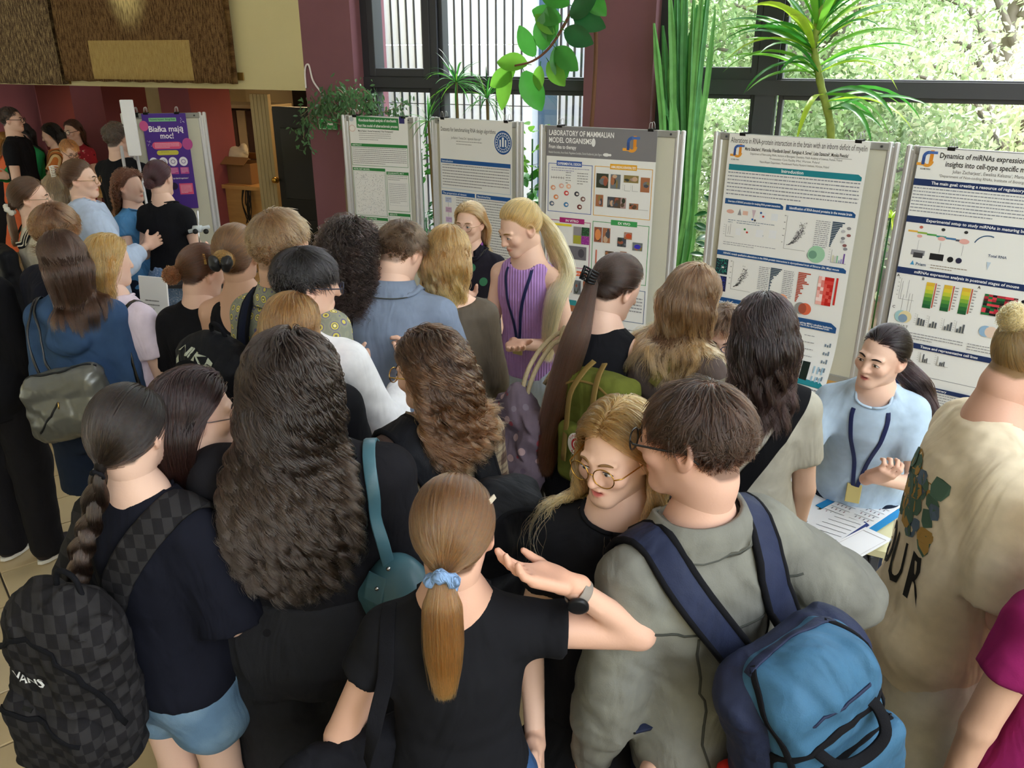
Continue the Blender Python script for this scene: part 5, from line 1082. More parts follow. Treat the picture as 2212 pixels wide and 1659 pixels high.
def fill_blue(p):
    B = '#1c5596'
    p.text(.02, .135, .062, 'Datasets for benchmarking RNA design algorithms', '#222222', False, 'l', .76); p.text(.38, .215, .035, 'Jan Badura\u00b9, Tomasz Zok\u00b9, Agnieszka Rybarczyk\u00b9\u00b2', '#555555', False, 'c', .42); p.lines(.24, .235, .36, 2, .03, '#9c9c9c')
    p.ell(.88, .22, .115, .125, '#1d4f8e', 28); p.ring(.88, .22, .098, .104, '#dfe6ee'); p.ring(.88, .22, .068, .074, '#dfe6ee')
    for k in range(20): a = k * pi / 10; p.rect(.88 + cos(a) * .086 - .006, .22 + sin(a) * .09 - .006, .011, .011, '#dfe6ee')
    for x, w, y, h in ((.835, .018, .19, .075), (.868, .024, .165, .1), (.907, .018, .19, .075)): p.rect(x, y, w, h, '#e8edf2')
    def sec(x, y, w, h, t): p.frame(x, y, w, h, '#9fb4cc', .004); p.rect(x, y, w, .045, B); p.text(x + .015, y + .034, .032, t, '#dfe8f2', True)
    sec(.01, .44, .97, .33, 'Introduction'); p.lines(.03, .50, .93, 8, .032, '#808086'); sec(.01, .80, .48, 1.05, 'The preparation of dataset'); sec(.51, .80, .47, 1.05, 'Benchmarking')
    p.lines(.22, .86, .25, 33, .0295, '#85858b'); p.lines(.53, .86, .43, 33, .0295, '#85858b')
    for i, c in enumerate(['#b9c4e0', '#c9a9c9', '#c9b0d8', '#a9d0b4', '#e0b596', '#e0b596', '#dba98a', '#dba98a']): p.rect(.06, .87 + i * .115, .09 if i != 3 else .14, .06, c); p.lines(.07, .885 + i * .115, .07, 2, .02, '#8b7f8b'); p.rect(.10, .93 + i * .115, .004, .05, '#999999')
def fill_mouse(p):
    g = '#7c7a7e'; p.rect(0, 0, 1, .25, g)
    p.text(.02, .075, .062, 'LABORATORY OF MAMMALIAN', '#f4f4f4', True, 'l', .60); p.text(.02, .135, .062, 'MODEL ORGANISMS', '#f4f4f4', True, 'l', .40); p.text(.02, .185, .045, 'From idea to therapy', '#f0f0f0', True, 'l', .26); p.text(.02, .225, .026, 'Natalia Koscinska, Anna Kasik, Magdalena Surdyka, Daniel Kedzierski, Julia Figura', '#e0e0e0', False, 'l', .5)
    p.ell(.44, .12, .018, .035, '#e8e8e8'); p.ell(.56, .215, .03, .014, '#e8e8e8'); p.ell(.595, .215, .012, .010, '#e8e8e8'); p.logo(.74, .05, .14)
    def sec(x, y, w, h, c, t, tx): p.frame(x, y, w, h, c, .005); p.rect(x + tx, y - .025, .24, .045, c); p.text(x + tx + .12, y + .010, .030, t, '#f4f4f4', True, 'c', maxw=.22)
    sec(.02, .31, .42, .42, '#3c5ca5', 'EXPERIMENTAL DESIGN', .08); sec(.46, .31, .52, .42, '#e3a82b', 'ANIMAL BREEDING & BEHAVIORAL TESTS', .14)
    sec(.02, .80, .42, .42, '#a5246e', 'IN VITRO', .12); sec(.46, .78, .52, .52, '#3f9a55', 'EX VIVO', .17); sec(.02, 1.27, .49, .42, '#dd5f2a', 'IN VIVO', .16); sec(.53, 1.35, .45, .3, '#33557f', 'HISTOLOGY', .1)
    p.lines(.05, .345, .36, 2, .02, '#8c8cb0'); p.rect(.05, .43, .12, .003, '#555555')
    for i in range(6): p.rect(.05 + i * .024, .42, .003, .022, '#555555')
    p.lines(.19, .38, .05, 5, .022, '#8a8a8a'); p.lines(.30, .38, .1, 5, .022, '#8a8a8a')
    for x, y, c in ((.07, .52, '#d99a7a'), (.15, .50, '#e0b0a0'), (.22, .50, '#eab89c'), (.10, .60, '#d88a5a'), (.20, .56, '#cf4b4b'), (.30, .56, '#3a3a44'), (.36, .60, '#7b5a58'), (.20, .66, '#3f7fb0'), (.33, .67, '#6b2c2c'), (.06, .66, '#5b6a80')): p.ell(x, y, .024, .022, c, 10); p.ell(x + .004, y, .013, .010, '#e6ddd6', 8)
    for i, (x, y, w, h) in enumerate([(.48, .37, .11, .12), (.61, .37, .09, .12), (.73, .37, .13, .06), (.88, .38, .08, .12), (.48, .55, .07, .10), (.59, .56, .06, .09), (.65, .56, .06, .09), (.71, .56, .05, .09), (.79, .60, .08, .05)]): photo(p, x, y, w, h, i)
    p.axes(.74, .45, .05, .05); p.axes(.81, .45, .05, .05); p.axes(.87, .60, .09, .05)
    p.rect(.04, .83, .22, .02, '#e6d53c'); photo(p, .04, .86, .09, .11, 21); photo(p, .28, .845, .075, .075, 30)
    p.rect(.28, .845, .075, .075, '#8f8a90'); p.rect(.358, .845, .075, .075, '#2c4a35'); p.rect(.28, .922, .075, .075, '#a3a03c'); p.rect(.358, .922, .075, .075, '#94308f'); p.dots(.36, .85, .07, .07, 20, '#4caf60', 3, .003, False); p.dots(.36, .925, .07, .07, 20, '#c77fc4', 3, .003, False)
    p.rect(.04, 1.02, .055, .11, '#7d7886'); p.rect(.10, 1.02, .07, .11, '#7f62a0'); p.rect(.19, 1.02, .11, .12, '#706d74'); p.rect(.30, 1.02, .11, .12, '#6d6a72'); p.ell(.36, 1.08, .03, .04, '#4a4752'); p.ring(.23, 1.07, .022, .026, '#a9a6b0')
    for i, (x, y, w, h) in enumerate([(.48, .83, .07, .13), (.56, .83, .07, .13), (.70, .90, .08, .08), (.76, .85, .07, .06), (.84, .93, .09, .07), (.59, 1.03, .08, .05), (.60, 1.11, .05, .07), (.68, 1.11, .04, .07), (.73, 1.02, .06, .06)]): photo(p, x, y, w, h, 50 + i)
    p.ell(.515, .895, .028, .05, '#d98a52', 12); p.ell(.80, .88, .028, .022, '#c4502c', 10); p.ell(.885, .965, .03, .02, '#3b35b0', 10); p.axes(.83, 1.05, .1, .06); p.axes(.82, 1.16, .1, .07); p.rect(.50, 1.03, .012, .16, '#d0705a'); p.ell(.625, 1.145, .018, .026, '#cc3a22', 10)
    for i, (x, y, w, h) in enumerate([(.05, 1.33, .12, .14), (.20, 1.32, .08, .13), (.30, 1.33, .07, .13), (.39, 1.33, .10, .11), (.05, 1.52, .11, .11), (.19, 1.52, .14, .11)]): photo(p, x, y, w, h, 80 + i)
    p.rect(.05, 1.33, .12, .05, '#4d86c4'); p.rect(.19, 1.52, .14, .05, '#2f8f98'); p.lines(.56, 1.42, .4, 6, .03, '#7d7d84'); p.lines(.56, 1.72, .38, 10, .03, '#7d7d84'); p.rect(.05, 1.72, .14, .03, '#4a4a52')
def fill_brain(p):
    p.text(.50, .062, .056, 'Alterations in RNA-protein interaction in the brain with an inborn deficit of myelin', '#2a2a2a', False, 'c', .97); p.logo(.045, .07, .10); p.text(.03, .185, .014, 'ICHB PAN', '#444444', True)
    p.text(.5, .11, .034, 'Marta Sztachera\u00b9, Weronika Wendlandt-Stanek\u00b9, Remigiusz A. Serwa\u00b2, Luiza Stanaszek\u00b3, Monika Piwecka\u00b9', '#333333', True, 'c', .74); p.rect(.775, .118, .12, .002, '#333333')
    for i, w in enumerate((.66, .36, .5)): p.text(.5, .138 + i * .026, .021, ['\u00b9Department of Non-coding RNAs, Institute of Bioorganic Chemistry, Polish Academy of Sciences, Poznan, Poland', '\u00b2Proteomics Core Facility IMol, Warsaw, Poland', '\u00b3NeuroRepair Department, Mossakowski Medical Research Institute, Warsaw, Poland'][i], '#777777', False, 'c', w)
    head_bar(p, .02, .215, .96, .042, TL, 'Introduction', .032); p.lines(.02, .27, .96, 7, .026, '#858995', .36)
    head_bar(p, .02, .465, .45, .040, NV, 'Overview of XRNAX procedure for studying RNA-protein interactions', .021); head_bar(p, .49, .465, .49, .040, NV, 'Identification of RNA-bound proteins in the mouse brain', .026)
    p.ell(.07, .56, .03, .015, '#d9a89a'); p.poly([(.13, .58), (.16, .58), (.145, .53)], '#8d8d92'); p.rect(.17, .545, .04, .03, '#e0b8a8'); p.poly([(.24, .53), (.27, .53), (.255, .60)], '#c9b4c0'); p.rect(.30, .54, .05, .05, '#dfe3e8'); p.rect(.39, .54, .05, .05, '#dfe3e8')
    for i, (x, y, c) in enumerate([(.31, .545, '#2f5a9a'), (.33, .57, '#c0392b'), (.25, .60, '#1f5fa8'), (.27, .605, '#3c3c3c'), (.20, .68, '#3f8f4f'), (.22, .70, '#c0392b'), (.31, .69, '#c0392b'), (.34, .71, '#7a8a9a'), (.41, .68, '#c0392b')]): p.ell(x, y, .009, .008, c, 8)
    p.axes(.05, .66, .07, .09); p.rect(.07, .67, .002, .06, '#666666'); p.rect(.085, .65, .002, .08, '#666666'); p.lines(.06, .62, .06, 2, .016, '#77889a'); p.lines(.13, .62, .3, 2, .016, '#77889a'); p.rect(.13, .68, .04, .05, '#e4e6ea'); p.rect(.29, .67, .055, .055, '#e4e6ea'); p.rect(.39, .66, .055, .06, '#e4e6ea'); p.lines(.04, .79, .42, 2, .016, '#9a9aa2')
    p.axes(.51, .54, .16, .24); p.dots(.53, .56, .13, .19, 220, '#3b3b40', 8); p.lines(.72, .55, .10, 14, .014, '#8b8b92', .4, 2, 1); p.hbars(.835, .545, .012, [.085, .07, .07, .055, .05, .045, .04, .035, .032, .028, .022, .018, .016, .012, .01], '#1e3a56')
    for i in range(7): r = random.Random(i); p.ell(.93 + r.uniform(-.02, .03), .58 + i * .024, .015, .011, ['#8a8a90', '#b9b9be', '#8b5b5b'][i % 3], 8)
    p.ell(.72, .80, .032, .032, '#7f8c88'); p.ell(.755, .79, .062, .062, '#9cc9a8'); p.ell(.73, .795, .03, .03, '#6f9a84'); p.axes(.86, .74, .11, .09); p.bars(.87, .828, .09, [.05, .045, .05, .02, .03, .07], ['#cfcfae', '#c8c8c8', '#8fc0a0', '#a0b0c8', '#9a9ad0', '#6a4a9a'])
    p.lines(.51, .87, .4, 1, .016, '#9a9aa2'); head_bar(p, .0, .86, .98, .036, NV, 'XRNAX reveals qualitative alterations in the RNA-protein interactions in dysmyelinated brain of Shiverer (Shi, Mbp) mouse', .021)
    p.rect(.0, .925, .10, .12, '#1d2f3a'); p.dots(.01, .93, .08, .11, 60, '#2fa08a', 2, .004, False); p.rect(.0, 1.06, .10, .12, '#1b1f4a'); p.dots(.01, 1.07, .08, .1, 40, '#3545b0', 2, .004, False); p.rect(.05, .985, .02, .012, '#e0e0e0'); p.rect(.05, 1.12, .02, .012, '#e0e0e0')
    p.axes(.14, .93, .16, .22); p.dots(.15, .95, .12, .18, 200, '#3b3b40', 18); p.lines(.35, .94, .08, 13, .014, '#8b8b92', .4, 2, 1); p.hbars(.44, .935, .012, [.085, .075, .065, .06, .05, .025, .03, .02, .012, .02, .01, .015, .01, .012, .008], '#1e3a56')
    p.lines(.54, .94, .08, 15, .014, '#8b8b92', .4, 2, 1); p.hbars(.65, .935, .0125, [.09, .06, .06, .05, .05, .07, .085, .04, .045, .05, .03, .03, .045, .02, .025, .02, .015, .012], '#b5452e')
    for i in range(8):
        for j in range(5): r = random.Random(i * 9 + j); p.rect(.80 + j * .022, .94 + i * .026, .022, .026, [['#f4d8d4', '#eab0a8', '#d98078'], ['#c0241e', '#d8443c', '#e05a50']][j > 1][r.randrange(3)])
    p.rect(.925, .935, .014, .20, '#c8322c'); p.axes(.37, 1.14, .1, .08); p.bars(.38, 1.22, .08, [.04, .045, .04, .02, .03, .06], ['#cfcfae', '#c8c8c8', '#8fc0a0', '#a0b0c8', '#9a9ad0', '#6a4a9a'])
    p.ell(.53, 1.16, .045, .045, '#bdbdbd'); p.ell(.555, 1.16, .042, .042, '#eba583'); p.ell(.70, 1.20, .045, .045, '#8e8e8e'); p.ell(.735, 1.20, .045, .045, '#d9694a'); p.ell(.715, 1.20, .03, .04, '#a5523e')
    head_bar(p, -.0, 1.225, .40, .07, NV, 'Shi brain is characterised by an increased', .022); p.text(.20, 1.282, .022, 'stress granules in the dentate gyrus of the hippocampus', '#eeeeee', True, 'c', .36)
    head_bar(p, .42, 1.27, .56, .07, NV, 'Alterations in MBNL2-mediated alternative splicing, MBNL1 subcellular localization,', .019); p.text(.70, 1.327, .020, 'and Atbef2-derived transcript isoforms in the dysmyelinated brain', '#eeeeee', True, 'c', .46)
    for i in range(3): p.rect(.13 + (i % 3) * .09, 1.33, .085, .10, ['#1b2240', '#2a2a22', '#13301c'][i]); p.dots(.135 + i * .09, 1.335, .075, .09, 30, ['#4456c0', '#a0742c', '#2c9a4c'][i], i, .003, False); p.rect(.13 + (i % 3) * .09, 1.45, .085, .10, '#181c3c')
    p.rect(.50, 1.38, .05, .14, '#b5302c'); p.rect(.56, 1.39, .008, .12, '#c8322c')
    for i in range(5): p.rect(.62, 1.385 + i * .075, .055, .016, '#2e2e33'); p.rect(.70, 1.375 + i * .075, .012, .05, '#9cd0c8'); p.rect(.715, 1.375 + i * .075, .008, .05, '#3c6a7a'); p.lines(.76, 1.39 + i * .05, .14, 1, .02, '#8a8a92', .3); p.bars(.92, 1.45 + i * .06, .05, [.02, .015, .03], '#6f7f8f')
    p.rect(.73, 1.58, .12, .14, '#10201a'); p.dots(.735, 1.585, .11, .13, 70, '#2f7a5a', 5, .003, False); p.rect(.789, 1.58, .003, .14, '#e0e0e0'); p.rect(.73, 1.648, .12, .003, '#e0e0e0')
    for i in range(6): p.rect(.88 + (i % 3) * .03, 1.60 + (i // 3) * .07, .012, .05, '#9ab8cc')
    head_bar(p, .02, 1.70, .96, .04, TL, 'Conclusions', .03); p.lines(.03, 1.755, .94, 5, .026, '#7d7d84')
def fill_mirna(p):
    p.frame(-.0, 0, 1, 1.8, '#22304a', .003); p.logo(.03, .02, .13); p.text(.03, .165, .016, 'ICHB PAN', '#333333', True)
    p.text(.15, .07, .055, 'Dynamics of miRNAs expression in the developing brain:', '#2a2a2a', True, 'l', .98); p.text(.20, .13, .055, 'insights into cell-type specific miRNA regulation', '#2a2a2a', True, 'l', .80); p.text(.26, .175, .034, 'Julian Zacharjasz\u00b9, Ewelina Kaluzna\u00b9, Marta Sztachera\u00b9', '#555555', False, 'l', .6); p.text(.17, .21, .028, '\u00b9Department of Non-coding RNAs, Institute of Bioorganic Chemistry', '#666666', False, 'l', .72)
    D = '#1c2f5c'
    head_bar(p, 0, .235, 1, .05, D, 'The main goal: creating a resource of regulatory miRNAs', .032, cut=False); p.lines(.01, .30, .97, 8, .025, '#858995', .36)
    head_bar(p, 0, .52, 1, .05, D, 'Experimental setup to study miRNAs in maturing brain', .032, cut=False)
    for i, c in enumerate(['#e2b04a', '#8fae4a', '#4f9a50', '#3f8f8a', '#3f6f9f', '#4a4a5a']): p.rect(.03 + i * .07, .63 + i * .006, .07, .014, c)
    for i, x in enumerate((.12, .28, .44)): p.ell(x, .67, .02 + .008 * i, .012 + .004 * i, '#e0a8a0', 12); p.ell(x, .60, .014, .012, ['#c06a5a', '#333333', '#333333'][i], 10); p.rect(x, .70, .002, .08, '#9a9aa0')
    p.rect(.08, .78, .10, .04, '#8a8a90'); p.rect(.10, .80, .07, .04, '#3c3c40'); p.rect(.22, .79, .10, .05, '#1c1c20'); p.ell(.37, .82, .022, .022, '#1c1c20'); p.ell(.43, .82, .022, .022, '#2a2a44'); p.text(.13, .90, .034, 'Prism', '#33557a', True); p.poly([(.09, .90), (.12, .90), (.105, .865)], '#3f8fc0'); p.lines(.24, .88, .26, 2, .02, '#8a7a6a'); p.text(.62, .76, .028, 'Total RNA', '#4a5a7a', True); p.ring(.60, .70, .09, .098, '#33557a', 200, 290); p.poly([(.62, .80), (.65, .80), (.635, .86)], '#b9c9d9')
    head_bar(p, 0, .93, 1, .05, D, 'miRNAs expression analysis in postnatal stages of mouse', .032, cut=False); p.text(.01, 1.01, .03, 'A', '#333333', True); p.text(.20, 1.01, .03, 'B', '#333333', True); p.text(.60, 1.01, .03, 'A', '#333333', True)
    p.axes(.05, 1.02, .12, .17)
    for i in range(5): p.rect(.065 + .022 * i, 1.19 - .15 * random.Random(i).random() - .02, .002, .15, '#555555')
    for x in (.24, .37, .50):
        for i, c in enumerate(['#d9b23a', '#d8c63c', '#b8c23a', '#7fa83a', '#4f8c3a', '#2f6f38', '#1e5a34']): p.rect(x, 1.02 + i * .03, .06, .03, c)
        p.rect(x + .066, 1.02, .008, .20, '#c0553a'); p.lines(x + .08, 1.03, .025, 8, .024, '#8a8a8a')
    for i in range(9):
        for j in range(8): p.rect(.66 + j * .028, 1.04 + i * .018, .028, .018, ['#20181a', '#b02a3a', '#5a1c24', '#1f6a3a', '#d8404e', '#163f24'][random.Random(i * 8 + j).randrange(6)])
    p.text(.02, 1.27, .03, 'C', '#333333', True); p.ell(.10, 1.33, .05, .05, '#9fc4c8'); p.ell(.13, 1.33, .05, .05, '#e0d2a4'); p.ell(.115, 1.345, .035, .035, '#7f98b0'); p.text(.07, 1.42, .03, 'ADULT', '#444444'); p.ell(.72, 1.33, .045, .045, '#8fb0cf'); p.ell(.76, 1.33, .045, .045, '#e0c8b8')
    for i, x in enumerate((.22, .31, .42, .51)): p.axes(x, 1.29, .07, .09); p.bars(x + .01, 1.378, .06, [[.06, .055, .05], [.03, .05, .045], [.03, .05, .07], [.03, .05, .07]][i], '#555a60')
    p.lines(.03, 1.45, .56, 3, .022, '#8a8a90'); p.lines(.62, 1.45, .36, 3, .022, '#8a8a90'); head_bar(p, 0, 1.53, 1, .045, D, 'Tissue and representative cell lines', .030, cut=False)
    for i in range(7): x, y = (.04 + (i % 4) * .13, 1.60 + (i // 4) * .13); p.axes(x, y, .09, .08); p.bars(x + .01, y + .078, .07, [.07, .03 + .02 * (i % 3), .03, .04, .02], ['#e8e8e8', '#555a60', '#555a60', '#555a60'])
    head_bar(p, 0, 1.87, 1, .035, D, 'Summary', .026, cut=False); p.lines(.03, 1.92, .9, 5, .022, '#8a8a90')
def fill_purple(p):
    p.rect(0, 0, 1, 2.25, '#4a2a86'); p.ell(.02, .28, .10, .12, '#c9578f'); p.ell(.95, .72, .12, .14, '#b24a8c'); p.rect(.15, .10, .62, .085, '#7fbf8c'); p.text(.46, .155, .058, 'Pracownia Inzynierii i Biologii Bialek', '#2a3a4a', True, 'c', .58)
    p.text(.50, .42, .19, 'Bia\u0142ka maj\u0105', '#f2eef4', True, 'c', .78); p.text(.50, .58, .19, 'moc!', '#f2eef4', True, 'c', .30)
    for i in range(10): r = random.Random(i); p.ell(.85 + .1 * r.random(), .10 + .12 * r.random(), .007, .007, '#e8e0f0', 6); p.ell(.04 + .1 * r.random(), .62 + .14 * r.random(), .007, .007, '#e8e0f0', 6)
    def pill(x, y, w, h, c): p.rect(x + h / 2, y, w - h, h, c); p.ell(x + h / 2, y + h / 2, h / 2, h / 2, c); p.ell(x + w - h / 2, y + h / 2, h / 2, h / 2, c)
    pill(.14, .66, .68, .17, '#d9527c'); p.lines(.2, .69, .56, 4, .032, '#f0d0da', .4); pill(.22, .86, .50, .11, '#c9bf4a'); p.lines(.32, .89, .3, 1, .04, '#8a8438')
    for x in (.12, .34, .56, .80): p.ell(x, 1.13, .10, .11, '#e8e4ee', 18); p.ring(x, 1.13, .04, .052, '#5a4a86'); p.rect(x - .10, 1.27, .2, .16, '#b8488c'); p.lines(x - .08, 1.29, .16, 5, .026, '#e8c0da', .4)
    p.text(.46, 1.55, .055, 'W tym tkwi ich supermoce !', '#f2eef4', True, 'l', .4); p.rect(.62, 1.66, .32, .27, '#d9527c'); p.lines(.65, 1.70, .26, 7, .03, '#f0d0da', .4); p.ell(.50, 1.72, .09, .09, '#2a1a3a'); p.rect(.06, 1.66, .3, .27, '#d9527c')
BL = board((258, 246), (445, 243), 'exhibition board under the gallery carrying the purple poster'); B1 = board((735, 249), (906, 254), 'exhibition board nearest the left maroon pillar'); B2 = board((928, 253), (1130, 264), 'exhibition board between the two maroon pillars'); B3 = board((1163, 270), (1482, 284), 'exhibition board in front of the middle maroon pillar')
B4 = board((1541, 285), (1946, 310), 'exhibition board in front of the dracaena'); B5 = board((1957, 314), (2330, 338), 'exhibition board at the right edge of the photo')
PT = wood
poster(B1, .13, .87, 1.85, 'white poster with green section bars on stochastic nets', fill_green, curl=0, clips=(.1, .93), short='green barred poster'); poster(B2, .13, .91, 1.75, 'white poster with blue section bars and a round blue crest', fill_blue, clips=(.05, .92), short='poster with the blue crest')
poster(B3, .075, .83, 1.85, 'poster with a grey heading band and many small lab photos', fill_mouse, clips=(.12, .94), short='grey headed poster'); poster(B4, .11, .865, 1.86, 'white poster with teal and navy bars titled on myelin', fill_brain, curl=.10, clips=(.10, .92), skew=-.012, short='teal and navy barred poster')
poster(B5, .10, .98, 2.02, 'white poster with navy bars at the right edge of the photo', fill_mirna, clips=(.22,), skew=-.01, short='rightmost poster'); poster(BL, .25, .76, 2.28, 'tall purple poster with large white lettering', fill_purple, pm_mat=mat('purple_sheet', '#4a2a86', .6), clips=(-.12, .10, .80), short='purple poster')
# ---------------------------------------------------------------- plants
leaf_g = mat('leaf_glossy', '#2f7a2c', .35, spec=.5, var=.15, vscale=6)
def leaf_mat(name, c1, tr=.35):
    if name in _M: return _M[name]
    m = mat(name, c1, .38, spec=.45, var=.14, vscale=9); n, l, b = nodes_of(m); src = b.inputs['Base Color'].links[0].from_socket; t = n.new('ShaderNodeBsdfTranslucent'); l.new(src, t.inputs[0]); mx = n.new('ShaderNodeMixShader'); mx.inputs[0].default_value = tr
    l.new(b.outputs[0], mx.inputs[1]); l.new(t.outputs[0], mx.inputs[2]); l.new(mx.outputs[0], n['Material Output'].inputs[0]); return m
LM = [leaf_mat('leaf_bright', '#6fae3a', .5), leaf_mat('leaf_mid', '#3f8a34', .4), leaf_mat('leaf_dark', '#1f5a2c', .3), leaf_mat('leaf_yellow', '#a8c83c', .5)]
def strap_leaf(o, d, L, w, droop, roll=0, n=9, fold=.25):
    """long strap leaf: list of verts, faces"""
    o, d = np.array(o, float), unit(d); side = unit(np.cross(d, [0, 0, 1]) + 1e-4); side = side * cos(roll) + np.cross(side, d) * sin(roll); V, F = [], []; p = o.copy(); dd = d.copy()
    for i in range(n + 1):
        t = i / n; ww = w * (min(1, .35 + t * 2.2)) * (1 - t ** 3.5) + .0008; up = np.cross(side, dd); V += [p + side * ww / 2 + up * ww * fold, p, p - side * ww / 2 + up * ww * fold]; dd = unit(dd + np.array([0, 0, -1]) * droop / n * (.4 + t)); p = p + dd * L / n
    for i in range(n): a = i * 3; F += [(a, a + 1, a + 4, a + 3), (a + 1, a + 2, a + 5, a + 4)]
    return V, F
def oval_leaf(o, d, nrm, L, w, bend=.2, n=8):
    o, d = np.array(o, float), unit(d); nrm = unit(np.array(nrm, float) - d * np.dot(nrm, d)); s = np.cross(d, nrm); V, F = [], []
    for i in range(n + 1):
        t = i / n; ww = w * (sin(pi * min(1, t * .96 + .03)) ** .7) * (1 - .12 * t); c = o + d * L * t - nrm * bend * L * t * t
        for k in (-1, -.5, 0, .5, 1): V.append(c + s * ww / 2 * k + nrm * abs(k) * ww * .10)
    for i in range(n):
        for k in range(4): a = i * 5 + k; F.append((a, a + 1, a + 6, a + 5))
    return V, F
def add_leaf(q, VF, m, name='leaf'):
    V, F = VF; o = mesh_np(name, np.array(V), F, m, q); return o
def pot(q, c, r, h, m=None, rim=True, soil=True):
    mb = MB(); mb.lathe([(r * .70, 0), (r * .92, h * .82), (r * .94, h * .82), (r * 1.04, h * .84), (r * 1.04, h), (r * .94, h), (r * .90, h * .9)] , c, 24); mb.build('pot', m or mat('terracotta', '#b5623f', .8, bump=.1, var=.08), q, True)
    mb = MB(); mb.lathe([(r * .9, h * .88), (r * .88, h * .90)], c, 20); mb.build('soil', mat('soil', '#3a2c20', .95, bump=1, bscale=80), q)
rp = random.Random(11)
def wpos(px, py, b): 
    t, z = wt(px, py, b); return W(t, b, z)
# tall dracaena before the right window
c0 = wpos(1796, 300, -.25); top_ = wpos(1765, 60, -.25)
dr_ = thing('dracaena', 'tall dracaena with long yellow green strap leaves in front of the right window', 'plant', (c0[0], c0[1], .44)); o0 = np.array([c0[0], c0[1], .44])
st = catmull([o0 - o0, (c0 - o0) * .6 + (.02, 0, 0), c0 - o0, wpos(1775, 190, -.25) - o0, wpos(1760, 110, -.25) - o0, top_ - o0, top_ - o0 + (.0, 0, .16)], 6); mb = MB(); mb.tube(st, [.026 + .003 * (i % 2) - .0005 * i / 2 for i in range(len(st))], 9); mb.build('stem', mat('dracaena_stem', '#7d8a3c', .7, var=.25, vscale=20), dr_, True)
for i in range(72):
    t = rp.random() ** .9; k = int((.42 + .58 * t) * (len(st) - 1)); a = i * 2.4 + rp.uniform(-.3, .3); el = .15 + 1.0 * t + rp.uniform(-.2, .2); L = rp.uniform(.45, .72); 
    d = (cos(a) * cos(el), sin(a) * cos(el) * .55 - .1, sin(el)); add_leaf(dr_, strap_leaf(st[k], d, L, rp.uniform(.036, .056), rp.uniform(.8, 1.9) * (1.1 - .6 * t), rp.uniform(-.5, .5)), LM[rp.choice([0, 0, 1, 3, 1])])
pot(dr_, (0, 0, -.06), .15, .26)
# two small spiky dracaenas between the pillars
for (px, py, lb, n, L0) in ((985, 178, 'spiky thin leaved dracaena above the green barred poster gap', 40, .26), (1052, 214, 'spiky drooping dracaena behind the round crest poster', 34, .24), (925, 262, 'small spiky dracaena low between the first two boards', 24, .20)):
    c = wpos(px, py, -.3); q = thing('spiky_dracaena', lb, 'plant', (c[0], c[1], .44)); h = c[2] - .44; mb = MB(); mb.tube(catmull([(.05, .0, 0), (.02, 0, h * .5), (0, 0, h)], 6), .010, 7); mb.build('stem', mat('thin_stem', '#6a5a3a', .8), q, True)
    for i in range(n): a = i * 2.4; el = rp.uniform(-.5, 1.3); add_leaf(q, strap_leaf((0, 0, h), (cos(a) * cos(el), sin(a) * cos(el) * .7, sin(el)), L0 * rp.uniform(.7, 1.2), .012, rp.uniform(.6, 2.0)), LM[rp.choice([1, 2, 1, 0])])
    pot(q, (.05, 0, -.04), .10, .16)
# rubber plant branch hanging in from above
rb = [wpos(1262, -60, -.35), wpos(1240, 10, -.38), wpos(1215, 60, -.40), wpos(1185, 105, -.42), wpos(1150, 132, -.44), wpos(1112, 142, -.45)]; base = wpos(1262, 300, -.30); base[2] = .44
q = thing('rubber_plant', 'rubber plant with large glossy oval leaves reaching across the window', 'plant', base); mb = MB(); pts = catmull([base - base, np.array([.02, 0, .8]), np.array([.06, .02, 1.9]), rb[0] - base + (0, 0, .12)] + [p - base for p in rb], 6); mb.tube(pts, [.016 - .010 * i / len(pts) for i in range(len(pts))], 8); mb.build('stem', mat('rubber_stem', '#6a4632', .7), q, True); pot(q, (0, 0, -.05), .16, .28)
for i, (px, py, dx, dz, L, m) in enumerate([(1148, 140, -.9, .1, .17, 0), (1105, 142, -.3, -1, .20, 0), (1128, 145, .5, -1, .21, 1), (1160, 130, -.5, .9, .16, 1), (1172, 118, .1, 1, .17, 1), (1188, 100, .0, 1, .16, 1), (1195, 98, .8, -.6, .17, 1), (1205, 80, -.8, .8, .13, 0), (1212, 62, .8, -.3, .17, 2), (1222, 48, -.9, .3, .16, 1), (1230, 30, .9, -.3, .17, 2), (1238, 14, -.9, .35, .16, 1), (1245, 5, .6, .6, .17, 2), (1180, 125, .7, -.8, .15, 0), (1168, 132, -.1, -1, .12, 0), (1225, 40, .9, .5, .16, 2), (1200, 90, .3, -1, .17, 1), (1255, -20, -.8, .2, .16, 0), (1255, -30, .6, -.6, .16, 1), (1120, 146, -.9, -.5, .16, 0)]):
    c = wpos(px, py, -.42) - base; d = WU * dx + np.array([0, 0, dz]) - WN_ * rp.uniform(0, .35); nn = -WN_ + WU * rp.uniform(-.5, .5) + np.array([0, 0, rp.uniform(-.1, .6)]); c2 = c + unit(d) * .03; mb = MB(); mb.tube([c, c2], .003, 5); lf = add_leaf(q, oval_leaf(c2, d, nn, L * 1.32, L * .84, .12), LM[m])
    vv = mb.build('leaf_stalk', LM[1], lf)
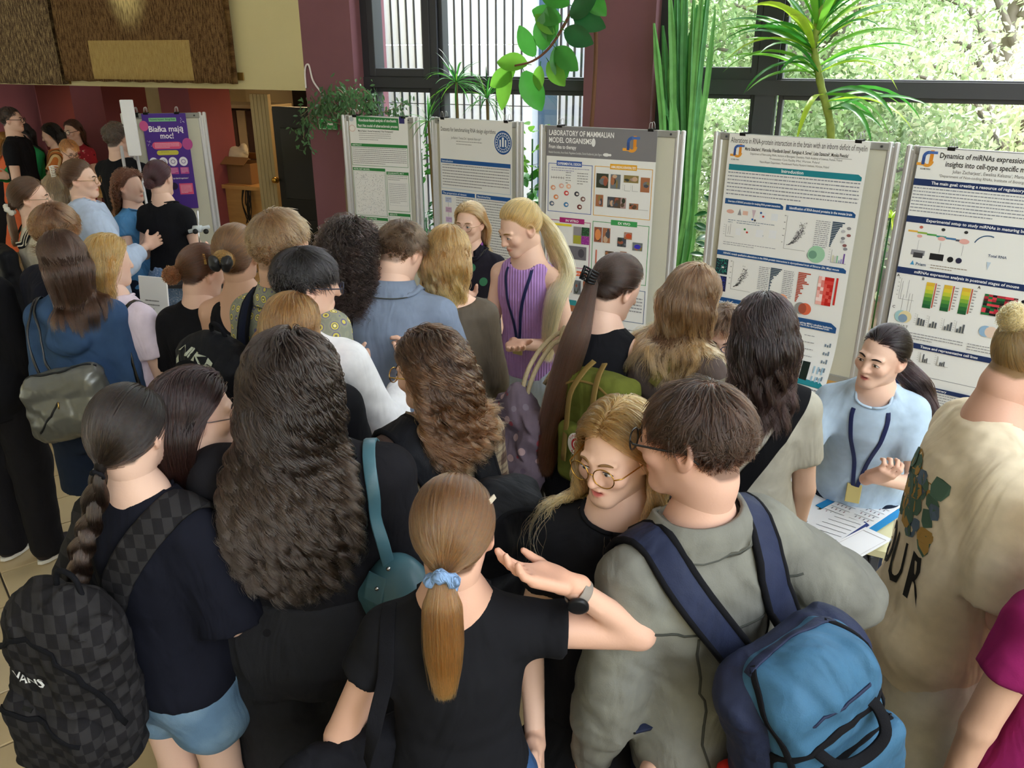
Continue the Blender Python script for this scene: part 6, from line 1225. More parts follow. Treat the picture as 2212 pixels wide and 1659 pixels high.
# euphorbia columns
base = wpos(1470, 300, -.2); base[2] = .44; q = thing('column_cactus', 'clump of tall ribbed column cactus beside the middle pillar', 'cactus', base)
cm = [mat('cactus_green', '#6aa85c', .5, var=.2, vscale=14), mat('cactus_dark', '#4a8a4c', .5, var=.2, vscale=14)]
for i, (xb, yb, xt, yt) in enumerate([(1432, 300, 1413, 50), (1440, 300, 1432, 55), (1452, 310, 1446, -40), (1462, 310, 1462, -60), (1470, 310, 1474, -60), (1478, 330, 1484, -60), (1486, 330, 1500, -30), (1480, 340, 1506, 10), (1490, 330, 1520, -60), (1494, 350, 1535, -60), (1500, 360, 1545, 20), (1446, 290, 1430, 140), (1460, 290, 1452, 100), (1475, 300, 1490, 70), (1500, 420, 1512, 180), (1450, 280, 1424, 190), (1470, 320, 1468, 120), (1488, 380, 1500, 130)]):
    b_ = -.2 + rp.uniform(-.10, .10); p0, p1 = wpos(xb, yb, b_), wpos(xt, yt, b_); foot = base + np.array([rp.uniform(-.08, .08), rp.uniform(-.08, .08), 0]); P = catmull([foot - base, (p0 - base) * (1, 1, .6), p0 - base, (p0 + p1) / 2 - base + (rp.uniform(-.02, .02), 0, 0), p1 - base], 5)
    V, F = [], []; R0 = rp.uniform(.020, .028); nn = 8
    for j, p in enumerate(P):
        for k in range(nn): a = k * pi / 4 + i; r = (R0 if k % 2 == 0 else R0 * .45) * (1 - .7 * max(0, j / (len(P) - 1) - .85) / .15); V.append((p[0] + r * cos(a), p[1] + r * sin(a), p[2]))
    for j in range(len(P) - 1): F += [(j * nn + k, j * nn + (k + 1) % nn, (j + 1) * nn + (k + 1) % nn, (j + 1) * nn + k) for k in range(nn)]
    F.append(tuple((len(P) - 1) * nn + k for k in range(nn))); mesh_np('column', np.array(V), F, cm[i % 2], q, False)
    mb = MB()
    for j in range(0, len(P) * 3):
        t = j / (len(P) * 3) * (len(P) - 1); a_ = P[int(t)] * (1 - t % 1) + P[min(int(t) + 1, len(P) - 1)] * (t % 1)
        for k in (0, 2, 4, 6): a = k * pi / 4 + i; mb.ball((a_[0] + R0 * cos(a), a_[1] + R0 * sin(a), a_[2]), .0032, 4)
pot(q, (0, 0, -.06), .17, .28)
# weeping fig on the left pillar
base = wpos(742, 330, -.25); base[2] = .44; q = thing('weeping_fig', 'weeping fig with small dark leaves spilling over the exit sign', 'plant', base); rng = np.random.default_rng(5); C = []; bb = []
for (a, b_, c) in (((760, 260), (720, 215), (668, 260)), ((760, 260), (700, 205), (690, 230)), ((762, 250), (735, 195), (705, 205)), ((765, 250), (780, 195), (810, 215)), ((770, 255), (800, 215), (815, 240)), ((745, 260), (690, 225), (650, 250)), ((740, 270), (665, 250), (655, 300)), ((770, 260), (850, 235), (868, 222)), ((758, 255), (745, 205), (760, 190))):
    P = catmull([wpos(*a, -.25), wpos(*b_, -.28), wpos(*c, -.30)], 8); bb.append(P)
    for p in P[2:]: 
        for _ in range(7):
            if 672 < 1106 + FPX * (p @ CR) / ((p - (0, 0, CAM_H)) @ CF) < 732 and p[2] < wt(700, 250)[1]: continue
            C.append(p + rng.normal(size=3) * .045 - np.array([0, 0, .02]))
mb = MB(); mb.tube([(0, 0, 0), (0, 0, .9), wpos(762, 255, -.25) - base], .014, 7)
for P in bb: mb.tube([p - base for p in P], [.005 - .003 * i / len(P) for i in range(len(P))], 5)
mb.build('stem', mat('fig_bark', '#8a7a62', .8), q, True); Vv, Ff = [], []
for c in C:
    d = unit(rng.normal(size=3) * .6 + np.array([0, 0, -1])); V_, F_ = oval_leaf(c - base, d, -WN_ + rng.normal(size=3) * .7, rng.uniform(.035, .05), rng.uniform(.016, .022), .15, 3); k = len(Vv); Vv += V_; Ff += [tuple(x + k for x in f) for f in F_]
o = mesh_np('foliage', np.array(Vv), Ff, leaf_mat('fig_leaf', '#4c7248', .25), q); o['kind'] = 'stuff'; pot(q, (0, 0, -.05), .14, .25)
# leafy plants showing between the boards
for (px, py, lb, L, n, m, z0) in ((1140, 420, 'glossy leafy plant in the gap between the crest poster and grey headed poster', .13, 46, 1, .44), (1150, 300, 'bright leafy plant in the upper gap beside the grey headed poster', .12, 24, 0, .44), (920, 470, 'small leaved plant in the gap beside the green barred poster', .05, 60, 2, .44), (910, 330, 'thin leaved plant in the first gap between boards', .06, 46, 1, .44), (1548, 470, 'dark round leaved plant in the gap left of the myelin poster', .10, 30, 2, .44), (2060, 880, 'green leafy plant under the right board', .10, 40, 0, .36), (1925, 470, 'narrow leaved plant in the gap before the right board', .16, 46, 3, .44), (1800, 800, 'grassy plant hanging below the myelin poster', .20, 60, 3, .44)):
    c = wpos(px, py, -.25); q = thing('potted_plant', lb, 'plant', (c[0], c[1], z0)); h = max(.1, c[2] - z0); mb = MB(); mb.tube([(0, 0, -.0), (.0, .0, h)], .006, 6); mb.build('stem', LM[2], q, True)
    for i in range(n):
        a = i * 2.4; zz = h - rp.uniform(-.12, .28) if m != 3 else h; d = (cos(a), sin(a) * .6, rp.uniform(-.2, .8)); o_ = (cos(a) * .015, sin(a) * .015, max(.02, zz))
        add_leaf(q, strap_leaf(o_, d, L * rp.uniform(.8, 1.4), .012, 1.8) if m == 3 else oval_leaf(np.array(o_) + unit(d) * L * .3 * rp.random() * 2, d, (d[0] * .3, -.6, .8), L * rp.uniform(.8, 1.1), L * .45, .2, 5), LM[m])
    pot(q, (0, 0, -.02 if z0 > .4 else 0), .09, .15)
# ---------------------------------------------------------------- tables
cream_top = mat('table_top_cream', '#d9d2a8', .5, spec=.4); grey_leg = mat('table_leg', '#3a3b40', .5)
def table(cs, z, label, leg=grey_leg):
    """cs four corners (x,y) in order"""
    c = np.mean(cs, 0); q = thing('folding_table', label, 'table', (c[0], c[1], 0)); V = [(p[0] - c[0], p[1] - c[1], zz) for zz in (z - .025, z) for p in cs]; mesh_np('tabletop', np.array(V), [(3, 2, 1, 0), (4, 5, 6, 7), (0, 1, 5, 4), (1, 2, 6, 5), (2, 3, 7, 6), (3, 0, 4, 7)], cream_top, q, False)
    for p in cs:
        d = (np.array(p) - c); d = d * (1 - .05 / np.linalg.norm(d)); mb = MB(); mb.box((d[0], d[1], (z - .025) / 2), (.035, .035, z - .03), None, .004); mb.build('leg', leg, q)
    mb = MB(); 
    for i in range(4): a, b_ = np.array(cs[i]) - c, np.array(cs[(i + 1) % 4]) - c; a, b_ = a * .93, b_ * .93; mb.tube([(a[0], a[1], z - .05), (b_[0], b_[1], z - .05)], .018, 6)
    mb.build('apron', leg, q); return q
TZ = .74; c1, c2 = at_z(1945, 1040, TZ)[:2], at_z(1920, 1195, TZ)[:2]; ud = unit([-.89, .46]); t1 = [c2, c1, c1 + ud * 1.35, c2 + ud * 1.35]; table(t1, TZ, 'cream topped folding table covered with papers in front of the light blue tee woman')
tb = [np.array(x) for x in ((.35, 3.25), (.55, 3.72), (-.50, 4.15), (-.62, 3.62))]; table(tb, TZ, 'cream topped folding table carrying the microscope stand')
wpaper = mat('white_sheet', '#e9e9ec', .6); lines_m = None
def sheet_px(P4, label, name='document', cat='document', fill=None, m=wpaper, z=TZ + .002, th=.002, group=None, edge=None):
    """a sheet lying on the table: four pixel corners (top-left, top-right, bottom-right, bottom-left)"""
    C = [at_z(x, y, z + th) for x, y in P4]; c = np.mean(C, 0); q = thing(name, label, cat, (c[0], c[1], z), 0, group); V = [(p[0] - c[0], p[1] - c[1], h) for h in (0, th) for p in C]
    mesh_np('sheet', np.array(V), [(0, 1, 2, 3)[::-1] if False else (0, 1, 2, 3), (7, 6, 5, 4), (1, 0, 4, 5), (2, 1, 5, 6), (3, 2, 6, 7), (0, 3, 7, 4)], m, q, False)
    if fill:
        p = Print(); fill(p); a, b_, cc, d = [np.array(x) - np.array([c[0], c[1], z]) for x in C]; p.build(lambda u, v, e: tuple((a * (1 - u) + b_ * u) * (1 - v) + (d * (1 - u) + cc * u) * v + np.array([0, 0, e])), 'print', q)
    return q
def form(p):
    for c in range(2):
        for r_ in range(9):
            p.rect(.04 + c * .5, .05 + r_ * .105, .40, .006, '#55565c')
            for k in range(4): p.rect(.10 + c * .5 + k * .085, .075 + r_ * .105, .02, .035, ['#8c6a70', '#6c6c78'][(k + r_) % 2])
def lined(p):
    for r_ in range(8): p.rect(.06, .08 + r_ * .115, .88, .010, '#3a3b42')
sheet_px([(1745, 960), (1860, 1018), (1740, 1058), (1660, 1010)], 'white paper sheets at the left end of the paper covered table', z=TZ + .004, fill=lambda p: p.lines(.3, .3, .3, 1, .03, '#9a9aa0'))
sheet_px([(1770, 1015), (1878, 1040), (1735, 1115), (1690, 1072)], 'white booklet with a dark edge beside the blue folders', z=TZ + .008, fill=lambda p: p.rect(.0, .97, 1, .03, '#3a3a48'))
sheet_px([(1876, 1033), (1885, 1042), (1775, 1098), (1762, 1091)], 'bright blue folder lying between the white booklet and the printed form', 'folder', 'folder', m=mat('folder_blue', '#1f86c4', .4), z=TZ + .012)
sheet_px([(1885, 1040), (1975, 1075), (1870, 1145), (1765, 1105)], 'printed form with rows of small marks on the blue folder', z=TZ + .014, fill=form)
sheet_px([(1948, 1095), (1953, 1108), (1875, 1160), (1858, 1150)], 'bright blue folder edge at the right end of the table', 'folder', 'folder', m=mat('folder_blue', '#1f86c4'), z=TZ + .010)
sheet_px([(1735, 1092), (1815, 1112), (1730, 1165), (1650, 1140)], 'plain white sheet with one title word in front of the booklet', z=TZ + .016, fill=lambda p: p.text(.5, .5, .08, 'SHEET' if False else 'mRNA', '#8a8a90', True, 'c'))
sheet_px([(1808, 1110), (1870, 1130), (1780, 1190), (1690, 1160)], 'ruled answer sheet beside the navy folder', z=TZ + .020, fill=lined)
sheet_px([(1868, 1126), (1878, 1134), (1790, 1194), (1778, 1188)], 'navy folder spine by the ruled answer sheet', 'folder', 'folder', m=mat('folder_navy', '#2c3a7c', .4), z=TZ + .018)
sheet_px([(1870, 1138), (1928, 1165), (1815, 1228), (1740, 1205)], 'white card with a ruled frame at the front corner of the table', z=TZ + .024, fill=lambda p: p.frame(.08, .08, .84, .75, '#8c7c74', .008))
# cable under the table
mb = MB(); mb.tube(catmull([(1.22, 2.62, .72), (1.20, 2.58, .45), (1.24, 2.60, .25), (1.21, 2.55, .02), (1.10, 2.45, .012), (1.25, 2.40, .012)], 6), .004, 6); tag(mb.build('power_cable', mat('black_cable', '#15110e', .6)), 'thin black cable hanging down under the paper covered table', 'cable')
# microscope stand on the middle table
chrome = mat('chrome', '#c8c8cc', .15, metal=1); blackp = mat('black_plastic', '#17181b', .4); whitep = mat('white_plastic', '#c9d0d4', .35)
mc = at_z(1085, 860, TZ); mx_, my_ = mc[0], mc[1]; q = thing('microscope_stand', 'boom stand with chrome posts, black arms and a white camera head on the middle table', 'microscope', (mx_, my_, TZ)); o_ = np.array([mx_, my_, TZ])
def mp_(px, py, y=3.72): return at_y(px, py, y - 3.72 + my_) - o_
mb = MB(); mb.lathe([(.11, 0), (.11, .012), (.10, .016)], (0, 0, 0), 20); mb.build('base', blackp, q, True)
for dx in (0, .045): mb = MB(); mb.tube([(dx, 0, .012), mp_(1075 + dx * 400, 640) * (1, 0, 1) + (0, 0, 0)], .011, 12); mb.build('post', chrome, q, True)
mb = MB(); a, b_ = mp_(1050, 655), mp_(1092, 648); mb.box((a + b_) / 2, (.17, .035, .035), Matrix.Rotation(-.12, 3, 'Y'), .004); a = mp_(1105, 655); mb.box(a, (.07, .04, .045), Matrix.Rotation(.5, 3, 'Y'), .004); a = mp_(1085, 663); mb.box(a, (.05, .05, .05), None, .006); mb.build('boom_arm', blackp, q)
mb = MB(); mb.ball(mp_(1136, 658), .016, 10); mb.tube([mp_(1120, 656), mp_(1136, 658)], .008); mb.build('clamp_knob', blackp, q, True)
mb = MB(); mb.tube([mp_(1080, 738), mp_(1145, 738)], .030, 14); mb.build('camera_head', whitep, q, True)
for px in (1103, 1140): mb = MB(); mb.tube([mp_(px, 742, 3.68), mp_(px, 742, 3.64)], .024, 14); mb.build('focus_knob', blackp, q, True)
mb = MB(); mb.tube([mp_(1125, 728), mp_(1170, 715, 3.75)], .020, 12); mb.build('eyepiece', mat('steel_blue', '#5c7a92', .3, metal=.4), q, True)
for i, P in enumerate([[(1110, 655), (1130, 690), (1128, 740), (1135, 790)], [(1085, 668), (1075, 710), (1100, 745), (1090, 780)], [(1060, 700), (1075, 740), (1110, 770), (1125, 800)], [(1095, 665), (1125, 700), (1100, 750), (1070, 770)]]):
    mb = MB(); mb.tube(catmull([mp_(x, y, 3.68) for x, y in P], 6), .0045, 6); mb.build('cable', whitep if i == 0 else blackp, q, True)
sheet_px([(1105, 760), (1150, 765), (1140, 790), (1095, 785)], 'pale yellow note pad behind the microscope stand', 'note_pad', 'pad', m=mat('yellow_paper', '#d9dc7a', .6)); sheet_px([(1075, 800), (1110, 800), (1090, 845), (1050, 850)], 'pale mint paper on the microscope table', m=mat('mint_paper', '#bcd8cc', .6), z=TZ + .004); sheet_px([(1060, 850), (1090, 835), (1075, 890), (1040, 905)], 'yellow green paper at the front of the microscope table', m=mat('yellow_paper', '#d9dc7a'), z=TZ + .002)
# chrome stool under the microscope table
q = thing('metal_stool', 'chrome legged stool behind the black trousers by the middle table', 'stool', (.15, 3.0, 0)); mb = MB(); mb.lathe([(.16, .44), (.17, .45), (.17, .47), (.15, .48)], (0, 0, 0), 20); mb.build('seat', blackp, q, True)
for k in range(4): a = k * pi / 2 + .6; mb = MB(); mb.tube([(cos(a) * .12, sin(a) * .12, .45), (cos(a) * .19, sin(a) * .19, .005)], .010, 8); mb.build('leg', chrome, q, True)
mb = MB(); mb.tube([(cos(a) * .165, sin(a) * .165, .18) for a in np.linspace(0, 2 * pi, 21)], .007, 6); mb.build('foot_ring', chrome, q, True)
# left stand with small microscope
LZ = 1.02; lc = at_y(425, 520, 5.05); q = thing('small_microscope', 'small white stereo microscope with black knobs on a pole by the purple poster', 'microscope', (lc[0], 5.05, LZ - .04)); o_ = np.array([lc[0], 5.05, LZ - .04])
mb = MB(); mb.lathe([(.09, 0), (.09, .012)], (0, 0, 0), 16); mb.build('base', whitep, q, True); mb = MB(); mb.tube([(0, 0, 0), at_y(426, 455, 5.05) - o_], .006, 8); mb.build('pole', chrome, q, True)
mb = MB(); mb.tube([at_y(408, 500, 5.05) - o_, at_y(452, 490, 5.05) - o_], .012, 10); mb.tube([at_y(418, 495, 5.05) - o_, at_y(436, 494, 5.05) - o_], .022, 12); mb.build('arm', whitep, q, True)
for px in (422, 445): mb = MB(); mb.tube([at_y(px, 500, 5.0) - o_, at_y(px, 500, 4.97) - o_], .016, 12); mb.build('focus_knob', blackp, q, True)
q = thing('high_table', 'dark topped high table carrying the small microscope', 'table', (lc[0], 5.1, 0)); mb = MB(); mb.box((0, 0, LZ - .055), (.55, .4, .03), None, .004); mb.build('tabletop', mat('dark_top', '#2c2a2c', .4), q)
for a in (-1, 1):
    for b_ in (-1, 1): mb = MB(); mb.box((a * .24, b_ * .17, (LZ - .07) / 2), (.03, .03, LZ - .07)); mb.build('leg', grey_leg, q)
# flip chart sheet pad behind the purple board, information placards
t = at_y(258, 225, 6.4); q = thing('flip_chart', 'white flip chart pad standing behind the purple poster board', 'flip chart', (t[0], 6.4, 0), .2); mb = MB(); mb.box((.05, 0, t[2] - .17), (.09, .03, .4), None, .004); mb.build('paper_pad', wpaper, q)
for dx in (-.05, .05): mb = MB(); mb.tube([(dx, .05, t[2] - .3), (dx * 1.6, .15, 0)], .012, 8); mb.build('leg', alu, q, True)
a = at_y(330, 640, 4.75); q = thing('placard_stand', 'white upright placard with small print at the foot of the purple board', 'placard', (a[0], 4.75, 0), -.3); mb = MB(); mb.box((0, 0, .85), (.20, .012, .42), Matrix.Rotation(-.12, 3, 'X'), .002); mb.build('sheet', wpaper, q)
p = Print(); p.lines(.25, .3, .5, 3, .06, '#6a6a72'); p.build(lambda u, v, e: ((u - .5) * .2, -.012 - e - (1 - v) * -.04 + .0 - .026, 1.05 - v * .42), 'print', q); mb = MB(); mb.tube([(0, .03, 0), (0, .02, .75)], .012); mb.box((0, .03, .01), (.25, .25, .02)); mb.build('stand', alu, q)
a = at_y(352, 750, 4.55); q = thing('folding_placard', 'teal and white printed placard low beside the patterned trousers', 'placard', (a[0], 4.55, 0), -.25); mb = MB(); mb.box((0, 0, .42), (.22, .014, .60), None, .003); mb.build('panel', mat('teal_panel', '#2a8fa8', .5), q); mb = MB(); mb.box((0, -.009, .56), (.19, .004, .26)); mb.build('white_field', wpaper, q); mb = MB(); mb.box((0, .02, .06), (.24, .2, .12)); mb.build('foot', grey_leg, q)
# yellow cups on the far table
q = thing('refreshment_table', 'dark cloth covered table with yellow cups under the gallery', 'table', (*at_z(97, 374, .92)[:2], 0)); mb = MB(); mb.box((0, 0, .89), (1.3, .55, .03), None, .004); mb.build('tabletop', wood, q); mb = MB(); mb.box((0, 0, .44), (1.25, .5, .86)); mb.build('table_cloth', mat('dark_cloth', '#1c1a20', .9), q)
for i in range(5): 
    a = at_z(78 + i * 9.5, 378 - (i % 2) * 6, .92); c = thing('paper_cup', ['leftmost', 'second', 'middle', 'fourth', 'rightmost'][i] + ' pale yellow paper cup in the row on the far refreshment table', 'cup', (a[0], a[1], .905), 0, 'yellow cups on the refreshment table'); mb = MB(); mb.lathe([(.030, 0), (.038, .10), (.041, .10), (.041, .106), (.034, .106), (.028, .01)], (0, 0, 0), 12); mb.build('cup', mat('yellow_cup', '#d9c86a', .5), c, True); mb = MB(); mb.lathe([(.0365, .045), (.0395, .075)], (0, 0, 0), 12); mb.build('printed_band', mat('cup_band', '#4a4638', .6), c, True)
t = at_y(232, 415, 7.2); q = thing('side_bench', 'wooden bench top with white napkins beyond the boards', 'bench', (t[0], 7.2, 0)); mb = MB(); mb.box((0, 0, t[2]), (.7, .35, .04), None, .004); mb.build('seat', wood, q)
for a in (-1, 1): mb = MB(); mb.box((a * .3, 0, t[2] / 2 - .01), (.05, .3, t[2] - .02)); mb.build('leg', dwood, q)
# pots at the right window
c = at_plane(2190, 985, W0 - WN_ * .2, WN_); 
for (px, py, lb, r, h, kind) in ((2196, 1010, 'terracotta pot with a ribbed cactus at the right edge', .13, .22, 'cactus'), (1792, 945, 'small terracotta pot with gravel left of the light blue tee woman', .07, .12, 'gravel'), (2165, 935, 'leafy succulent in a pot on the right window sill', .09, .15, 'leaf')):
    yy = 2.95 if kind == 'cactus' else (3.05 if kind == 'gravel' else 3.4); a = at_y(px, py, yy); z = a[2] - h / 2
    q = thing('potted_' + ('plant' if kind != 'cactus' else 'cactus'), lb, 'plant', (a[0], yy, z)); pot(q, (0, 0, 0), r, h)
    if kind == 'cactus':
        for (dx, hh, rr_) in ((0, .22, .035), (.05, .12, .03)): mb = MB(); mb.lathe([(rr_ * .8, h * .8), (rr_, h * .8 + hh * .3), (rr_, h * .8 + hh * .8), (rr_ * .5, h * .8 + hh)], (dx, 0, 0), 10); mb.build('column', cm[1], q, False)
    if kind == 'leaf':
        for i in range(16): an = i * 2.4; add_leaf(q, oval_leaf((0, 0, h * .9 + .01 * i), (cos(an), sin(an), .4), (0, -.3, 1), .09, .05, .2, 5), LM[0])
    mb = MB(); mb.box((a[0], yy, z / 2), (r * 2.4, r * 2.4, z), None, .004); tag(mb.build('plant_stand', grey_leg), 'dark stand carrying the ' + lb.split(' with ')[0].split(' in ')[0] + (' at the right edge' if kind == 'cactus' else ''), 'stand')
# ---------------------------------------------------------------- cloth patterns
def mixcol(n, l, fac, a, b_):
    m = n.new('ShaderNodeMix'); m.data_type = 'RGBA'; l.new(fac, m.inputs[0])
    for i, x in ((6, a), (7, b_)):
        if isinstance(x, str): m.inputs[i].default_value = (*lin(x), 1)
        else: l.new(x, m.inputs[i])
    return m.outputs[2]
def mth(n, l, op, a, b_=None, c=None):
    m = n.new('ShaderNodeMath'); m.operation = op
    for i, x in enumerate((a, b_, c)):
        if x is None: continue
        if isinstance(x, (int, float)): m.inputs[i].default_value = x
        else: l.new(x, m.inputs[i])
    return m.outputs[0]
def pat_checker(c2, scale=33):
    def f(n, l, tc, h, b):
        s = n.new('ShaderNodeSeparateXYZ'); l.new(tc.outputs['Object'], s.inputs[0])
        u = mth(n, l, 'ADD', s.outputs[0], s.outputs[1]); a = mth(n, l, 'SINE', mth(n, l, 'MULTIPLY', u, scale * 3.14)); d = mth(n, l, 'SINE', mth(n, l, 'MULTIPLY', s.outputs[2], scale * 3.14))
        g = mth(n, l, 'GREATER_THAN', mth(n, l, 'MULTIPLY', a, d), 0); l.new(mixcol(n, l, g, h.outputs[0], c2), b.inputs['Base Color'])
    return f
def pat_plaid(c2, c3, per=.07):
    def f(n, l, tc, h, b):
        s = n.new('ShaderNodeSeparateXYZ'); l.new(tc.outputs['Object'], s.inputs[0]); o = h.outputs[0]
        for ax, k, w, c in ((0, 1, .1, c2), (2, 1, .1, c2), (0, .5, .75, c3), (2, .5, .75, c3)):
            v = mth(n, l, 'SINE', mth(n, l, 'MULTIPLY_ADD', s.outputs[ax], 6.283 / per / k / 1.0, ax * .7)); g = mth(n, l, 'MULTIPLY', mth(n, l, 'GREATER_THAN', v, w), .42); o = mixcol(n, l, g, o, c)
        l.new(o, b.inputs['Base Color'])
    return f
def pat_spots(cols, scale=30, th=.35, rnd=1.0):
    """scattered motifs: cell centres coloured"""
    def f(n, l, tc, h, b):
        v = n.new('ShaderNodeTexVoronoi'); v.inputs['Scale'].default_value = scale; v.inputs['Randomness'].default_value = rnd; l.new(tc.outputs['Object'], v.inputs['Vector'])
        s = n.new('ShaderNodeSeparateColor'); l.new(v.outputs['Color'], s.inputs[0]); r = ramp(n, [(i / len(cols), c) for i, c in enumerate(cols)], 'CONSTANT'); l.new(s.outputs[0], r.inputs[0])
        g = mth(n, l, 'LESS_THAN', v.outputs['Distance'], th); l.new(mixcol(n, l, g, h.outputs[0], r.outputs[0]), b.inputs['Base Color'])
    return f
def pat_scallop(c2, c3, scale=22):
    def f(n, l, tc, h, b):
        v = n.new('ShaderNodeTexVoronoi'); v.inputs['Scale'].default_value = scale; v.inputs['Randomness'].default_value = .12; l.new(tc.outputs['Object'], v.inputs['Vector'])
        d = v.outputs['Distance']; r = ramp(n, [(0, '#e6dc96'), (.16, '#6f6a58'), (.24, '#c9bd5e'), (.36, '#6d6788'), (.44, '#8e907e'), (.62, '#7f8272')], 'CONSTANT'); l.new(d, r.inputs[0]); l.new(mixcol(n, l, mth(n, l, 'LESS_THAN', d, .6), h.outputs[0], r.outputs[0]), b.inputs['Base Color'])
    return f
def pat_stripe(cols, per=.06, ax=0):
    def f(n, l, tc, h, b):
        s = n.new('ShaderNodeSeparateXYZ'); l.new(tc.outputs['Object'], s.inputs[0]); fr = mth(n, l, 'FRACT', mth(n, l, 'MULTIPLY_ADD', s.outputs[ax], 1 / per, 10)); r = ramp(n, [(i / len(cols), c) for i, c in enumerate(cols)], 'CONSTANT'); l.new(fr, r.inputs[0]); l.new(r.outputs[0], b.inputs['Base Color'])
    return f
def pat_ribs(per=.012):
    def f(n, l, tc, h, b):
        s = n.new('ShaderNodeSeparateXYZ'); l.new(tc.outputs['Object'], s.inputs[0]); v = mth(n, l, 'SINE', mth(n, l, 'MULTIPLY', mth(n, l, 'ADD', s.outputs[0], mth(n, l, 'MULTIPLY', s.outputs[1], .6)), 6.283 / per))
        bp = n.new('ShaderNodeBump'); bp.inputs['Strength'].default_value = .6; bp.inputs['Distance'].default_value = .003; l.new(v, bp.inputs['Height']); l.new(bp.outputs[0], b.inputs['Normal'])
    return f
def pat_denim(wear='#9aa6b4'):
    def f(n, l, tc, h, b):
        t = n.new('ShaderNodeTexNoise'); t.inputs['Scale'].default_value = 9; t.inputs['Detail'].default_value = 8; l.new(tc.outputs['Object'], t.inputs[0]); r = n.new('ShaderNodeMapRange'); r.inputs[1].default_value = .42; r.inputs[2].default_value = .75; r.inputs[4].default_value = .75; l.new(t.outputs[0], r.inputs[0])
        l.new(mixcol(n, l, r.outputs[0], h.outputs[0], wear), b.inputs['Base Color'])
    return f
# ---------------------------------------------------------------- bags
def localthing(P, c, name, label, cat, group=None):
    """a thing whose geometry is given in the wearer's local frame"""
    w = P.W(c); q = thing(name, label, cat, w, -radians(P.yaw), group); q['_c'] = [float(x) for x in c]; return q
def put(q, o):
    """shift a mesh made in the wearer's frame to the bag's own origin"""
    c = np.array(q['_c']); me = o.data; V = np.zeros(len(me.vertices) * 3, np.float32); me.vertices.foreach_get('co', V); V = V.reshape(-1, 3) - c; me.vertices.foreach_set('co', V.ravel().astype(np.float32)); me.update(); return o
def on_shirt(P, pts, off=.006, F=None):
    """pts in torso units (x, y, z) dropped on the clothes"""
    return snap(F or P.F, np.array([P.tp(*p) for p in pts]), off, 6)
def strap_on(P, q, pts, w, t, m, off=.008, name='shoulder_strap', n=5, keep_ends=0, edge=None):
    A = np.array(catmull([P.tp(*p) for p in pts], n)); B = snap(P.F, A, off, 5); 
    v = P.F.val(A); far = (v > .035); B[far] = A[far]
    for _ in range(2): B[1:-1] = .5 * B[1:-1] + .25 * (B[:-2] + B[2:])
    N = [tuple(g) for g in P.F.grad(B)]
    N = [Vector(x) for x in N]; mb = MB(); mb.strap(B, N, w, t); o = put(q, mb.build(name, m, q, True))
    if edge is not None:
        for sgn in (-1, 1):
            E = []
            for i in range(len(B)):
                tt = unit(B[min(i + 1, len(B) - 1)] - B[max(i - 1, 0)]); nn = unit(np.array(N[i]) - tt * np.dot(np.array(N[i]), tt)); E.append(B[i] + np.cross(tt, nn) * w * .47 * sgn + nn * .001)
            me = MB(); me.tube(E, t * .6, 6); e = me.build('strap_piping', edge, o, True); put(q, e)
    return o
def bag_field(P, c, R, size, rnd=.06, sag=.0, res=.009, seed=1, noise=.004, taper=.0):
    M = max(size) * 1.9; F = Field(c - M, c + M, res); sx, sy, sz = np.array(size) / 2
    F.box(c, (sx, sy, sz), R, rnd, .02, m=.06)
    if sag: F.ell(c + R @ np.array([0, -sy * .25, -sz * .45]), (sx * 1.02, sy * (1 + sag), sz * .55), R, .05)
    if taper: F.ell(c + R @ np.array([0, 0, sz * .6]), (sx * .8, sy * .8, sz * .5), R, .04)
    F.noise(noise, (26, 26, 20), seed); return F
def zipline(q, F, pts, m, w=.008, name='zip', pull=None):
    A = snap(F, np.array(catmull(pts, 6)), .001, 5); G = [Vector(x) for x in F.grad(A)]; mb = MB(); mb.strap(A, G, w, .004); put(q, mb.build(name, m, q, True))
    if pull is not None: mb = MB(); e = A[-1]; g = np.array(G[-1]); mb.tube([e + g * .003, e + g * .008 - np.array([0, 0, .02]), e + g * .007 - np.array([0, 0, .034])], .0028, 6); put(q, mb.build('zip_pull', pull, q, True))
def decal(q, F, c, ex, ey, s, size, mat_, name='print', bold=True, off=.0022):
    V, Fc = text_mesh(s, bold); ex, ey = unit(ex), unit(ey); w = V[:, 0].max(); pts = np.array([c + ex * (v[0] - w / 2) * size + ey * (v[1] - .35) * size for v in V]); pts = snap(F, pts, off, 5)
    return put(q, mesh_np(name, pts, Fc, mat_, q, False))
def loop_handle(q, a, b, up, m, r=.006, name='handle', k=.05, flat=None):
    a, b, up = np.array(a), np.array(b), np.array(up); pts = catmull([a, a * .85 + b * .15 + up * k, (a + b) / 2 + up * k * 1.25, a * .15 + b * .85 + up * k, b], 6)
    mb = MB(); 
    if flat: mb.strap(pts, [Vector(np.cross(unit(b - a), unit(up))) if False else Vector(unit(up))] * len(pts), flat, .005)
    else: mb.tube(pts, r, 8)
    return put(q, mb.build(name, m, q, True))
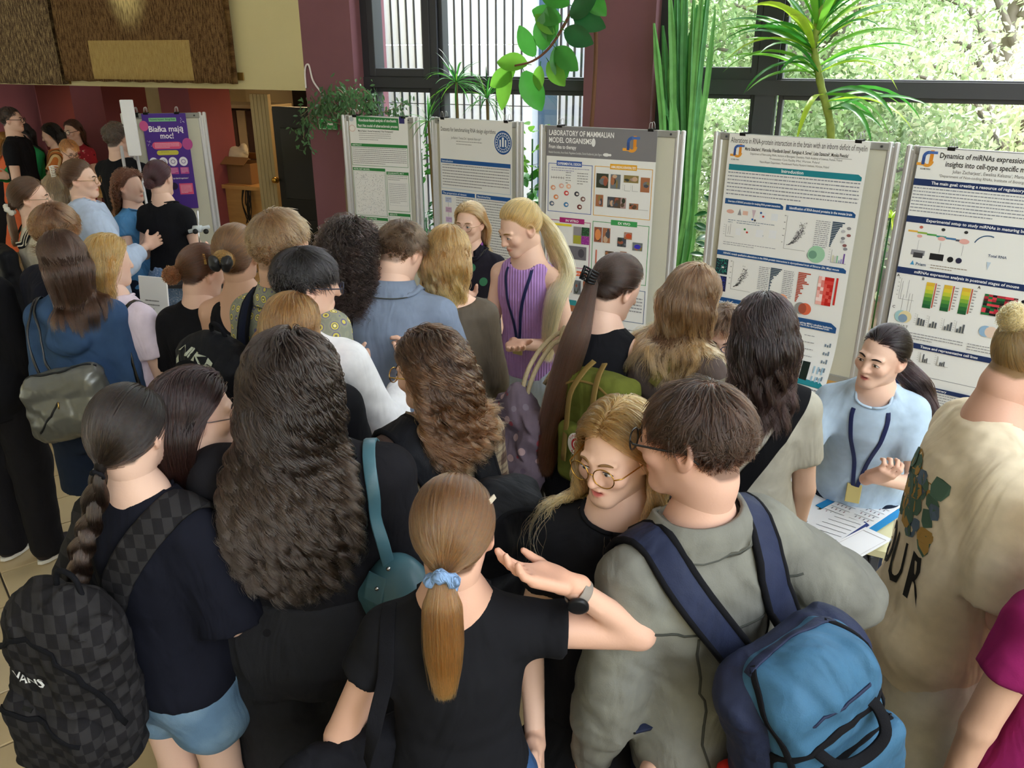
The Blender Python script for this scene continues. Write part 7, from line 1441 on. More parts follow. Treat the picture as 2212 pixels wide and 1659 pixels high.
# ---------------------------------------------------------------- cloths
black = cloth('black_jersey', '#17171b', .5, .15); black2 = cloth('black_knit', '#1b1a1e', .35, .2, fscale=9); navy = cloth('navy_jersey', '#14151f', .5, .15); charcoal = cloth('charcoal_linen', '#27272b', .6, .5)
jeans = cloth('blue_jeans', '#34527c', .4, .5, extra=pat_denim('#5c7fae')); jeans_d = cloth('dark_jeans', '#1d2638', .4, .4); jeans_l = cloth('light_jeans', '#6f93b8', .4, .5, extra=pat_denim('#a9c0d6')); white = cloth('white_jersey', '#e4e4e8', .5, .15)
grey_denim = cloth('grey_denim', '#74736c', .55, .5, extra=pat_denim('#8c8b80')); shorts_m = cloth('washed_shorts', '#64809a', .4, .5, extra=pat_denim('#8aa2b4')); cream_tee = cloth('cream_jersey', '#e3d3b8', .8, .15, fscale=5); cream_tr = cloth('cream_twill', '#dcd5c6', .6, .2, fscale=5)
def P_(*a, **k): return person(*a, **k)
trs = lambda m, **k: dict(kind='trousers', mat=m, **k)
PE = {}
# ---------------------------------------------------------------- far left, under the gallery
PE['L16'] = P_(33, 213, 1.75, 100, 'man in a navy tee far behind at the left edge, seen in profile', sex='m', top=dict(mat=cloth('navy_grey', '#3a4258')), bottom=trs(jeans_d), hair=dict(style='short', length=.04, col='#1c1512', n=350, rad=.0014), res=.016, hands=False)
PE['L15'] = P_(20, 230, 1.8, 80, 'dark haired man with black glasses standing at the far left edge', sex='m', face=True, fine=.007, top=dict(mat=black), bottom=trs(jeans_d), hair=dict(style='short', length=.04, col='#1c1512', n=350, rad=.0014), res=.016, hands=False, glasses=dict(rim=.0022))
PE['L13'] = P_(42, 266, 1.62, 205, 'woman in a green jacket with sunglasses pushed up in her long dark hair', face=True, fine=.006, head=(15, 20, 0), top=dict(mat=cloth('green_cloth', '#2f9a5a'), sleeve=1.9, off=.018), bottom=trs(cloth('olive_dark', '#3a3f2a')), hair=dict(style='part', length=.5, col='#1a1412', n=500, rad=.0013), res=.014, armL=((.2, .5, -.8), (-.7, .7, .2)), armR=((.3, .5, -.8), (-.4, .8, .1)))
PE['L14'] = P_(8, 286, 1.50, 60, 'person in an orange dress at the very left edge under the gallery', face=True, fine=.006, head=(10, 10, 0), top=dict(mat=cloth('orange_cloth', '#e8724a'), sleeve=.5, hem=-.05), bottom=dict(kind='skirt', mat=cloth('orange_cloth', '#e8724a'), len=.62, flare=.14), hair=dict(style='part', length=.3, col='#a8743c', tip='#c9a060', n=450, rad=.0013), res=.014, armR=((.1, .6, -.8), (-.3, .9, .3)), glasses=dict(col='#c9a040', rim=.002))
PE['L12'] = P_(106, 267, 1.63, 250, 'woman with a short black bob in a striped orange and brown top', face=True, fine=.006, head=(5, 15, 0), top=dict(mat=cloth('striped_orange', '#c98a4a', extra=pat_stripe(['#c9763a', '#e0c08a', '#8a5a30', '#e08a50'], .07)), off=.02, hem=-.12, sleeve=.5, neck=.085), bottom=trs(jeans_d), hair=dict(style='part', length=.16, col='#15100e', n=500, rad=.0013), res=.014, armR=((.1, .5, -.8), (0, .9, -.4)), armL=((.1, .4, -.8), (0, .9, -.3)))
PE['L10'] = P_(152, 259, 1.63, 185, 'woman with glasses in a red floral dress standing by the far door', face=True, fine=.006, head=(15, 5, 0), top=dict(mat=cloth('red_floral', '#a8313c', extra=pat_spots(['#e0c0b0', '#5a1c28', '#d8606a'], 28, .28)), sleeve=.4, neck=.09, ny=.02), bottom=dict(kind='skirt', mat=cloth('red_floral', '#a8313c'), len=.6), hair=dict(style='part', length=.42, col='#3a241a', tip='#5a3624', n=500, rad=.0013), res=.014, glasses=dict(rim=.002))
PE['L11'] = P_(146, 302, 1.55, 120, 'woman with short ginger curls in a dark red top', face=True, fine=.006, head=(10, 25, 0), top=dict(mat=cloth('dark_red', '#8a2c3c')), bottom=trs(jeans_d), hair=dict(style='short', length=.07, col='#a8683c', tip='#c98a50', n=500, rad=.0013, vol=.02, wave=.008, wl=.03), res=.014, glasses=dict(rim=.0018))
PE['L9'] = P_(247, 262, 1.8, 20, 'man in black clothes seen from behind beside the purple poster board', sex='m', top=dict(mat=black, sleeve=1.9, off=.016), bottom=trs(jeans_d), hair=dict(style='short', length=.03, col='#3a342e', n=500, rad=.001), res=.013, hands=False, armR=((.2, .3, -.9), (-.6, .7, 0)), armL=((.2, .3, -.9), (-.6, .7, 0)))
PE['L8'] = P_(341, 347, 1.66, 12, 'woman in a black tee and pale blue patterned trousers facing the purple poster', head=(5, 8, -6), b=1.0, top=dict(mat=black, sleeve=.4, hem=.03, off=.014, neck=.09), bottom=trs(cloth('blue_dotted', '#7f9cc4', .4, .2, extra=pat_spots(['#c8d4e6', '#5c7cae', '#b4c4de'], 95, .35)), off=.012, loose=.014), hair=dict(style='bun', tie=(0, -.098, -.02), bunr=.030, col='#3a2228', tip='#4a2c30', n=1100, rad=.0009), res=.011, armL=((.25, .0, -1), (-.15, .55, .75)), armR=((.2, .05, -1), (-.3, .8, -.1)), handL=dict(curl=.8))
PE['L5'] = P_(168, 345, 1.70, 55, 'woman in an oversized pale blue shirt with a claw clip, seen in profile', face=True, fine=.005, head=(28, 0, 0), brow='#4a3628', top=dict(mat=cloth('pale_blue_shirt', '#b7c6de', 1.0, .15, fscale=4), sleeve=1.7, off=.045, hem=-.22, loose=1.0, neck=.07, wr=.006), bottom=trs(jeans_d), hair=dict(style='bun', tie=(0, -.085, .045), bunr=.032, col='#4a3426', tip='#8a6a48', n=1200, rad=.0009), res=.011, armR=((.3, .3, -.9), (-.5, .8, .3)), glasses=dict(col='#b08a50', rim=.0014, metal=1))
PE['L7'] = P_(222, 432, 1.58, 110, 'curly haired person in a blue satin top holding a dark cup', at=(-2.5, 5.5), top=dict(mat=cloth('blue_satin', '#4f86b4', .8, .05, rough=.4), sleeve=.35), bottom=trs(jeans_d), hair=dict(style='part', length=.26, col='#4a2c20', tip='#8a5436', n=700, rad=.001, wave=.014, wl=.035, vol=.03), res=.012, armR=((.2, .3, -.9), (-.2, .6, .8)), armL=((.2, .5, -.8), (-.4, .8, .4)))
PE['L6'] = P_(120, 376, 1.60, 5, 'person with long streaked blonde hair seen from behind at the left', top=dict(mat=black), bottom=trs(jeans_d), hair=dict(style='part', length=.34, col='#7a6448', tip='#c0a880', n=1100, rad=.0009), res=.012, hands=False)
PE['L4'] = P_(60, 383, 1.66, 50, 'woman with a low ponytail in a white scrunchie and round glasses', face=True, fine=.005, head=(25, 0, 0), brow='#4a3628', top=dict(mat=cloth('oat_jersey', '#cfc6b4'), sleeve=.5, off=.02), bottom=trs(jeans_d), hair=dict(style='pony', tie=(0, -.115, -.045), tail=.22, tailr=.025, tdir=(0, -.6, -.5), col='#4a3527', tip='#5f4534', n=1300, rad=.0009), res=.011, glasses=dict(col='#a89078', rim=.0016))
# ---------------------------------------------------------------- left group
PE['L17'] = P_(0, 0, 1.68, 8, 'person in black with very long black hair cut off by the left edge', at=(-2.36, 3.45), b=1.05, top=dict(mat=black, sleeve=1.95, off=.022, hem=-.16), bottom=trs(black2, loose=.03), hair=dict(style='part', length=.62, col='#0e0c0e', n=1500, rad=.0009), shoes='#241c20', res=.011, armR=((.12, .05, -1), (-.15, .35, -.9)), handR=dict(curl=.3, d=(-.3, .1, -.9)))
PE['L2'] = P_(112, 437, 1.72, 22, 'person with tousled brown hair in a dark navy denim jacket', sex='m', head=(-15, 5, 0), top=dict(mat=cloth('dark_navy_denim', '#20222e', .6, .5), sleeve=1.95, off=.022, hood=True), bottom=trs(jeans_d), hair=dict(style='short', length=.11, col='#4a3020', tip='#7a5638', n=2400, rad=.0008, vol=.020, clump=.6), res=.010, hands=False)
PE['L3'] = P_(226, 507, 1.62, 25, 'girl with long blonde hair in a pale pink tee and light jeans', head=(10, 5, 0), top=dict(mat=cloth('pale_pink', '#e2d2e0'), off=.02, sleeve=.6), bottom=trs(jeans_l), hair=dict(style='part', length=.46, col='#a8804a', tip='#d8b47c', n=1900, rad=.0009, wave=.006, wl=.12), res=.010, armR=((.15, .1, -1), (.05, .2, -1)))
PE['L1'] = P_(122, 499, 1.66, -4, 'girl in a blue hoodie with straight brown hair and glasses', head=(-38, 4, 0), top=dict(mat=cloth('blue_fleece', '#3a5274', .9, .3, fscale=5), sleeve=1.95, off=.018, hood=True, hem=-.10, neck=.06, rib=False, res=.0085), bottom=dict(kind='shorts', mat=jeans_d, len=.8, off=.02), hair=dict(style='part', length=.30, col='#3a2820', tip='#4a3428', n=3200, rad=.0008, back=.3), res=.0085, armL=((.12, -.02, -1), (.03, .12, -1)), glasses=dict(col='#b8a890', rim=.0016, metal=.6), handL=dict(curl=.5))
P_L1 = PE['L1']
# ---------------------------------------------------------------- middle
PE['M16'] = P_(1013, 437, 1.58, 188, 'fair haired woman with glasses and a dark floral shirt behind the table', face=True, head=(14, 2, 0), brow='#8a6a4c', iris='#6a7f86', top=dict(mat=cloth('dark_floral', '#22202a', extra=pat_spots(['#22202a', '#c8447a', '#22202a', '#3f7a5a', '#8a4a9a', '#22202a'], 17, .38)), sleeve=.6, neck=.09, ny=.045, polo=1.0, ribmat=cloth('dark_floral', '#22202a')), bottom=trs(jeans_d), hair=dict(style='part', length=.25, col='#a8865c', tip='#c8ab80', n=2200, rad=.0008, part=.01), res=.010, glasses=dict(col='#c8b090', rim=.0011, metal=1), armR=((.1, .3, -.9), (-.3, .8, .3)))
PE['M15'] = P_(1122, 436, 1.72, 214, 'blonde woman in a purple sleeveless knit top talking with her hands', face=True, lean=6, head=(22, 22, 0), brow='#9a7448', iris='#4a5a66', skin='light', top=dict(mat=cloth('purple_knit', '#b48ccc', .3, .2, extra=pat_ribs(.014)), sleeve=0, neck=.070, ny=.035, off=.010, hem=-.02, rib=False), bottom=trs(cloth('light_trousers', '#b9c4d4')), hair=dict(style='pony', tie=(0, -.080, .070), tail=.58, tailr=.055, tdir=(0, -.6, .05), tailpath=[(-.03, -.13, .62), (-.10, -.10, .52), (-.17, -.03, .45), (-.18, .07, .38), (-.17, .11, .25), (-.16, .12, .10)], col='#b8935c', tip='#e2c898', n=3000, rad=.00075, tailtaper=.45), res=.0085, armR=((.15, .15, -1), (-.05, .75, .75)), armL=((.30, .05, -1), (-.75, .75, .12)), handR=dict(d=(.1, .5, .8), n=(-.6, .5, .3), curl=.35), handL=dict(d=(-.6, .8, .1), n=(.2, -.2, .9), curl=.25))
PE['M7'] = P_(757, 478, 1.72, 20, 'person with a big mass of dark curly hair', top=dict(mat=black), bottom=trs(jeans_d), hair=dict(style='part', length=.22, col='#1d1614', tip='#3a2c28', n=2600, rad=.0009, vol=.035, pull=.3, wave=.013, wl=.035, clump=.6, frizz=.012, thr=35), res=.011, hands=False)
PE['M5'] = P_(507, 484, 1.70, 8, 'woman with a black bun clip and a low backed black tank top', skin='mid', top=dict(mat=black, sleeve=0, neck=.085, back=.11, backd=.10, off=.008, hem=-.04, rib=False), bottom=trs(jeans_d), hair=dict(style='bun', tie=(0, -.100, .015), bunr=.034, col='#5a4030', tip='#b08248', n=2400, rad=.0008), res=.010, armL=((.12, .05, -1), (-.1, .5, -.8)), hands=False)
PE['M4'] = P_(602, 449, 1.84, 32, 'tall man with short fair hair in a yellow grey patterned shirt', sex='m', head=(2, 3, 0), skin='mid', b=.98, top=dict(mat=cloth('patterned_shirt', '#85887a', .5, .1, extra=pat_scallop(0, 0, 30)), sleeve=.6, off=.018, polo=1.12, hem=-.1, ribmat=cloth('patterned_shirt', '#85887a')), bottom=trs(jeans_d), hair=dict(style='short', length=.055, col='#54402c', tip='#7c6244', n=3200, rad=.00075, vol=.008, fade=(.008, 1.6), fringe=.3, scalpmix=.55), res=.009, hands=False)
PE['M6'] = P_(432, 531, 1.60, 12, 'woman with a small curly bun and a hair clip in a black tee', head=(30, 18, 0), top=dict(mat=black, sleeve=.75, off=.03), bottom=trs(jeans_d), hair=dict(style='bun', tie=(-.01, -.118, -.020), bunr=.030, wave=.008, col='#3f281e', tip='#7a4c2a', n=2200, rad=.0008), res=.010, armL=((.2, .1, -1), (-.1, .6, -.5)), hands=False)
PE['M3'] = P_(658, 533, 1.74, 28, 'black haired young man with dark framed glasses in a white shirt', sex='m', head=(34, 8, 0), b=.9, brow='#1c1410', top=dict(mat=white, sleeve=1.75, off=.022, neck=.062), bottom=trs(jeans_d), hair=dict(style='short', length=.095, col='#0f0d0f', tip='#1c181a', n=4000, rad=.0008, vol=.011, fade=(.03, .7), clump=.45, crown=(0, -.035)), res=.0085, armR=((.20, .35, -.9), (-.25, .75, .45)), armL=((.1, .4, -.9), (-.5, .8, .35)), handR=dict(d=(-.3, .6, .7), n=(-.8, -.2, .2), curl=.7), handL=dict(d=(.2, .7, .5), n=(.8, 0, .3), curl=.6), glasses=dict(col='#20243a', rim=.0018, r=(.026, .020), sq=.75))
PE['M8'] = P_(867, 483, 1.74, 14, 'young man with short wavy brown hair in a grey blue polo shirt', sex='m', lean=8, head=(22, 30, 0), skin='light', top=dict(mat=cloth('grey_blue_polo', '#7d899e', .5, .15), sleeve=.7, off=.024, polo=1.12, hem=-.16, ribmat=cloth('grey_blue_polo', '#7d899e')), bottom=trs(jeans_d), hair=dict(style='short', length=.075, col='#2f241c', tip='#5a4634', n=3600, rad=.0008, vol=.013, fade=(.010, 1.6), wave=.005, wl=.04, clump=.6, scalpmix=.6), res=.009, armR=((.1, .4, -.9), (-.3, .8, .2)), armL=((.1, .4, -.9), (-.2, .8, .2)), hands=False)
PE['M9'] = P_(967, 490, 1.68, 6, 'woman with strawberry blonde hair in an olive brown wide necked top', head=(5, 12, 0), top=dict(mat=cloth('olive_brown', '#5a5044', .5, .1, rough=.6), sleeve=1.95, off=.012, neck=.125, ny=-.02, nz=.51, neckz=.515, nd=.055, hem=-.08, rib=False, res=.0085), bottom=trs(jeans_d), hair=dict(style='part', length=.27, col='#8a6438', tip='#cfa468', n=3400, rad=.0008, wave=.006, wl=.09, clump=.6, back=.2), res=.0085, armR=((.16, .10, -1), (-.05, .65, -.7)), armL=((.2, .15, -1), (-.2, .7, -.4)), hands=False)
PE['M10'] = P_(1337, 556, 1.67, 30, 'woman in black with very long brown hair tied back and hanging to her waist', lean=10, head=(28, 24, 6), skin='light', top=dict(mat=black, sleeve=0, off=.016, hem=-.12, rib=False), bottom=trs(black2, ankle=.05), hair=dict(style='pony', tie=(0, -.122, .005), tail=.62, tailr=.055, tdir=(0, -.6, -.4), col='#33241e', tip='#6a4a38', n=3800, rad=.0008, tailtaper=.6, tailpath=[(-.02, -.16, .52), (-.05, -.17, .36), (-.08, -.165, .20), (-.10, -.15, .04), (-.11, -.13, -.04)]), res=.0085, armR=((.2, .45, -.85), (-.2, .85, .1)), armL=((.1, .4, -.9), (0, .8, 0)), hands=False)
PE['M11'] = P_(1502, 574, 1.66, 52, 'girl with long light brown hair and a twisted braid in a taupe hoodie', lean=14, head=(-2, 16, 8), skin='light', top=dict(mat=cloth('taupe_fleece', '#5e5250', .9, .3, fscale=5), sleeve=1.95, off=.022, hood=True, neck=.06, rib=False, res=.0085), bottom=trs(jeans_d), hair=dict(style='part', length=.36, col='#5f4632', tip='#a8845c', n=3600, rad=.0008, back=.05, wave=.006, wl=.10, part=.0), res=.0085, armR=((.2, .5, -.8), (-.2, .85, .2)), armL=((.1, .4, -.9), (0, .8, 0)), hands=False)
PE['M13'] = P_(1572, 664, 1.46, 192, 'boy in a green tee with blue rimmed glasses looking down', sex='m', face=True, b=.88, head=(14, 30, 0), brow='#3a281e', lips='#c0404a', top=dict(mat=cloth('sage_tee', '#4e5f56')), bottom=trs(jeans_d), hair=dict(style='short', length=.05, col='#3a2a20', tip='#6a5340', n=2600, rad=.0008, vol=.018, fade=(.012, 1.3)), res=.009, hands=False, glasses=dict(col='#2a3c6a', rim=.0018))
PE['M12'] = P_(1657, 636, 1.66, 8, 'person with layered dark hair in a grey tee with a black crossbody strap', head=(-4, 6, 0), b=.98, top=dict(mat=cloth('warm_grey_tee', '#b4b0a4', .6, .12), sleeve=.62, off=.014, hem=-.02, neck=.07, res=.0085), bottom=trs(jeans_d), hair=dict(style='part', length=.30, col='#1f1718', tip='#3a2a2a', n=4200, rad=.0008, wave=.008, wl=.10, vol=.012, clump=.7, frizz=.004, minlen=.5), res=.0085, armR=((.16, .05, -1), (.02, .22, -1)), armL=((.2, .3, -.9), (-.3, .8, -.2)), handR=dict(curl=.3))
PE['M14'] = P_(1917, 700, 1.50, 204, 'dark haired woman in a light blue tee behind the paper covered table', face=True, mouth=1.1, lean=22, hs=1.0, head=(30, 4, -8), brow='#2a1c18', iris='#4a3a2c', skin='light', lips='#b5605a', top=dict(mat=cloth('light_blue_tee', '#b0c4d8', .8, .12, fscale=5), sleeve=.62, off=.022, neck=.068, ny=.03, hem=-.14, res=.0085), bottom=trs(jeans_d), hair=dict(style='pony', tie=(0, -.108, -.020), tail=.36, tailr=.055, tdir=(-.1, -.7, -.1), tailpath=[(-.07, -.14, .54), (-.15, -.12, .46), (-.20, -.06, .38), (-.20, .0, .28), (-.19, .04, .2)], col='#1c1416', tip='#3a2a2a', n=3400, rad=.0008, wave=.010, wl=.10, tailtaper=.5), res=.0085, armR=((.45, .42, -.8), (.12, .45, -.95)), armL=((.22, .18, -1), (-.75, .75, .35)), handL=dict(d=(-.6, .5, .65), n=(-.3, -.4, .8), curl=[.9, 1.0, 1.1, 1.1], thumb=.8), handR=dict(d=(0, .5, -.8), n=(0, -.7, -.5), curl=.3))
PE['M2'] = P_(627, 636, 1.64, 10, 'girl with long golden brown hair in a black tee', head=(6, 6, 0), top=dict(mat=black, sleeve=.7, off=.02), bottom=trs(jeans_d), hair=dict(style='part', length=.36, col='#6f4c28', tip='#b0824c', n=4200, rad=.0008, wave=.004, wl=.12, back=.2), res=.009, armR=((.16, .08, -1), (-.1, .5, -.8)), hands=False)
PE['M1'] = P_(922, 716, 1.625, -34, 'person with curly brown hair and gold glasses in a plaid shirt looking left', head=(-28, 8, 0), b=1.02, brow='#3a281e', face=True, top=dict(mat=cloth('plaid_flannel', '#5c4a40', .9, .2, fscale=5, extra=pat_plaid('#b4a48a', '#2c2024')), sleeve=1.9, off=.030, polo=1.25, hem=-.14, neck=.06, ribmat=cloth('plaid_flannel', '#5c4a40'), res=.0085), bottom=trs(jeans_d), hair=dict(style='part', length=.27, col='#2c1e16', tip='#6a4a30', n=5200, rad=.0008, vol=.022, pull=.4, wave=.014, wl=.075, clump=.8, frizz=.005, thr=60), res=.0085, armL=((.2, .15, -1), (-.2, .7, -.3)), armR=((.2, .15, -1), (-.2, .7, -.3)), glasses=dict(col='#c9a050', rim=.0016, metal=1), hands=False)
# ---------------------------------------------------------------- front
PE['F5'] = P_(412, 801, 1.60, 24, 'girl with a straight dark bob and glasses in a black top and blue jeans', head=(36, 4, 0), face=True, fine=.0045, brow='#2a1c18', skin='light', top=dict(mat=black2, sleeve=.8, off=.010), bottom=trs(jeans), hair=dict(style='part', length=.27, col='#1f1516', tip='#3a2420', n=4600, rad=.0008, back=.12, vol=.016, thr=60), res=.0085, armR=((.12, .2, -1), (-.2, .7, -.4)), armL=((.12, .2, -1), (-.2, .7, -.4)), glasses=dict(col='#6a5a5a', rim=.0014))
PE['F3'] = P_(622, 726, 1.70, -2, 'woman in black with very long wavy dark hair seen from behind', head=(0, 3, 0), b=1.42, top=dict(mat=black2, sleeve=1.97, off=.010, hem=.05, neck=.075, res=.008), bottom=trs(charcoal, off=.018, loose=.05, waist=.14, wr=.006), hair=dict(style='part', length=.50, col='#231a16', tip='#3f332a', n=8000, rad=.00085, vol=.028, pull=.2, wave=.016, wl=.115, clump=.8, frizz=.004, thr=60, back=.15, minlen=.86), res=.008, armL=((.18, .0, -1), (.06, .06, -1)), armR=((.18, .0, -1), (.02, .2, -1)), handL=dict(curl=.45))
PE['F4'] = P_(267, 831, 1.61, 20, 'girl with a long dark braid in an oversized navy tee and denim shorts', head=(-8, 4, 0), b=.92, nl=.02, top=dict(mat=navy, sleeve=.95, off=.024, hem=-.04, cuff=.03, boxy=.35, neck=.066, res=.008), bottom=dict(kind='shorts', mat=shorts_m, len=.36, off=.014, bare=True), hair=dict(style='braid', tie=(-.008, -.112, -.045), tail=.26, tailr=.024, tdir=(-.25, -.5, -.6), col='#1f1815', tip='#43332a', n=5200, rad=.00075, vol=.010, tailpath=[(-.035, -.125, .50), (-.055, -.155, .42), (-.07, -.17, .33), (-.08, -.175, .26)]), res=.008, armR=((.20, .10, -1), (-.1, .8, -.3)), armL=((.15, .1, -1), (-.1, .8, -.3)))
PE['F6'] = P_(1338, 871, 1.63, 196, 'girl with long blonde hair and round gold glasses wearing a black dress', head=(24, 8, 0), face=True, mouth=1.3, brow='#8a6844', iris='#6a7076', skin='#e6bda6', lips='#c4605c', top=dict(mat=black, sleeve=.5, off=.012, neck=.082, ny=.03), bottom=dict(kind='skirt', mat=black, len=.58, flare=.30, pleat=.010), hair=dict(style='part', length=.52, col='#8a6a40', tip='#d2a870', n=5200, rad=.0007, wave=.008, wl=.12, part=.0, back=.06, front=.12, clump=.65, line=[.078, .075, .060, .034, .010, .008, -.030, -.055, -.060]), res=.008, armR=((.2, .1, -1), (-.2, .6, -.5)), armL=((.2, .1, -1), (-.2, .6, -.5)), glasses=dict(col='#c89a48', rim=.0013, metal=1, r=(.0265, .0245)))
PE['F7'] = P_(2262, 682, 1.78, 102, 'young man with a small blond bun, cream printed tee and cream trousers', sex='m', lean=4, head=(-22, 30, 0), nl=.02, b=.92, skin='#d9aa94', top=dict(mat=cream_tee, sleeve=.82, off=.034, hem=-.14, cuff=.012, neck=.070, boxy=.25, res=.008), bottom=trs(cream_tr, off=.022, loose=.05, wr=.006), hair=dict(style='bun', tie=(0, -.108, .052), bunr=.026, wave=.004, col='#8a6c42', tip='#cfae78', n=5000, rad=.0007, vol=.006), res=.008, armR=((.14, .12, -1), (-.1, 1, .02)), armL=((.1, .3, -1), (-.2, .9, .1)), shoes='#d8d4cc', glasses=dict(col='#16161a', rim=.0022))
PE['F8'] = P_(2480, 990, 1.62, -12, 'person in a magenta tee and dark floral skirt cut off by the right edge', skin='mid', top=dict(mat=cloth('magenta_jersey', '#8a1f5a'), sleeve=.5, off=.014), bottom=dict(kind='skirt', mat=cloth('floral_skirt', '#1c2226', .5, .2, extra=pat_spots(['#1c2226', '#8a2a3c', '#1c2226', '#3c5a4a', '#a85a4a'], 26, .4)), len=.6, flare=.14), hair=dict(style='part', length=.3, col='#3a2820', n=1200, rad=.0009), res=.009, armL=((.22, .05, -1), (.08, .08, -1)))
PE['F2'] = P_(977, 1031, 1.595, -4, 'girl with a ponytail in a pale blue scrunchie cupping her hand to her ear', head=(8, 6, 0), skin='#d9ab94', top=dict(mat=black, sleeve=.38, off=.014, hem=-.03, neck=.074, res=.0075), bottom=trs(jeans, off=.012), b=.95, hair=dict(style='pony', tie=(-.004, -.112, -.030), tail=.26, tailr=.036, tdir=(0, -.8, -.3), col='#5f4028', tip='#a87848', n=9000, rad=.00075, shell=False, vol=.008, tailtaper=.35), res=.0075, armR=((.90, -.06, -.06), (-.74, -.06, .66), .86), armL=((.42, -.02, -.92), (-.45, .85, .1)), handR=dict(d=(-.93, -.10, .36), n=(-.1, .15, .95), curl=[.25, .3, .35, .4], thumb=.3, spread=.14))
PE['F1'] = P_(1510, 813, 1.70, -24, 'young man with dark brown hair and glasses in a grey denim jacket', sex='m', head=(-34, 6, 2), face=True, brow='#2a1c18', skin='#d8ab96', b=.92, side=-7, top=dict(mat=grey_denim, sleeve=1.95, off=.030, polo=1.32, hem=-.1, neck=.06, ribmat=grey_denim, rib=False, res=.0075, wr=.006), bottom=trs(jeans_d), hair=dict(style='short', length=.10, col='#20150f', tip='#38261c', n=8000, rad=.0008, vol=.019, fade=(.006, 1.1), clump=.6, crown=(.005, -.03), scalpmix=.65, frizz=.004), res=.0075, armR=((.80, -.30, -.66), (-.6, .45, -.35)), armL=((.08, .05, -1), (.0, .25, -1)), glasses=dict(col='#1c1a1c', rim=.0019, r=(.025, .019), sq=.8), hs=1.03, nl=.035)
# ---------------------------------------------------------------- bags and straps
blk_web = cloth('black_webbing', '#121216', .1, .6); gold = mat('gold_metal', '#c0a060', .25, metal=1); silver = mat('silver_metal', '#b8b8bc', .25, metal=1)
def backstraps(P, q, m, w=.055, t=.010, xs=(.085, .085), z0=.40, zt=.12, cy=-.14, edge=None, sides=(1, -1), top=.445, ox=0):
    for sd, x in zip((1, -1), xs):
        if sd not in sides: continue
        strap_on(P, q, [(sd * x * (.75 - 3 * abs(ox)) + ox, cy, z0), (sd * x * .85, -.095, top), (sd * x, -.02, .52), (sd * x * 1.05, .08, .43), (sd * x * 1.15, .12, .33), (sd * x * 1.4, .09, .2), (sd * .16, .0, .10)], w, t, m, .012, edge=edge)
# blue backpack on the denim jacket
P = PE['F1']; T = P.T; s = P.s
Rb = T @ np.array(Matrix.Rotation(radians(-14), 3, 'Y') @ Matrix.Rotation(radians(8), 3, 'X')); c = P.tp(.055, -.24, .185)
q = localthing(P, c, 'backpack', 'blue and navy backpack on the grey denim jacket', 'backpack')
F = bag_field(P, c, Rb, (.31, .15, .44), .07, .1, .0075, 3, .006, .0); bl = cloth('bag_blue', '#3d6482', .9, .5, fscale=6, rough=.6); nv = cloth('bag_navy', '#2a3048', .7, .5, fscale=6, rough=.6)
put(q, F.build('body', nv, q)); B = lambda x, y, z: c + Rb @ np.array([x, y, z])
F4 = bag_field(P, B(0, -.042, .01), Rb, (.235, .15, .46), .05, .2, .0075, 3, .006, 1); F = F4; put(q, F4.build('front_panel', bl, q)); F2 = bag_field(P, B(.01, -.118, -.07), Rb, (.24, .07, .22), .03, 0, .0075, 5, .004); put(q, F2.build('front_pocket', bl, q)); F3 = bag_field(P, B(.0, -.095, -.185), Rb, (.27, .09, .12), .035, 0, .0075, 6, .004); put(q, F3.build('lower_pocket', nv, q))
zipline(q, F2, [B(-.10, -.115, .0), B(-.03, -.12, .012), B(.05, -.12, .03), B(.115, -.115, .045)], blk_web, .016, 'zip', blackp); zipline(q, F, [B(-.155, -.03, -.1), B(-.14, -.06, .05), B(-.05, -.10, .11), B(.08, -.10, .12), B(.145, -.06, .08), B(.16, -.02, -.02)], blk_web, .018, 'zip', blackp); zipline(q, F3, [B(-.12, -.10, -.15), B(0, -.115, -.14), B(.12, -.10, -.15)], blk_web, .014, 'zip')
zipline(q, F, [B(-.12, -.02, .17), B(-.02, -.09, .185), B(.10, -.06, .17)], nv, .006, 'seam')
for sx in (-1, 1): zipline(q, F, [B(sx * .118, -.11, -.2), B(sx * .118, -.12, -.05), B(sx * .116, -.11, .1), B(sx * .11, -.06, .2), B(sx * .08, -.0, .24)], blk_web, .012, 'seam')
zipline(q, F, [B(-.10, .0, .235), B(0, .0, .245), B(.10, .0, .235)], nv, .020, 'seam')
mb = MB(); mb.strap(catmull([B(-.06, -.115, .105), B(-.04, -.150, .085), B(.01, -.160, .075), (B(.06, -.155, .09)), B(.07, -.125, .13), B(.05, -.105, .155)], 6), [tuple(Rb @ np.array([0, -.6, .8]))] * 31, .020, .007); put(q, mb.build('top_handle', blk_web, q, True))
backstraps(P, q, nv, .062, .013, (.10, .11), .28, edge=blk_web, cy=-.18, ox=.05)
Fr = bag_field(P, B(-.155, -.0, -.17), Rb, (.05, .12, .16), .02, 0, .009, 7, .003); put(q, Fr.build('side_pocket', cloth('bag_red', '#b8271e', .4), q))
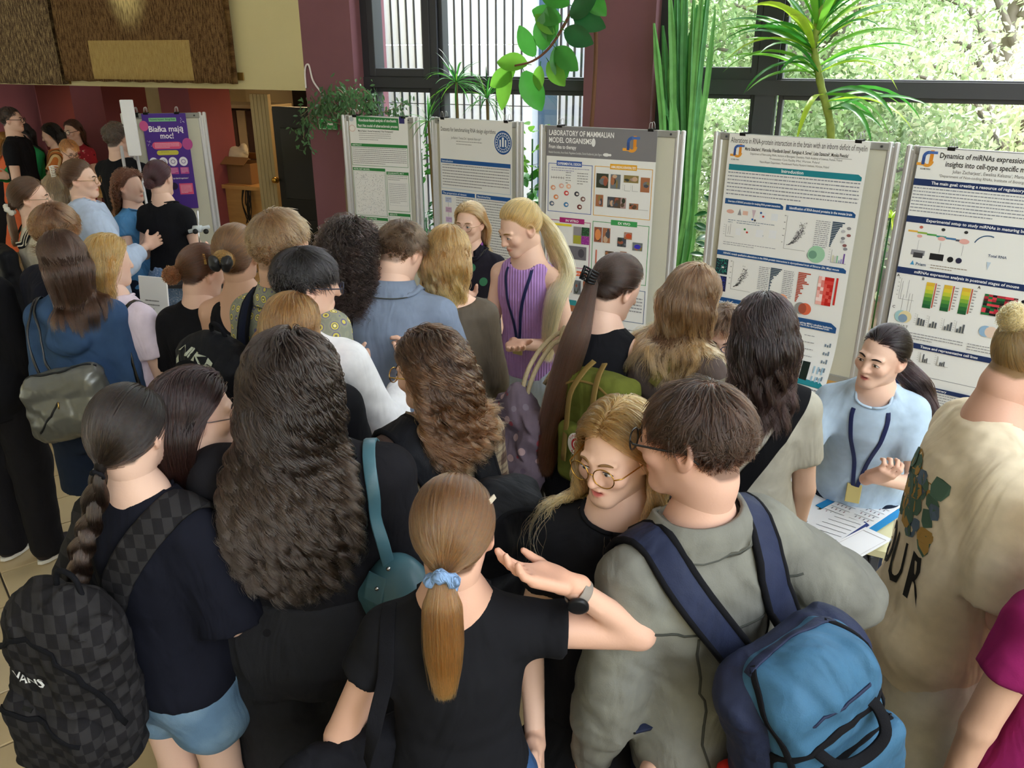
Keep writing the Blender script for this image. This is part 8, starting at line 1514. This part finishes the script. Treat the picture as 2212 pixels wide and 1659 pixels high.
# checkered backpack
P = PE['F4']; ck = cloth('checkered_canvas', '#1e1c1e', .8, .3, fscale=6, extra=pat_checker('#2e2c2d', 34)); Rb = P.T @ np.array(Matrix.Rotation(radians(10), 3, 'Y') @ Matrix.Rotation(radians(6), 3, 'X')); c = P.tp(-.06, -.235, .12); B = lambda x, y, z: c + Rb @ np.array([x, y, z])
q = localthing(P, c, 'backpack', 'black and charcoal checkered backpack hanging off the navy tee', 'backpack'); F = bag_field(P, c, Rb, (.28, .17, .48), .08, .15, .0085, 9, .010, 1); put(q, F.build('body', ck, q)); F2 = bag_field(P, B(.01, -.085, -.12), Rb, (.24, .08, .25), .04, 0, .0085, 10, .008); put(q, F2.build('front_pocket', ck, q))
zipline(q, F, [B(-.14, -.02, .0), B(-.12, -.08, .12), B(0, -.10, .2), B(.12, -.08, .12), B(.145, -.02, -.05)], blk_web, .012, 'zip'); zipline(q, F2, [B(-.12, -.12, -.03), B(0, -.14, -.01), B(.12, -.12, -.03)], blk_web, .012, 'zip')
mb = MB(); mb.strap(snap(F2, [B(-.03, -.12, .045), B(-.03, -.125, .022)], .002), [tuple(Rb @ np.array([0, -1, 0]))] * 2, .028, .002); put(q, mb.build('label_patch', mat('label_black', '#0f0f10', .5), q)); decal(q, F, B(-.03, -.10, .075), Rb @ np.array([1, 0, 0]), Rb @ np.array([0, -.1, 1]), 'VANS', .03, mat('print_white', '#d8d8d8', .6))
strap_on(P, q, [(-.03, -.15, .26), (.02, -.12, .36), (.08, -.08, .455), (.12, .0, .50), (.125, .09, .42), (.13, .12, .3)], .075, .012, ck, .010); strap_on(P, q, [(-.17, -.16, .26), (-.14, -.11, .40), (-.115, -.02, .50), (-.12, .09, .42), (-.13, .12, .3)], .075, .012, ck, .010)
loop_handle(q, B(-.03, .02, .25), B(.04, .02, .25), (0, 0, .8), blk_web, .006, 'top_handle')
# teal handbag
P = PE['F3']; tl = mat('teal_leather', '#3f6470', .42, bump=.3, bscale=60, spec=.5, var=.12); Rb = P.T @ np.array(Matrix.Rotation(radians(-35), 3, 'Z')); c = P.tp(.235, -.11, .06); B = lambda x, y, z: c + Rb @ np.array([x, y, z])
q = localthing(P, c, 'handbag', 'teal leather shoulder bag with silver hardware under the arm of the woman in black', 'bag'); F = bag_field(P, c, Rb, (.26, .11, .24), .045, .25, .008, 12, .006, 0); F.ell(B(0, 0, .13), (.07, .05, .07), Rb, .08); put(q, F.build('body', tl, q)); zipline(q, F, [B(-.02, -.07, .08), B(-.015, -.08, .0), B(-.01, -.08, -.06)], silver, .012, 'zip', silver)
strap_on(P, q, [(.215, -.12, .22), (.20, -.12, .30), (.185, -.10, .40), (.165, -.02, .49), (.165, .08, .42), (.20, .1, .28), (.24, .03, .2)], .030, .006, tl, .012)
for z in (.205, .23): mb = MB(); a = P.tp(.215, -.135, z - .02); mb.tube([a + P.T @ np.array([cos(t) * .017, 0, sin(t) * .014]) for t in np.linspace(0, 2 * pi, 17)], .0028, 6); put(q, mb.build('buckle_ring', silver, q, True))
mb = MB(); mb.ball(B(-.02, -.062, .135), .006, 8); mb.ball(P.tp(.213, -.150, .25), .006, 8); put(q, mb.build('stud', silver, q, True)); mb = MB(); mb.strap(snap(F, [B(-.03, -.06, .17), B(-.03, -.07, .13), B(-.03, -.075, .10)], .003), [tuple(Rb @ np.array([0, -1, 0]))] * 3, .055, .004); put(q, mb.build('flap_tab', tl, q)); mb = MB(); mb.strap([B(-.10, -.06, .10), B(-.115, -.08, .0), B(-.12, -.08, -.10), B(-.11, -.07, -.2)], [(0, -1, 0)] * 4, .012, .003); put(q, mb.build('hanging_strap', tl, q, True))
# tote of the ponytail girl
P = PE['F2']; tm = cloth('black_canvas', '#15151a', .5, .6); c = P.tp(-.20, -.02, -.02); Rb = P.T @ np.array(Matrix.Rotation(radians(25), 3, 'Z')); q = localthing(P, c, 'tote_bag', 'black canvas tote with thin white lettering on the ponytail girl shoulder', 'bag'); F = bag_field(P, c, Rb, (.34, .07, .38), .03, .2, .009, 14, .008); put(q, F.build('body', tm, q)); decal(q, F, c + Rb @ np.array([.07, -.05, -.02]), Rb @ np.array([1, 0, 0]), (0, 0, 1), '| le', .075, mat('print_white', '#d8d8d8'), bold=False); decal(q, F, c + Rb @ np.array([.10, -.05, -.10]), Rb @ np.array([1, 0, 0]), (0, 0, 1), 'A', .075, mat('print_white', '#d8d8d8'), bold=False)
strap_on(P, q, [(-.19, -.08, .16), (-.165, -.105, .28), (-.14, -.09, .40), (-.125, -.02, .475), (-.125, .07, .42), (-.17, .08, .28), (-.21, .04, .16)], .030, .003, tm, .006)
# olive backpack with round patch
P = PE['M11']; ol = cloth('olive_canvas', '#5f6428', .5, .4, var=.1); olb = mat('tan_leather', '#7a6230', .6, bump=.2); Rb = P.T @ np.array(Matrix.Rotation(radians(-6), 3, 'Y') @ Matrix.Rotation(radians(10), 3, 'X')); c = P.tp(-.055, -.235, .16); B = lambda x, y, z: c + Rb @ np.array([x, y, z])
q = localthing(P, c, 'backpack', 'olive canvas backpack with tan handles and a round red and white patch', 'backpack'); F = bag_field(P, c, Rb, (.28, .14, .40), .05, .1, .008, 15, .004); put(q, F.build('body', ol, q)); F2 = bag_field(P, B(0, -.075, -.075), Rb, (.23, .06, .21), .03, 0, .008, 16, .003); put(q, F2.build('front_pocket', ol, q)); zipline(q, F, [B(-.135, -.02, -.10), B(-.12, -.06, .12), B(0, -.07, .18), B(.12, -.06, .12), B(.135, -.02, -.1)], olb, .008, 'zip')
for sx in (-.06, .06): mb = MB(); mb.strap(catmull([B(sx, -.115, -.10), B(sx, -.10, .03), B(sx * .9, -.09, .13), B(sx * .6, -.05, .20), B(sx * .4, -.01, .235)], 5), [tuple(Rb @ np.array([0, -1, .5]))] * 21, .022, .005); put(q, mb.build('handle', olb, q, True))
Fb = F2; cc = B(.0, -.112, -.03)
def disc(r0, r1, m, name, off, a0=0, a1=2 * pi, dx=0, dz=0):
    n = 24; V = []; 
    for k in range(n + 1): a = a0 + (a1 - a0) * k / n; V += [cc + Rb @ np.array([dx + cos(a) * r0, 0, dz + sin(a) * r0]), cc + Rb @ np.array([dx + cos(a) * r1, 0, dz + sin(a) * r1])]
    V = snap(Fb, V, off, 4); put(q, mesh_np(name, V, [(2 * k, 2 * k + 1, 2 * k + 3, 2 * k + 2) for k in range(n)], m, q, False))
wp_, rd = mat('patch_white', '#e6e0d4', .6), mat('patch_red', '#b8252c', .6); disc(.0, .042, wp_, 'patch', .003); disc(.0, .023, rd, 'emblem', .0045); disc(.010, .014, wp_, 'emblem_curl', .0055, 1.2, 4.6, .0, .001)
for i, ch in enumerate('FJALLRAVEN'): a = radians(150 - i * 14.5); er = Rb @ np.array([cos(a), 0, sin(a)]); et = Rb @ np.array([sin(a), 0, -cos(a)]); decal(q, Fb, cc + er * .033, et, er, ch, .011, rd, 'letter', True, .0045)
for i, ch in enumerate('KANKEN'): a = radians(232 + i * 15); er = Rb @ np.array([cos(a), 0, sin(a)]); et = Rb @ np.array([-sin(a), 0, cos(a)]); decal(q, Fb, cc + er * .033, et, -er, ch, .011, rd, 'letter', True, .0045)
backstraps(P, q, cloth('olive_web', '#6a6430', .3, .5), .032, .006, (.075, .10), .36, cy=-.15)
mb = MB(); pts = [B(-.15, -.02, .05 - i * .02) for i in range(10)]
for p in pts: mb.ball(p, .004, 6)
mb.ball(B(-.155, -.02, -.20), (.022, .018, .026), 10); 
for k in range(7): mb.tube([B(-.155 + .012 * cos(k), -.02 + .012 * sin(k), -.21), B(-.155 + .018 * cos(k), -.02 + .018 * sin(k), -.245)], .003, 5)
put(q, mb.build('jellyfish_charm', mat('cream_plush', '#c9b898', .9), q, True)); mb = MB()
for k in range(8): mb.tube([B(-.15, -.02, .0), B(-.165 + .012 * cos(k), -.02 + .012 * sin(k), -.05)], .0025, 5)
put(q, mb.build('tassel', blk_web, q))
# black backpack with large grey lettering
P = PE['M4']; Rb = P.T @ np.array(Matrix.Rotation(radians(8), 3, 'Y') @ Matrix.Rotation(radians(6), 3, 'X')); c = P.tp(-.06, -.23, .22); B = lambda x, y, z: c + Rb @ np.array([x, y, z]); q = localthing(P, c, 'backpack', 'black backpack with big pale grey lettering on the patterned shirt', 'backpack'); bk = cloth('black_nylon', '#121318', .6, .4, rough=.6)
F = bag_field(P, c, Rb, (.30, .17, .46), .08, .1, .0085, 17, .005, 1); put(q, F.build('body', bk, q)); F2 = bag_field(P, B(0, -.07, -.09), Rb, (.26, .08, .24), .04, 0, .0085, 18, .004); put(q, F2.build('front_pocket', bk, q)); decal(q, F, B(-.02, -.11, .235), Rb @ np.array([.93, 0, -.2]), Rb @ np.array([.1, 0, 1]), 'NIKE', .085, mat('print_grey', '#a8ac9a', .6))
put(q, mesh_np('print', snap(F, [B(x, -.12, z + .275) for x, z in ((-.12, -.10), (-.10, -.075), (-.085, -.10), (-.03, -.115), (.045, -.07), (.05, -.075), (-.02, -.15), (-.08, -.155), (-.115, -.13))], .0022, 4), [(0, 1, 2, 3, 6, 7, 8), (3, 4, 5, 6)], mat('print_grey', '#a8ac9a'), q, False))
zipline(q, F, [B(-.14, -.02, 0), B(-.11, -.07, .13), B(0, -.09, .19), B(.11, -.07, .13), B(.14, -.02, 0)], blk_web, .014, 'zip'); backstraps(P, q, cloth('strap_navy', '#141a30', .3, .4), .055, .011, (.09, .09), .33, cy=-.15, edge=blk_web); loop_handle(q, B(-.035, .02, .22), B(.035, .02, .22), (0, -.2, 1), blk_web, .007, 'top_handle')
# silver grey bag on the hoodie
P = PE['L1']; Rb = P.T @ np.array(Matrix.Rotation(radians(-14), 3, 'Y')); c = P.tp(.0, -.20, .13); B = lambda x, y, z: c + Rb @ np.array([x, y, z]); q = localthing(P, c, 'shoulder_bag', 'shiny grey shoulder bag with a slanted zip pocket hanging on the blue hoodie', 'bag'); gb = mat('metallic_grey', '#6c6c66', .32, metal=.35, bump=.5, bscale=35, spec=.6, var=.15)
F = bag_field(P, c, Rb, (.33, .13, .27), .06, .1, .008, 19, .008); put(q, F.build('body', gb, q)); zipline(q, F, [B(-.12, -.07, -.07), B(-.04, -.075, -.01), B(.0, -.07, .03)], blackp, .008, 'zip', gold); zipline(q, F, [B(-.13, 0, .13), B(0, -.03, .145), B(.15, 0, .11)], blackp, .010, 'zip')
for dx in (0, .03): strap_on(P, q, [(-.10 + dx * 2, -.18, .22), (-.125 + dx, -.165, .32), (-.14 + dx, -.12, .43), (-.135 + dx * .6, -.02, .50), (-.14, .07, .42), (-.16, .08, .3)], .010, .006, mat('black_leather', '#15151a', .35, spec=.6), .012, 'handle')
for dx in (-.05, .03): mb = MB(); mb.tube([P.tp(-.05 + dx + cos(t) * .016, -.195, .215 + sin(t) * .016) for t in np.linspace(0, 2 * pi, 15)], .0028, 6); put(q, mb.build('ring', silver, q, True))
# rope handled drawstring bag
P = PE['M10']; Rb = P.T @ np.array(Matrix.Rotation(radians(-20), 3, 'Z') @ Matrix.Rotation(radians(10), 3, 'Y')); c = P.tp(-.245, -.10, .04); q = localthing(P, c, 'drawstring_bag', 'patterned cloth bag with thick rope handles on the long haired woman shoulder', 'bag'); fb = cloth('owl_cloth', '#6a5c66', .9, .3, fscale=5, extra=pat_spots(['#8a4048', '#7a6e78', '#a88c8c', '#5c4e5c'], 24, .33)); F = bag_field(P, c, Rb, (.28, .13, .32), .06, .25, .0085, 21, .009); F.ell(c + (0, 0, .17), (.05, .045, .07), None, .06); put(q, F.build('body', fb, q)); rope = mat('rope', '#b8a684', .9, bump=1, bscale=120, bdist=.004)
for dx in (0, .028):
    A = [P.tp(-.235 + dx * .6, -.13, .20), P.tp(-.215 + dx, -.14, .32), P.tp(-.18 + dx, -.10, .42), P.tp(-.135 + dx * .6, -.02, .48), P.tp(-.16, .06, .40), P.tp(-.22, .02, .25)]; A = np.array(catmull(A, 6)); A2 = snap(P.F, A, .012, 4); v = P.F.val(A); A2[v > .03] = A[v > .03]; mb = MB(); mb.tube(A2, .0085, 8); put(q, mb.build('rope_handle', rope, q, True))
# black backpack on the plaid shirt
P = PE['M1']; Rb = P.T @ np.array(Matrix.Rotation(radians(-10), 3, 'Y')); c = P.tp(.07, -.235, .16); B = lambda x, y, z: c + Rb @ np.array([x, y, z]); q = localthing(P, c, 'backpack', 'plain black backpack worn over the plaid shirt', 'backpack'); F = bag_field(P, c, Rb, (.28, .17, .44), .08, .15, .0085, 23, .006, 1); put(q, F.build('body', bk, q)); F2 = bag_field(P, B(0, -.08, -.09), Rb, (.24, .07, .22), .035, 0, .0085, 24, .005); put(q, F2.build('front_pocket', bk, q)); zipline(q, F, [B(-.13, -.02, 0), B(-.10, -.07, .13), B(0, -.09, .19), B(.10, -.07, .13), B(.13, -.02, 0)], blk_web, .012, 'zip'); backstraps(P, q, bk, .075, .014, (.09, .11), .28, ox=.05, cy=-.18, edge=blk_web)
# box backpack far left
P = PE['L4']; Rb = P.T; c = P.tp(-.03, -.20, .16); B = lambda x, y, z: c + Rb @ np.array([x, y, z]); q = localthing(P, c, 'backpack', 'flat black square backpack with black and white striped straps', 'backpack'); F = bag_field(P, c, Rb, (.34, .10, .48), .035, 0, .010, 25, .004); put(q, F.build('body', bk, q)); sw = cloth('striped_web', '#1a1a1e', .2, .3, extra=pat_stripe(['#1a1a1e', '#d0c8b4', '#1a1a1e'], .02)); backstraps(P, q, sw, .05, .006, (.10, .10), .42, cy=-.14); loop_handle(q, B(-.04, -.02, .24), B(.04, -.02, .24), (0, -.4, 1), mat('cream_plush', '#c9b898', .9), .008, 'top_handle')
# crossbody strap and belt patch of the grey tee
P = PE['M12']; q = localthing(P, P.tp(.0, .13, .0), 'crossbody_bag', 'black crossbody strap and bag worn across the grey tee', 'bag'); strap_on(P, q, [(.13, .04, .47), (.125, -.03, .485), (.10, -.085, .44), (.03, -.12, .32), (-.05, -.125, .18), (-.13, -.09, .04), (-.17, -.03, -.04)], .050, .004, blk_web, .006); F = bag_field(P, P.tp(-.20, .06, -.08), P.T, (.10, .20, .18), .03, 0, .01, 3, .003); put(q, F.build('body', bk, q))
mb = MB(); mb.strap(snap(P.bot, [P.tp(.015, -.14, -.035), P.tp(.075, -.13, -.035)], .003), [(0, -1, 0)] * 2, .034, .003); mb.build('belt_patch', mat('belt_leather', '#8a5a3a', .6), P.root)
# shoulder strap of the olive brown top
P = PE['M9']; q = localthing(P, P.tp(-.22, .05, .1), 'shoulder_bag', 'black leather shoulder bag strap on the olive brown top', 'bag'); strap_on(P, q, [(-.175, -.10, .12), (-.16, -.115, .25), (-.14, -.10, .37), (-.13, -.02, .47), (-.14, .07, .40), (-.2, .09, .25)], .030, .005, mat('black_leather', '#15151a'), .006); F = bag_field(P, P.tp(-.22, .0, .04), P.T, (.08, .24, .20), .03, 0, .01, 4, .003); put(q, F.build('body', mat('black_leather', '#15151a'), q))
# phone/purse of the blond girl between, lanyards
P = PE['L3']; q = localthing(P, P.tp(.20, -.0, -.05), 'shoulder_bag', 'small shiny black bag at the hip of the long blonde haired girl', 'bag'); F = bag_field(P, P.tp(.20, -.06, -.02), P.T, (.09, .14, .17), .025, 0, .01, 5, .005); put(q, F.build('body', mat('black_vinyl', '#121214', .25, spec=.7), q)); strap_on(P, q, [(.19, -.09, .07), (.16, -.10, .25), (.12, -.08, .42), (.11, .0, .49), (.12, .08, .4)], .014, .004, mat('black_vinyl', '#121214'), .006)
lan = mat('lanyard_navy', '#1b2450', .6)
for k_, pts in (('M15', [(-.05, .0, .515), (-.06, .07, .46), (-.045, .11, .38), (-.02, .13, .26), (.0, .125, .14), (.02, .13, .26), (.045, .11, .38), (.06, .07, .46), (.05, .0, .515)]), ('M14', [(-.055, .0, .515), (-.06, .08, .45), (-.05, .12, .36), (-.02, .14, .22), (.01, .14, .06), (.03, .14, .22), (.055, .12, .36), (.062, .08, .45), (.055, .0, .515)])):
    P = PE[k_]; q = localthing(P, P.tp(0, .14, .2), 'lanyard', 'navy lanyard on the ' + ('purple sleeveless top' if k_ == 'M15' else 'light blue tee'), 'lanyard'); strap_on(P, q, pts, .014, .002, lan, .004, 'ribbon', 6); mb = MB(); a = snap(P.F, [pts and P.tp(*pts[4])], .008)[0]; mb.box(a, (.05, .008, .075), None, .002); put(q, mb.build('badge', mat('badge', '#c8b878', .4), q))
# ---------------------------------------------------------------- small things worn in the hair and on wrists
def hp(P, x, y, z): return P.hc + P.Rh @ (np.array([x, y, z]) * P.s)
def scrunchie(P, tie, r, m, name='scrunchie', rr=.012):
    t = np.array(tie); n = P.Rh @ unit(t - HC); c = hp(P, *(t + unit(t - HC) * .012)); a = unit(np.cross(n, [0, 0, 1])); b_ = np.cross(n, a); mb = MB(); mb.tube([c + (a * cos(k) + b_ * sin(k)) * r for k in np.linspace(0, 2 * pi, 25)], [rr * (1 + .25 * sin(k * 5)) for k in range(25)], 8); mb.build(name, m, P.root, True)
scrunchie(PE['F2'], (-.004, -.114, -.034), .020, cloth('blue_satin_tie', '#7f9cc4', .9, .2, fscale=30, rough=.5), rr=.012); scrunchie(PE['L4'], (0, -.118, -.048), .022, cloth('white_tie', '#ddd8cc', .8), rr=.014); scrunchie(PE['M15'], (0, -.082, .072), .016, black, 'hair_tie', .005); scrunchie(PE['F7'], (0, -.104, .083), .013, black, 'hair_tie', .005); scrunchie(PE['F4'], (-.008, -.114, -.05), .013, black, 'hair_tie', .004)
def claw(P, c, m, w=.035, name='claw_clip'):
    mb = MB()
    for sd in (-1, 1):
        for k in range(5): x = (k - 2) * w * .35; mb.tube(catmull([hp(P, c[0] + sd * .004, c[1] - .032, c[2] + x), hp(P, c[0] + sd * .024, c[1] - .026, c[2] + x), hp(P, c[0] + sd * .030, c[1] - .004, c[2] + x * .9)], 4), .0035, 6)
        mb.tube([hp(P, c[0] + sd * .018, c[1] - .030, c[2] - w * .8), hp(P, c[0] + sd * .018, c[1] - .034, c[2] + w * .8)], .006, 8)
    mb.build(name, m, P.root, True)
claw(PE['L5'], (0, -.125, .055), mat('white_claw', '#d8cfc0', .3), .04); claw(PE['M10'], (.0, -.128, .01), blackp, .03)
P = PE['M5']
for sx in (-.022, .026): 
    F = Field(hp(P, sx, -.15, .0) - .06, hp(P, sx, -.15, .0) + .06, .006); F.ell(hp(P, sx, -.150, .005), (.022, .018, .032), P.Rh @ np.array(Matrix.Rotation(sx * 12, 3, 'Y'))); F.noise(.003, (90, 90, 60), 3); F.build('claw_clip', mat('black_satin', '#16171c', .4, spec=.5), P.root)
def pin(P, a, b_, m): mb = MB(); mb.strap([hp(P, *a), hp(P, *b_)], [tuple(P.Rh @ unit((np.array(a) - HC)))] * 2, .009, .004); mb.build('hair_clip', m, P.root)
pin(PE['F2'], (.072, -.02, .075), (.078, .012, .072), mat('pearl', '#d8ccb8', .3, metal=.3)); pin(PE['M6'], (.060, -.05, .085), (.082, -.045, .045), gold)
# watch
P = PE['F2']; a = P.arms[1]; w = a[2] - unit(a[4]) * .035 * P.s; q = localthing(P, w, 'wrist_watch', 'round black watch with a grey strap on the raised wrist', 'watch'); d = unit(a[4]); e1 = unit(np.cross(d, [0, 0, 1])); e2 = np.cross(d, e1); mb = MB(); mb.strap([w + (e1 * cos(k) + e2 * sin(k)) * .0275 for k in np.linspace(0, 2 * pi, 25)], [tuple(e1 * cos(k) + e2 * sin(k)) for k in np.linspace(0, 2 * pi, 25)], .020, .003); put(q, mb.build('strap', mat('watch_strap', '#8a8078', .5), q, True))
nn = unit(-e2 * .4 + e1 * 1.0) * (1 if (unit(e1) @ np.array([0, -1, 0])) > 0 else -1); mb = MB(); R_ = Matrix(np.stack([d, np.cross(nn, d), nn], 1).tolist()); mb.lathe([(.018, 0), (.020, .003), (.020, .009), (.016, .011)], w + nn * .027, 20, R_); put(q, mb.build('case', blackp, q, True))
# drinking cups
for k_, lb, col in (('L8', 'dark blue lidded cup held by the woman in the black tee', '#22307c'), ('L7', 'small black cup held near the blue satin top', '#1c1c20')):
    P = PE[k_]; sd = -1 if k_ == 'L8' else 1; a = P.arms[sd]; w = a[2] + unit(a[4]) * .07 + np.array([0, .045, 0]); q = localthing(P, w - (0, 0, .05), 'lidded_cup', lb, 'cup'); mb = MB(); mb.lathe([(.028, 0), (.036, .09), (.037, .09)], w - (0, 0, .05), 14); put(q, mb.build('cup', mat('cup_' + col, col, .4), q, True)); mb = MB(); mb.lathe([(.039, .09), (.039, .10), (.033, .112)], w - (0, 0, .05), 14); put(q, mb.build('lid', blackp, q, True))
# back print on the cream tee
P = PE['F7']; pm = mat('print_black', '#22201e', .8)
for i, ch in enumerate('OUR'): V, Fc = text_mesh(ch, True); c0_ = (-.10 + i * .095, -.17, .10); pts = snap(P.F, [P.tp(c0_[0] + v[0] * .12, c0_[1], c0_[2] + v[1] * .16) for v in V], .002, 6); mesh_np('printed_letter', pts, Fc, pm, P.root, False)
for i in range(60): 
    r_ = random.Random(i); x, z = r_.uniform(-.12, .14), r_.uniform(.24, .40); sz = r_.uniform(.012, .03); pts = snap(P.F, [P.tp(x + sz * cos(k) * 1.2, -.17, z + sz * sin(k)) for k in np.linspace(0, 5.6, 8)], .0015 + i * .00002, 5)
    if i == 0: VV, FF, MI = [], [], []
    FF.append(tuple(range(len(VV), len(VV) + 8))); VV += list(pts); MI.append(r_.randrange(3))
mesh_np('printed_picture', np.array(VV), FF, [mat('ink_green', '#4f6a5a', .8), mat('ink_ochre', '#b08a4a', .8), mat('ink_blue', '#5a6a7c', .8)], P.root, False, MI)
# denim seams of the jacket
P = PE['F1']; sm = mat('seam_grey', '#3e3f3a', .9)
for pts in ([(-.19, -.1, .36), (-.1, -.14, .345), (0, -.15, .34), (.1, -.14, .345), (.19, -.1, .36)], [(-.10, -.15, .335), (-.095, -.15, .2), (-.08, -.14, .0)], [(.10, -.15, .335), (.095, -.15, .2), (.08, -.14, .0)]):
    A = snap(P.F, np.array([P.tp(*p) for p in catmull(pts, 6)]), .0005, 5); mb = MB(); mb.tube(A, .0028, 6); mb.build('seam', sm, P.root, True)
print('script seconds', round(time.time() - T00, 1))
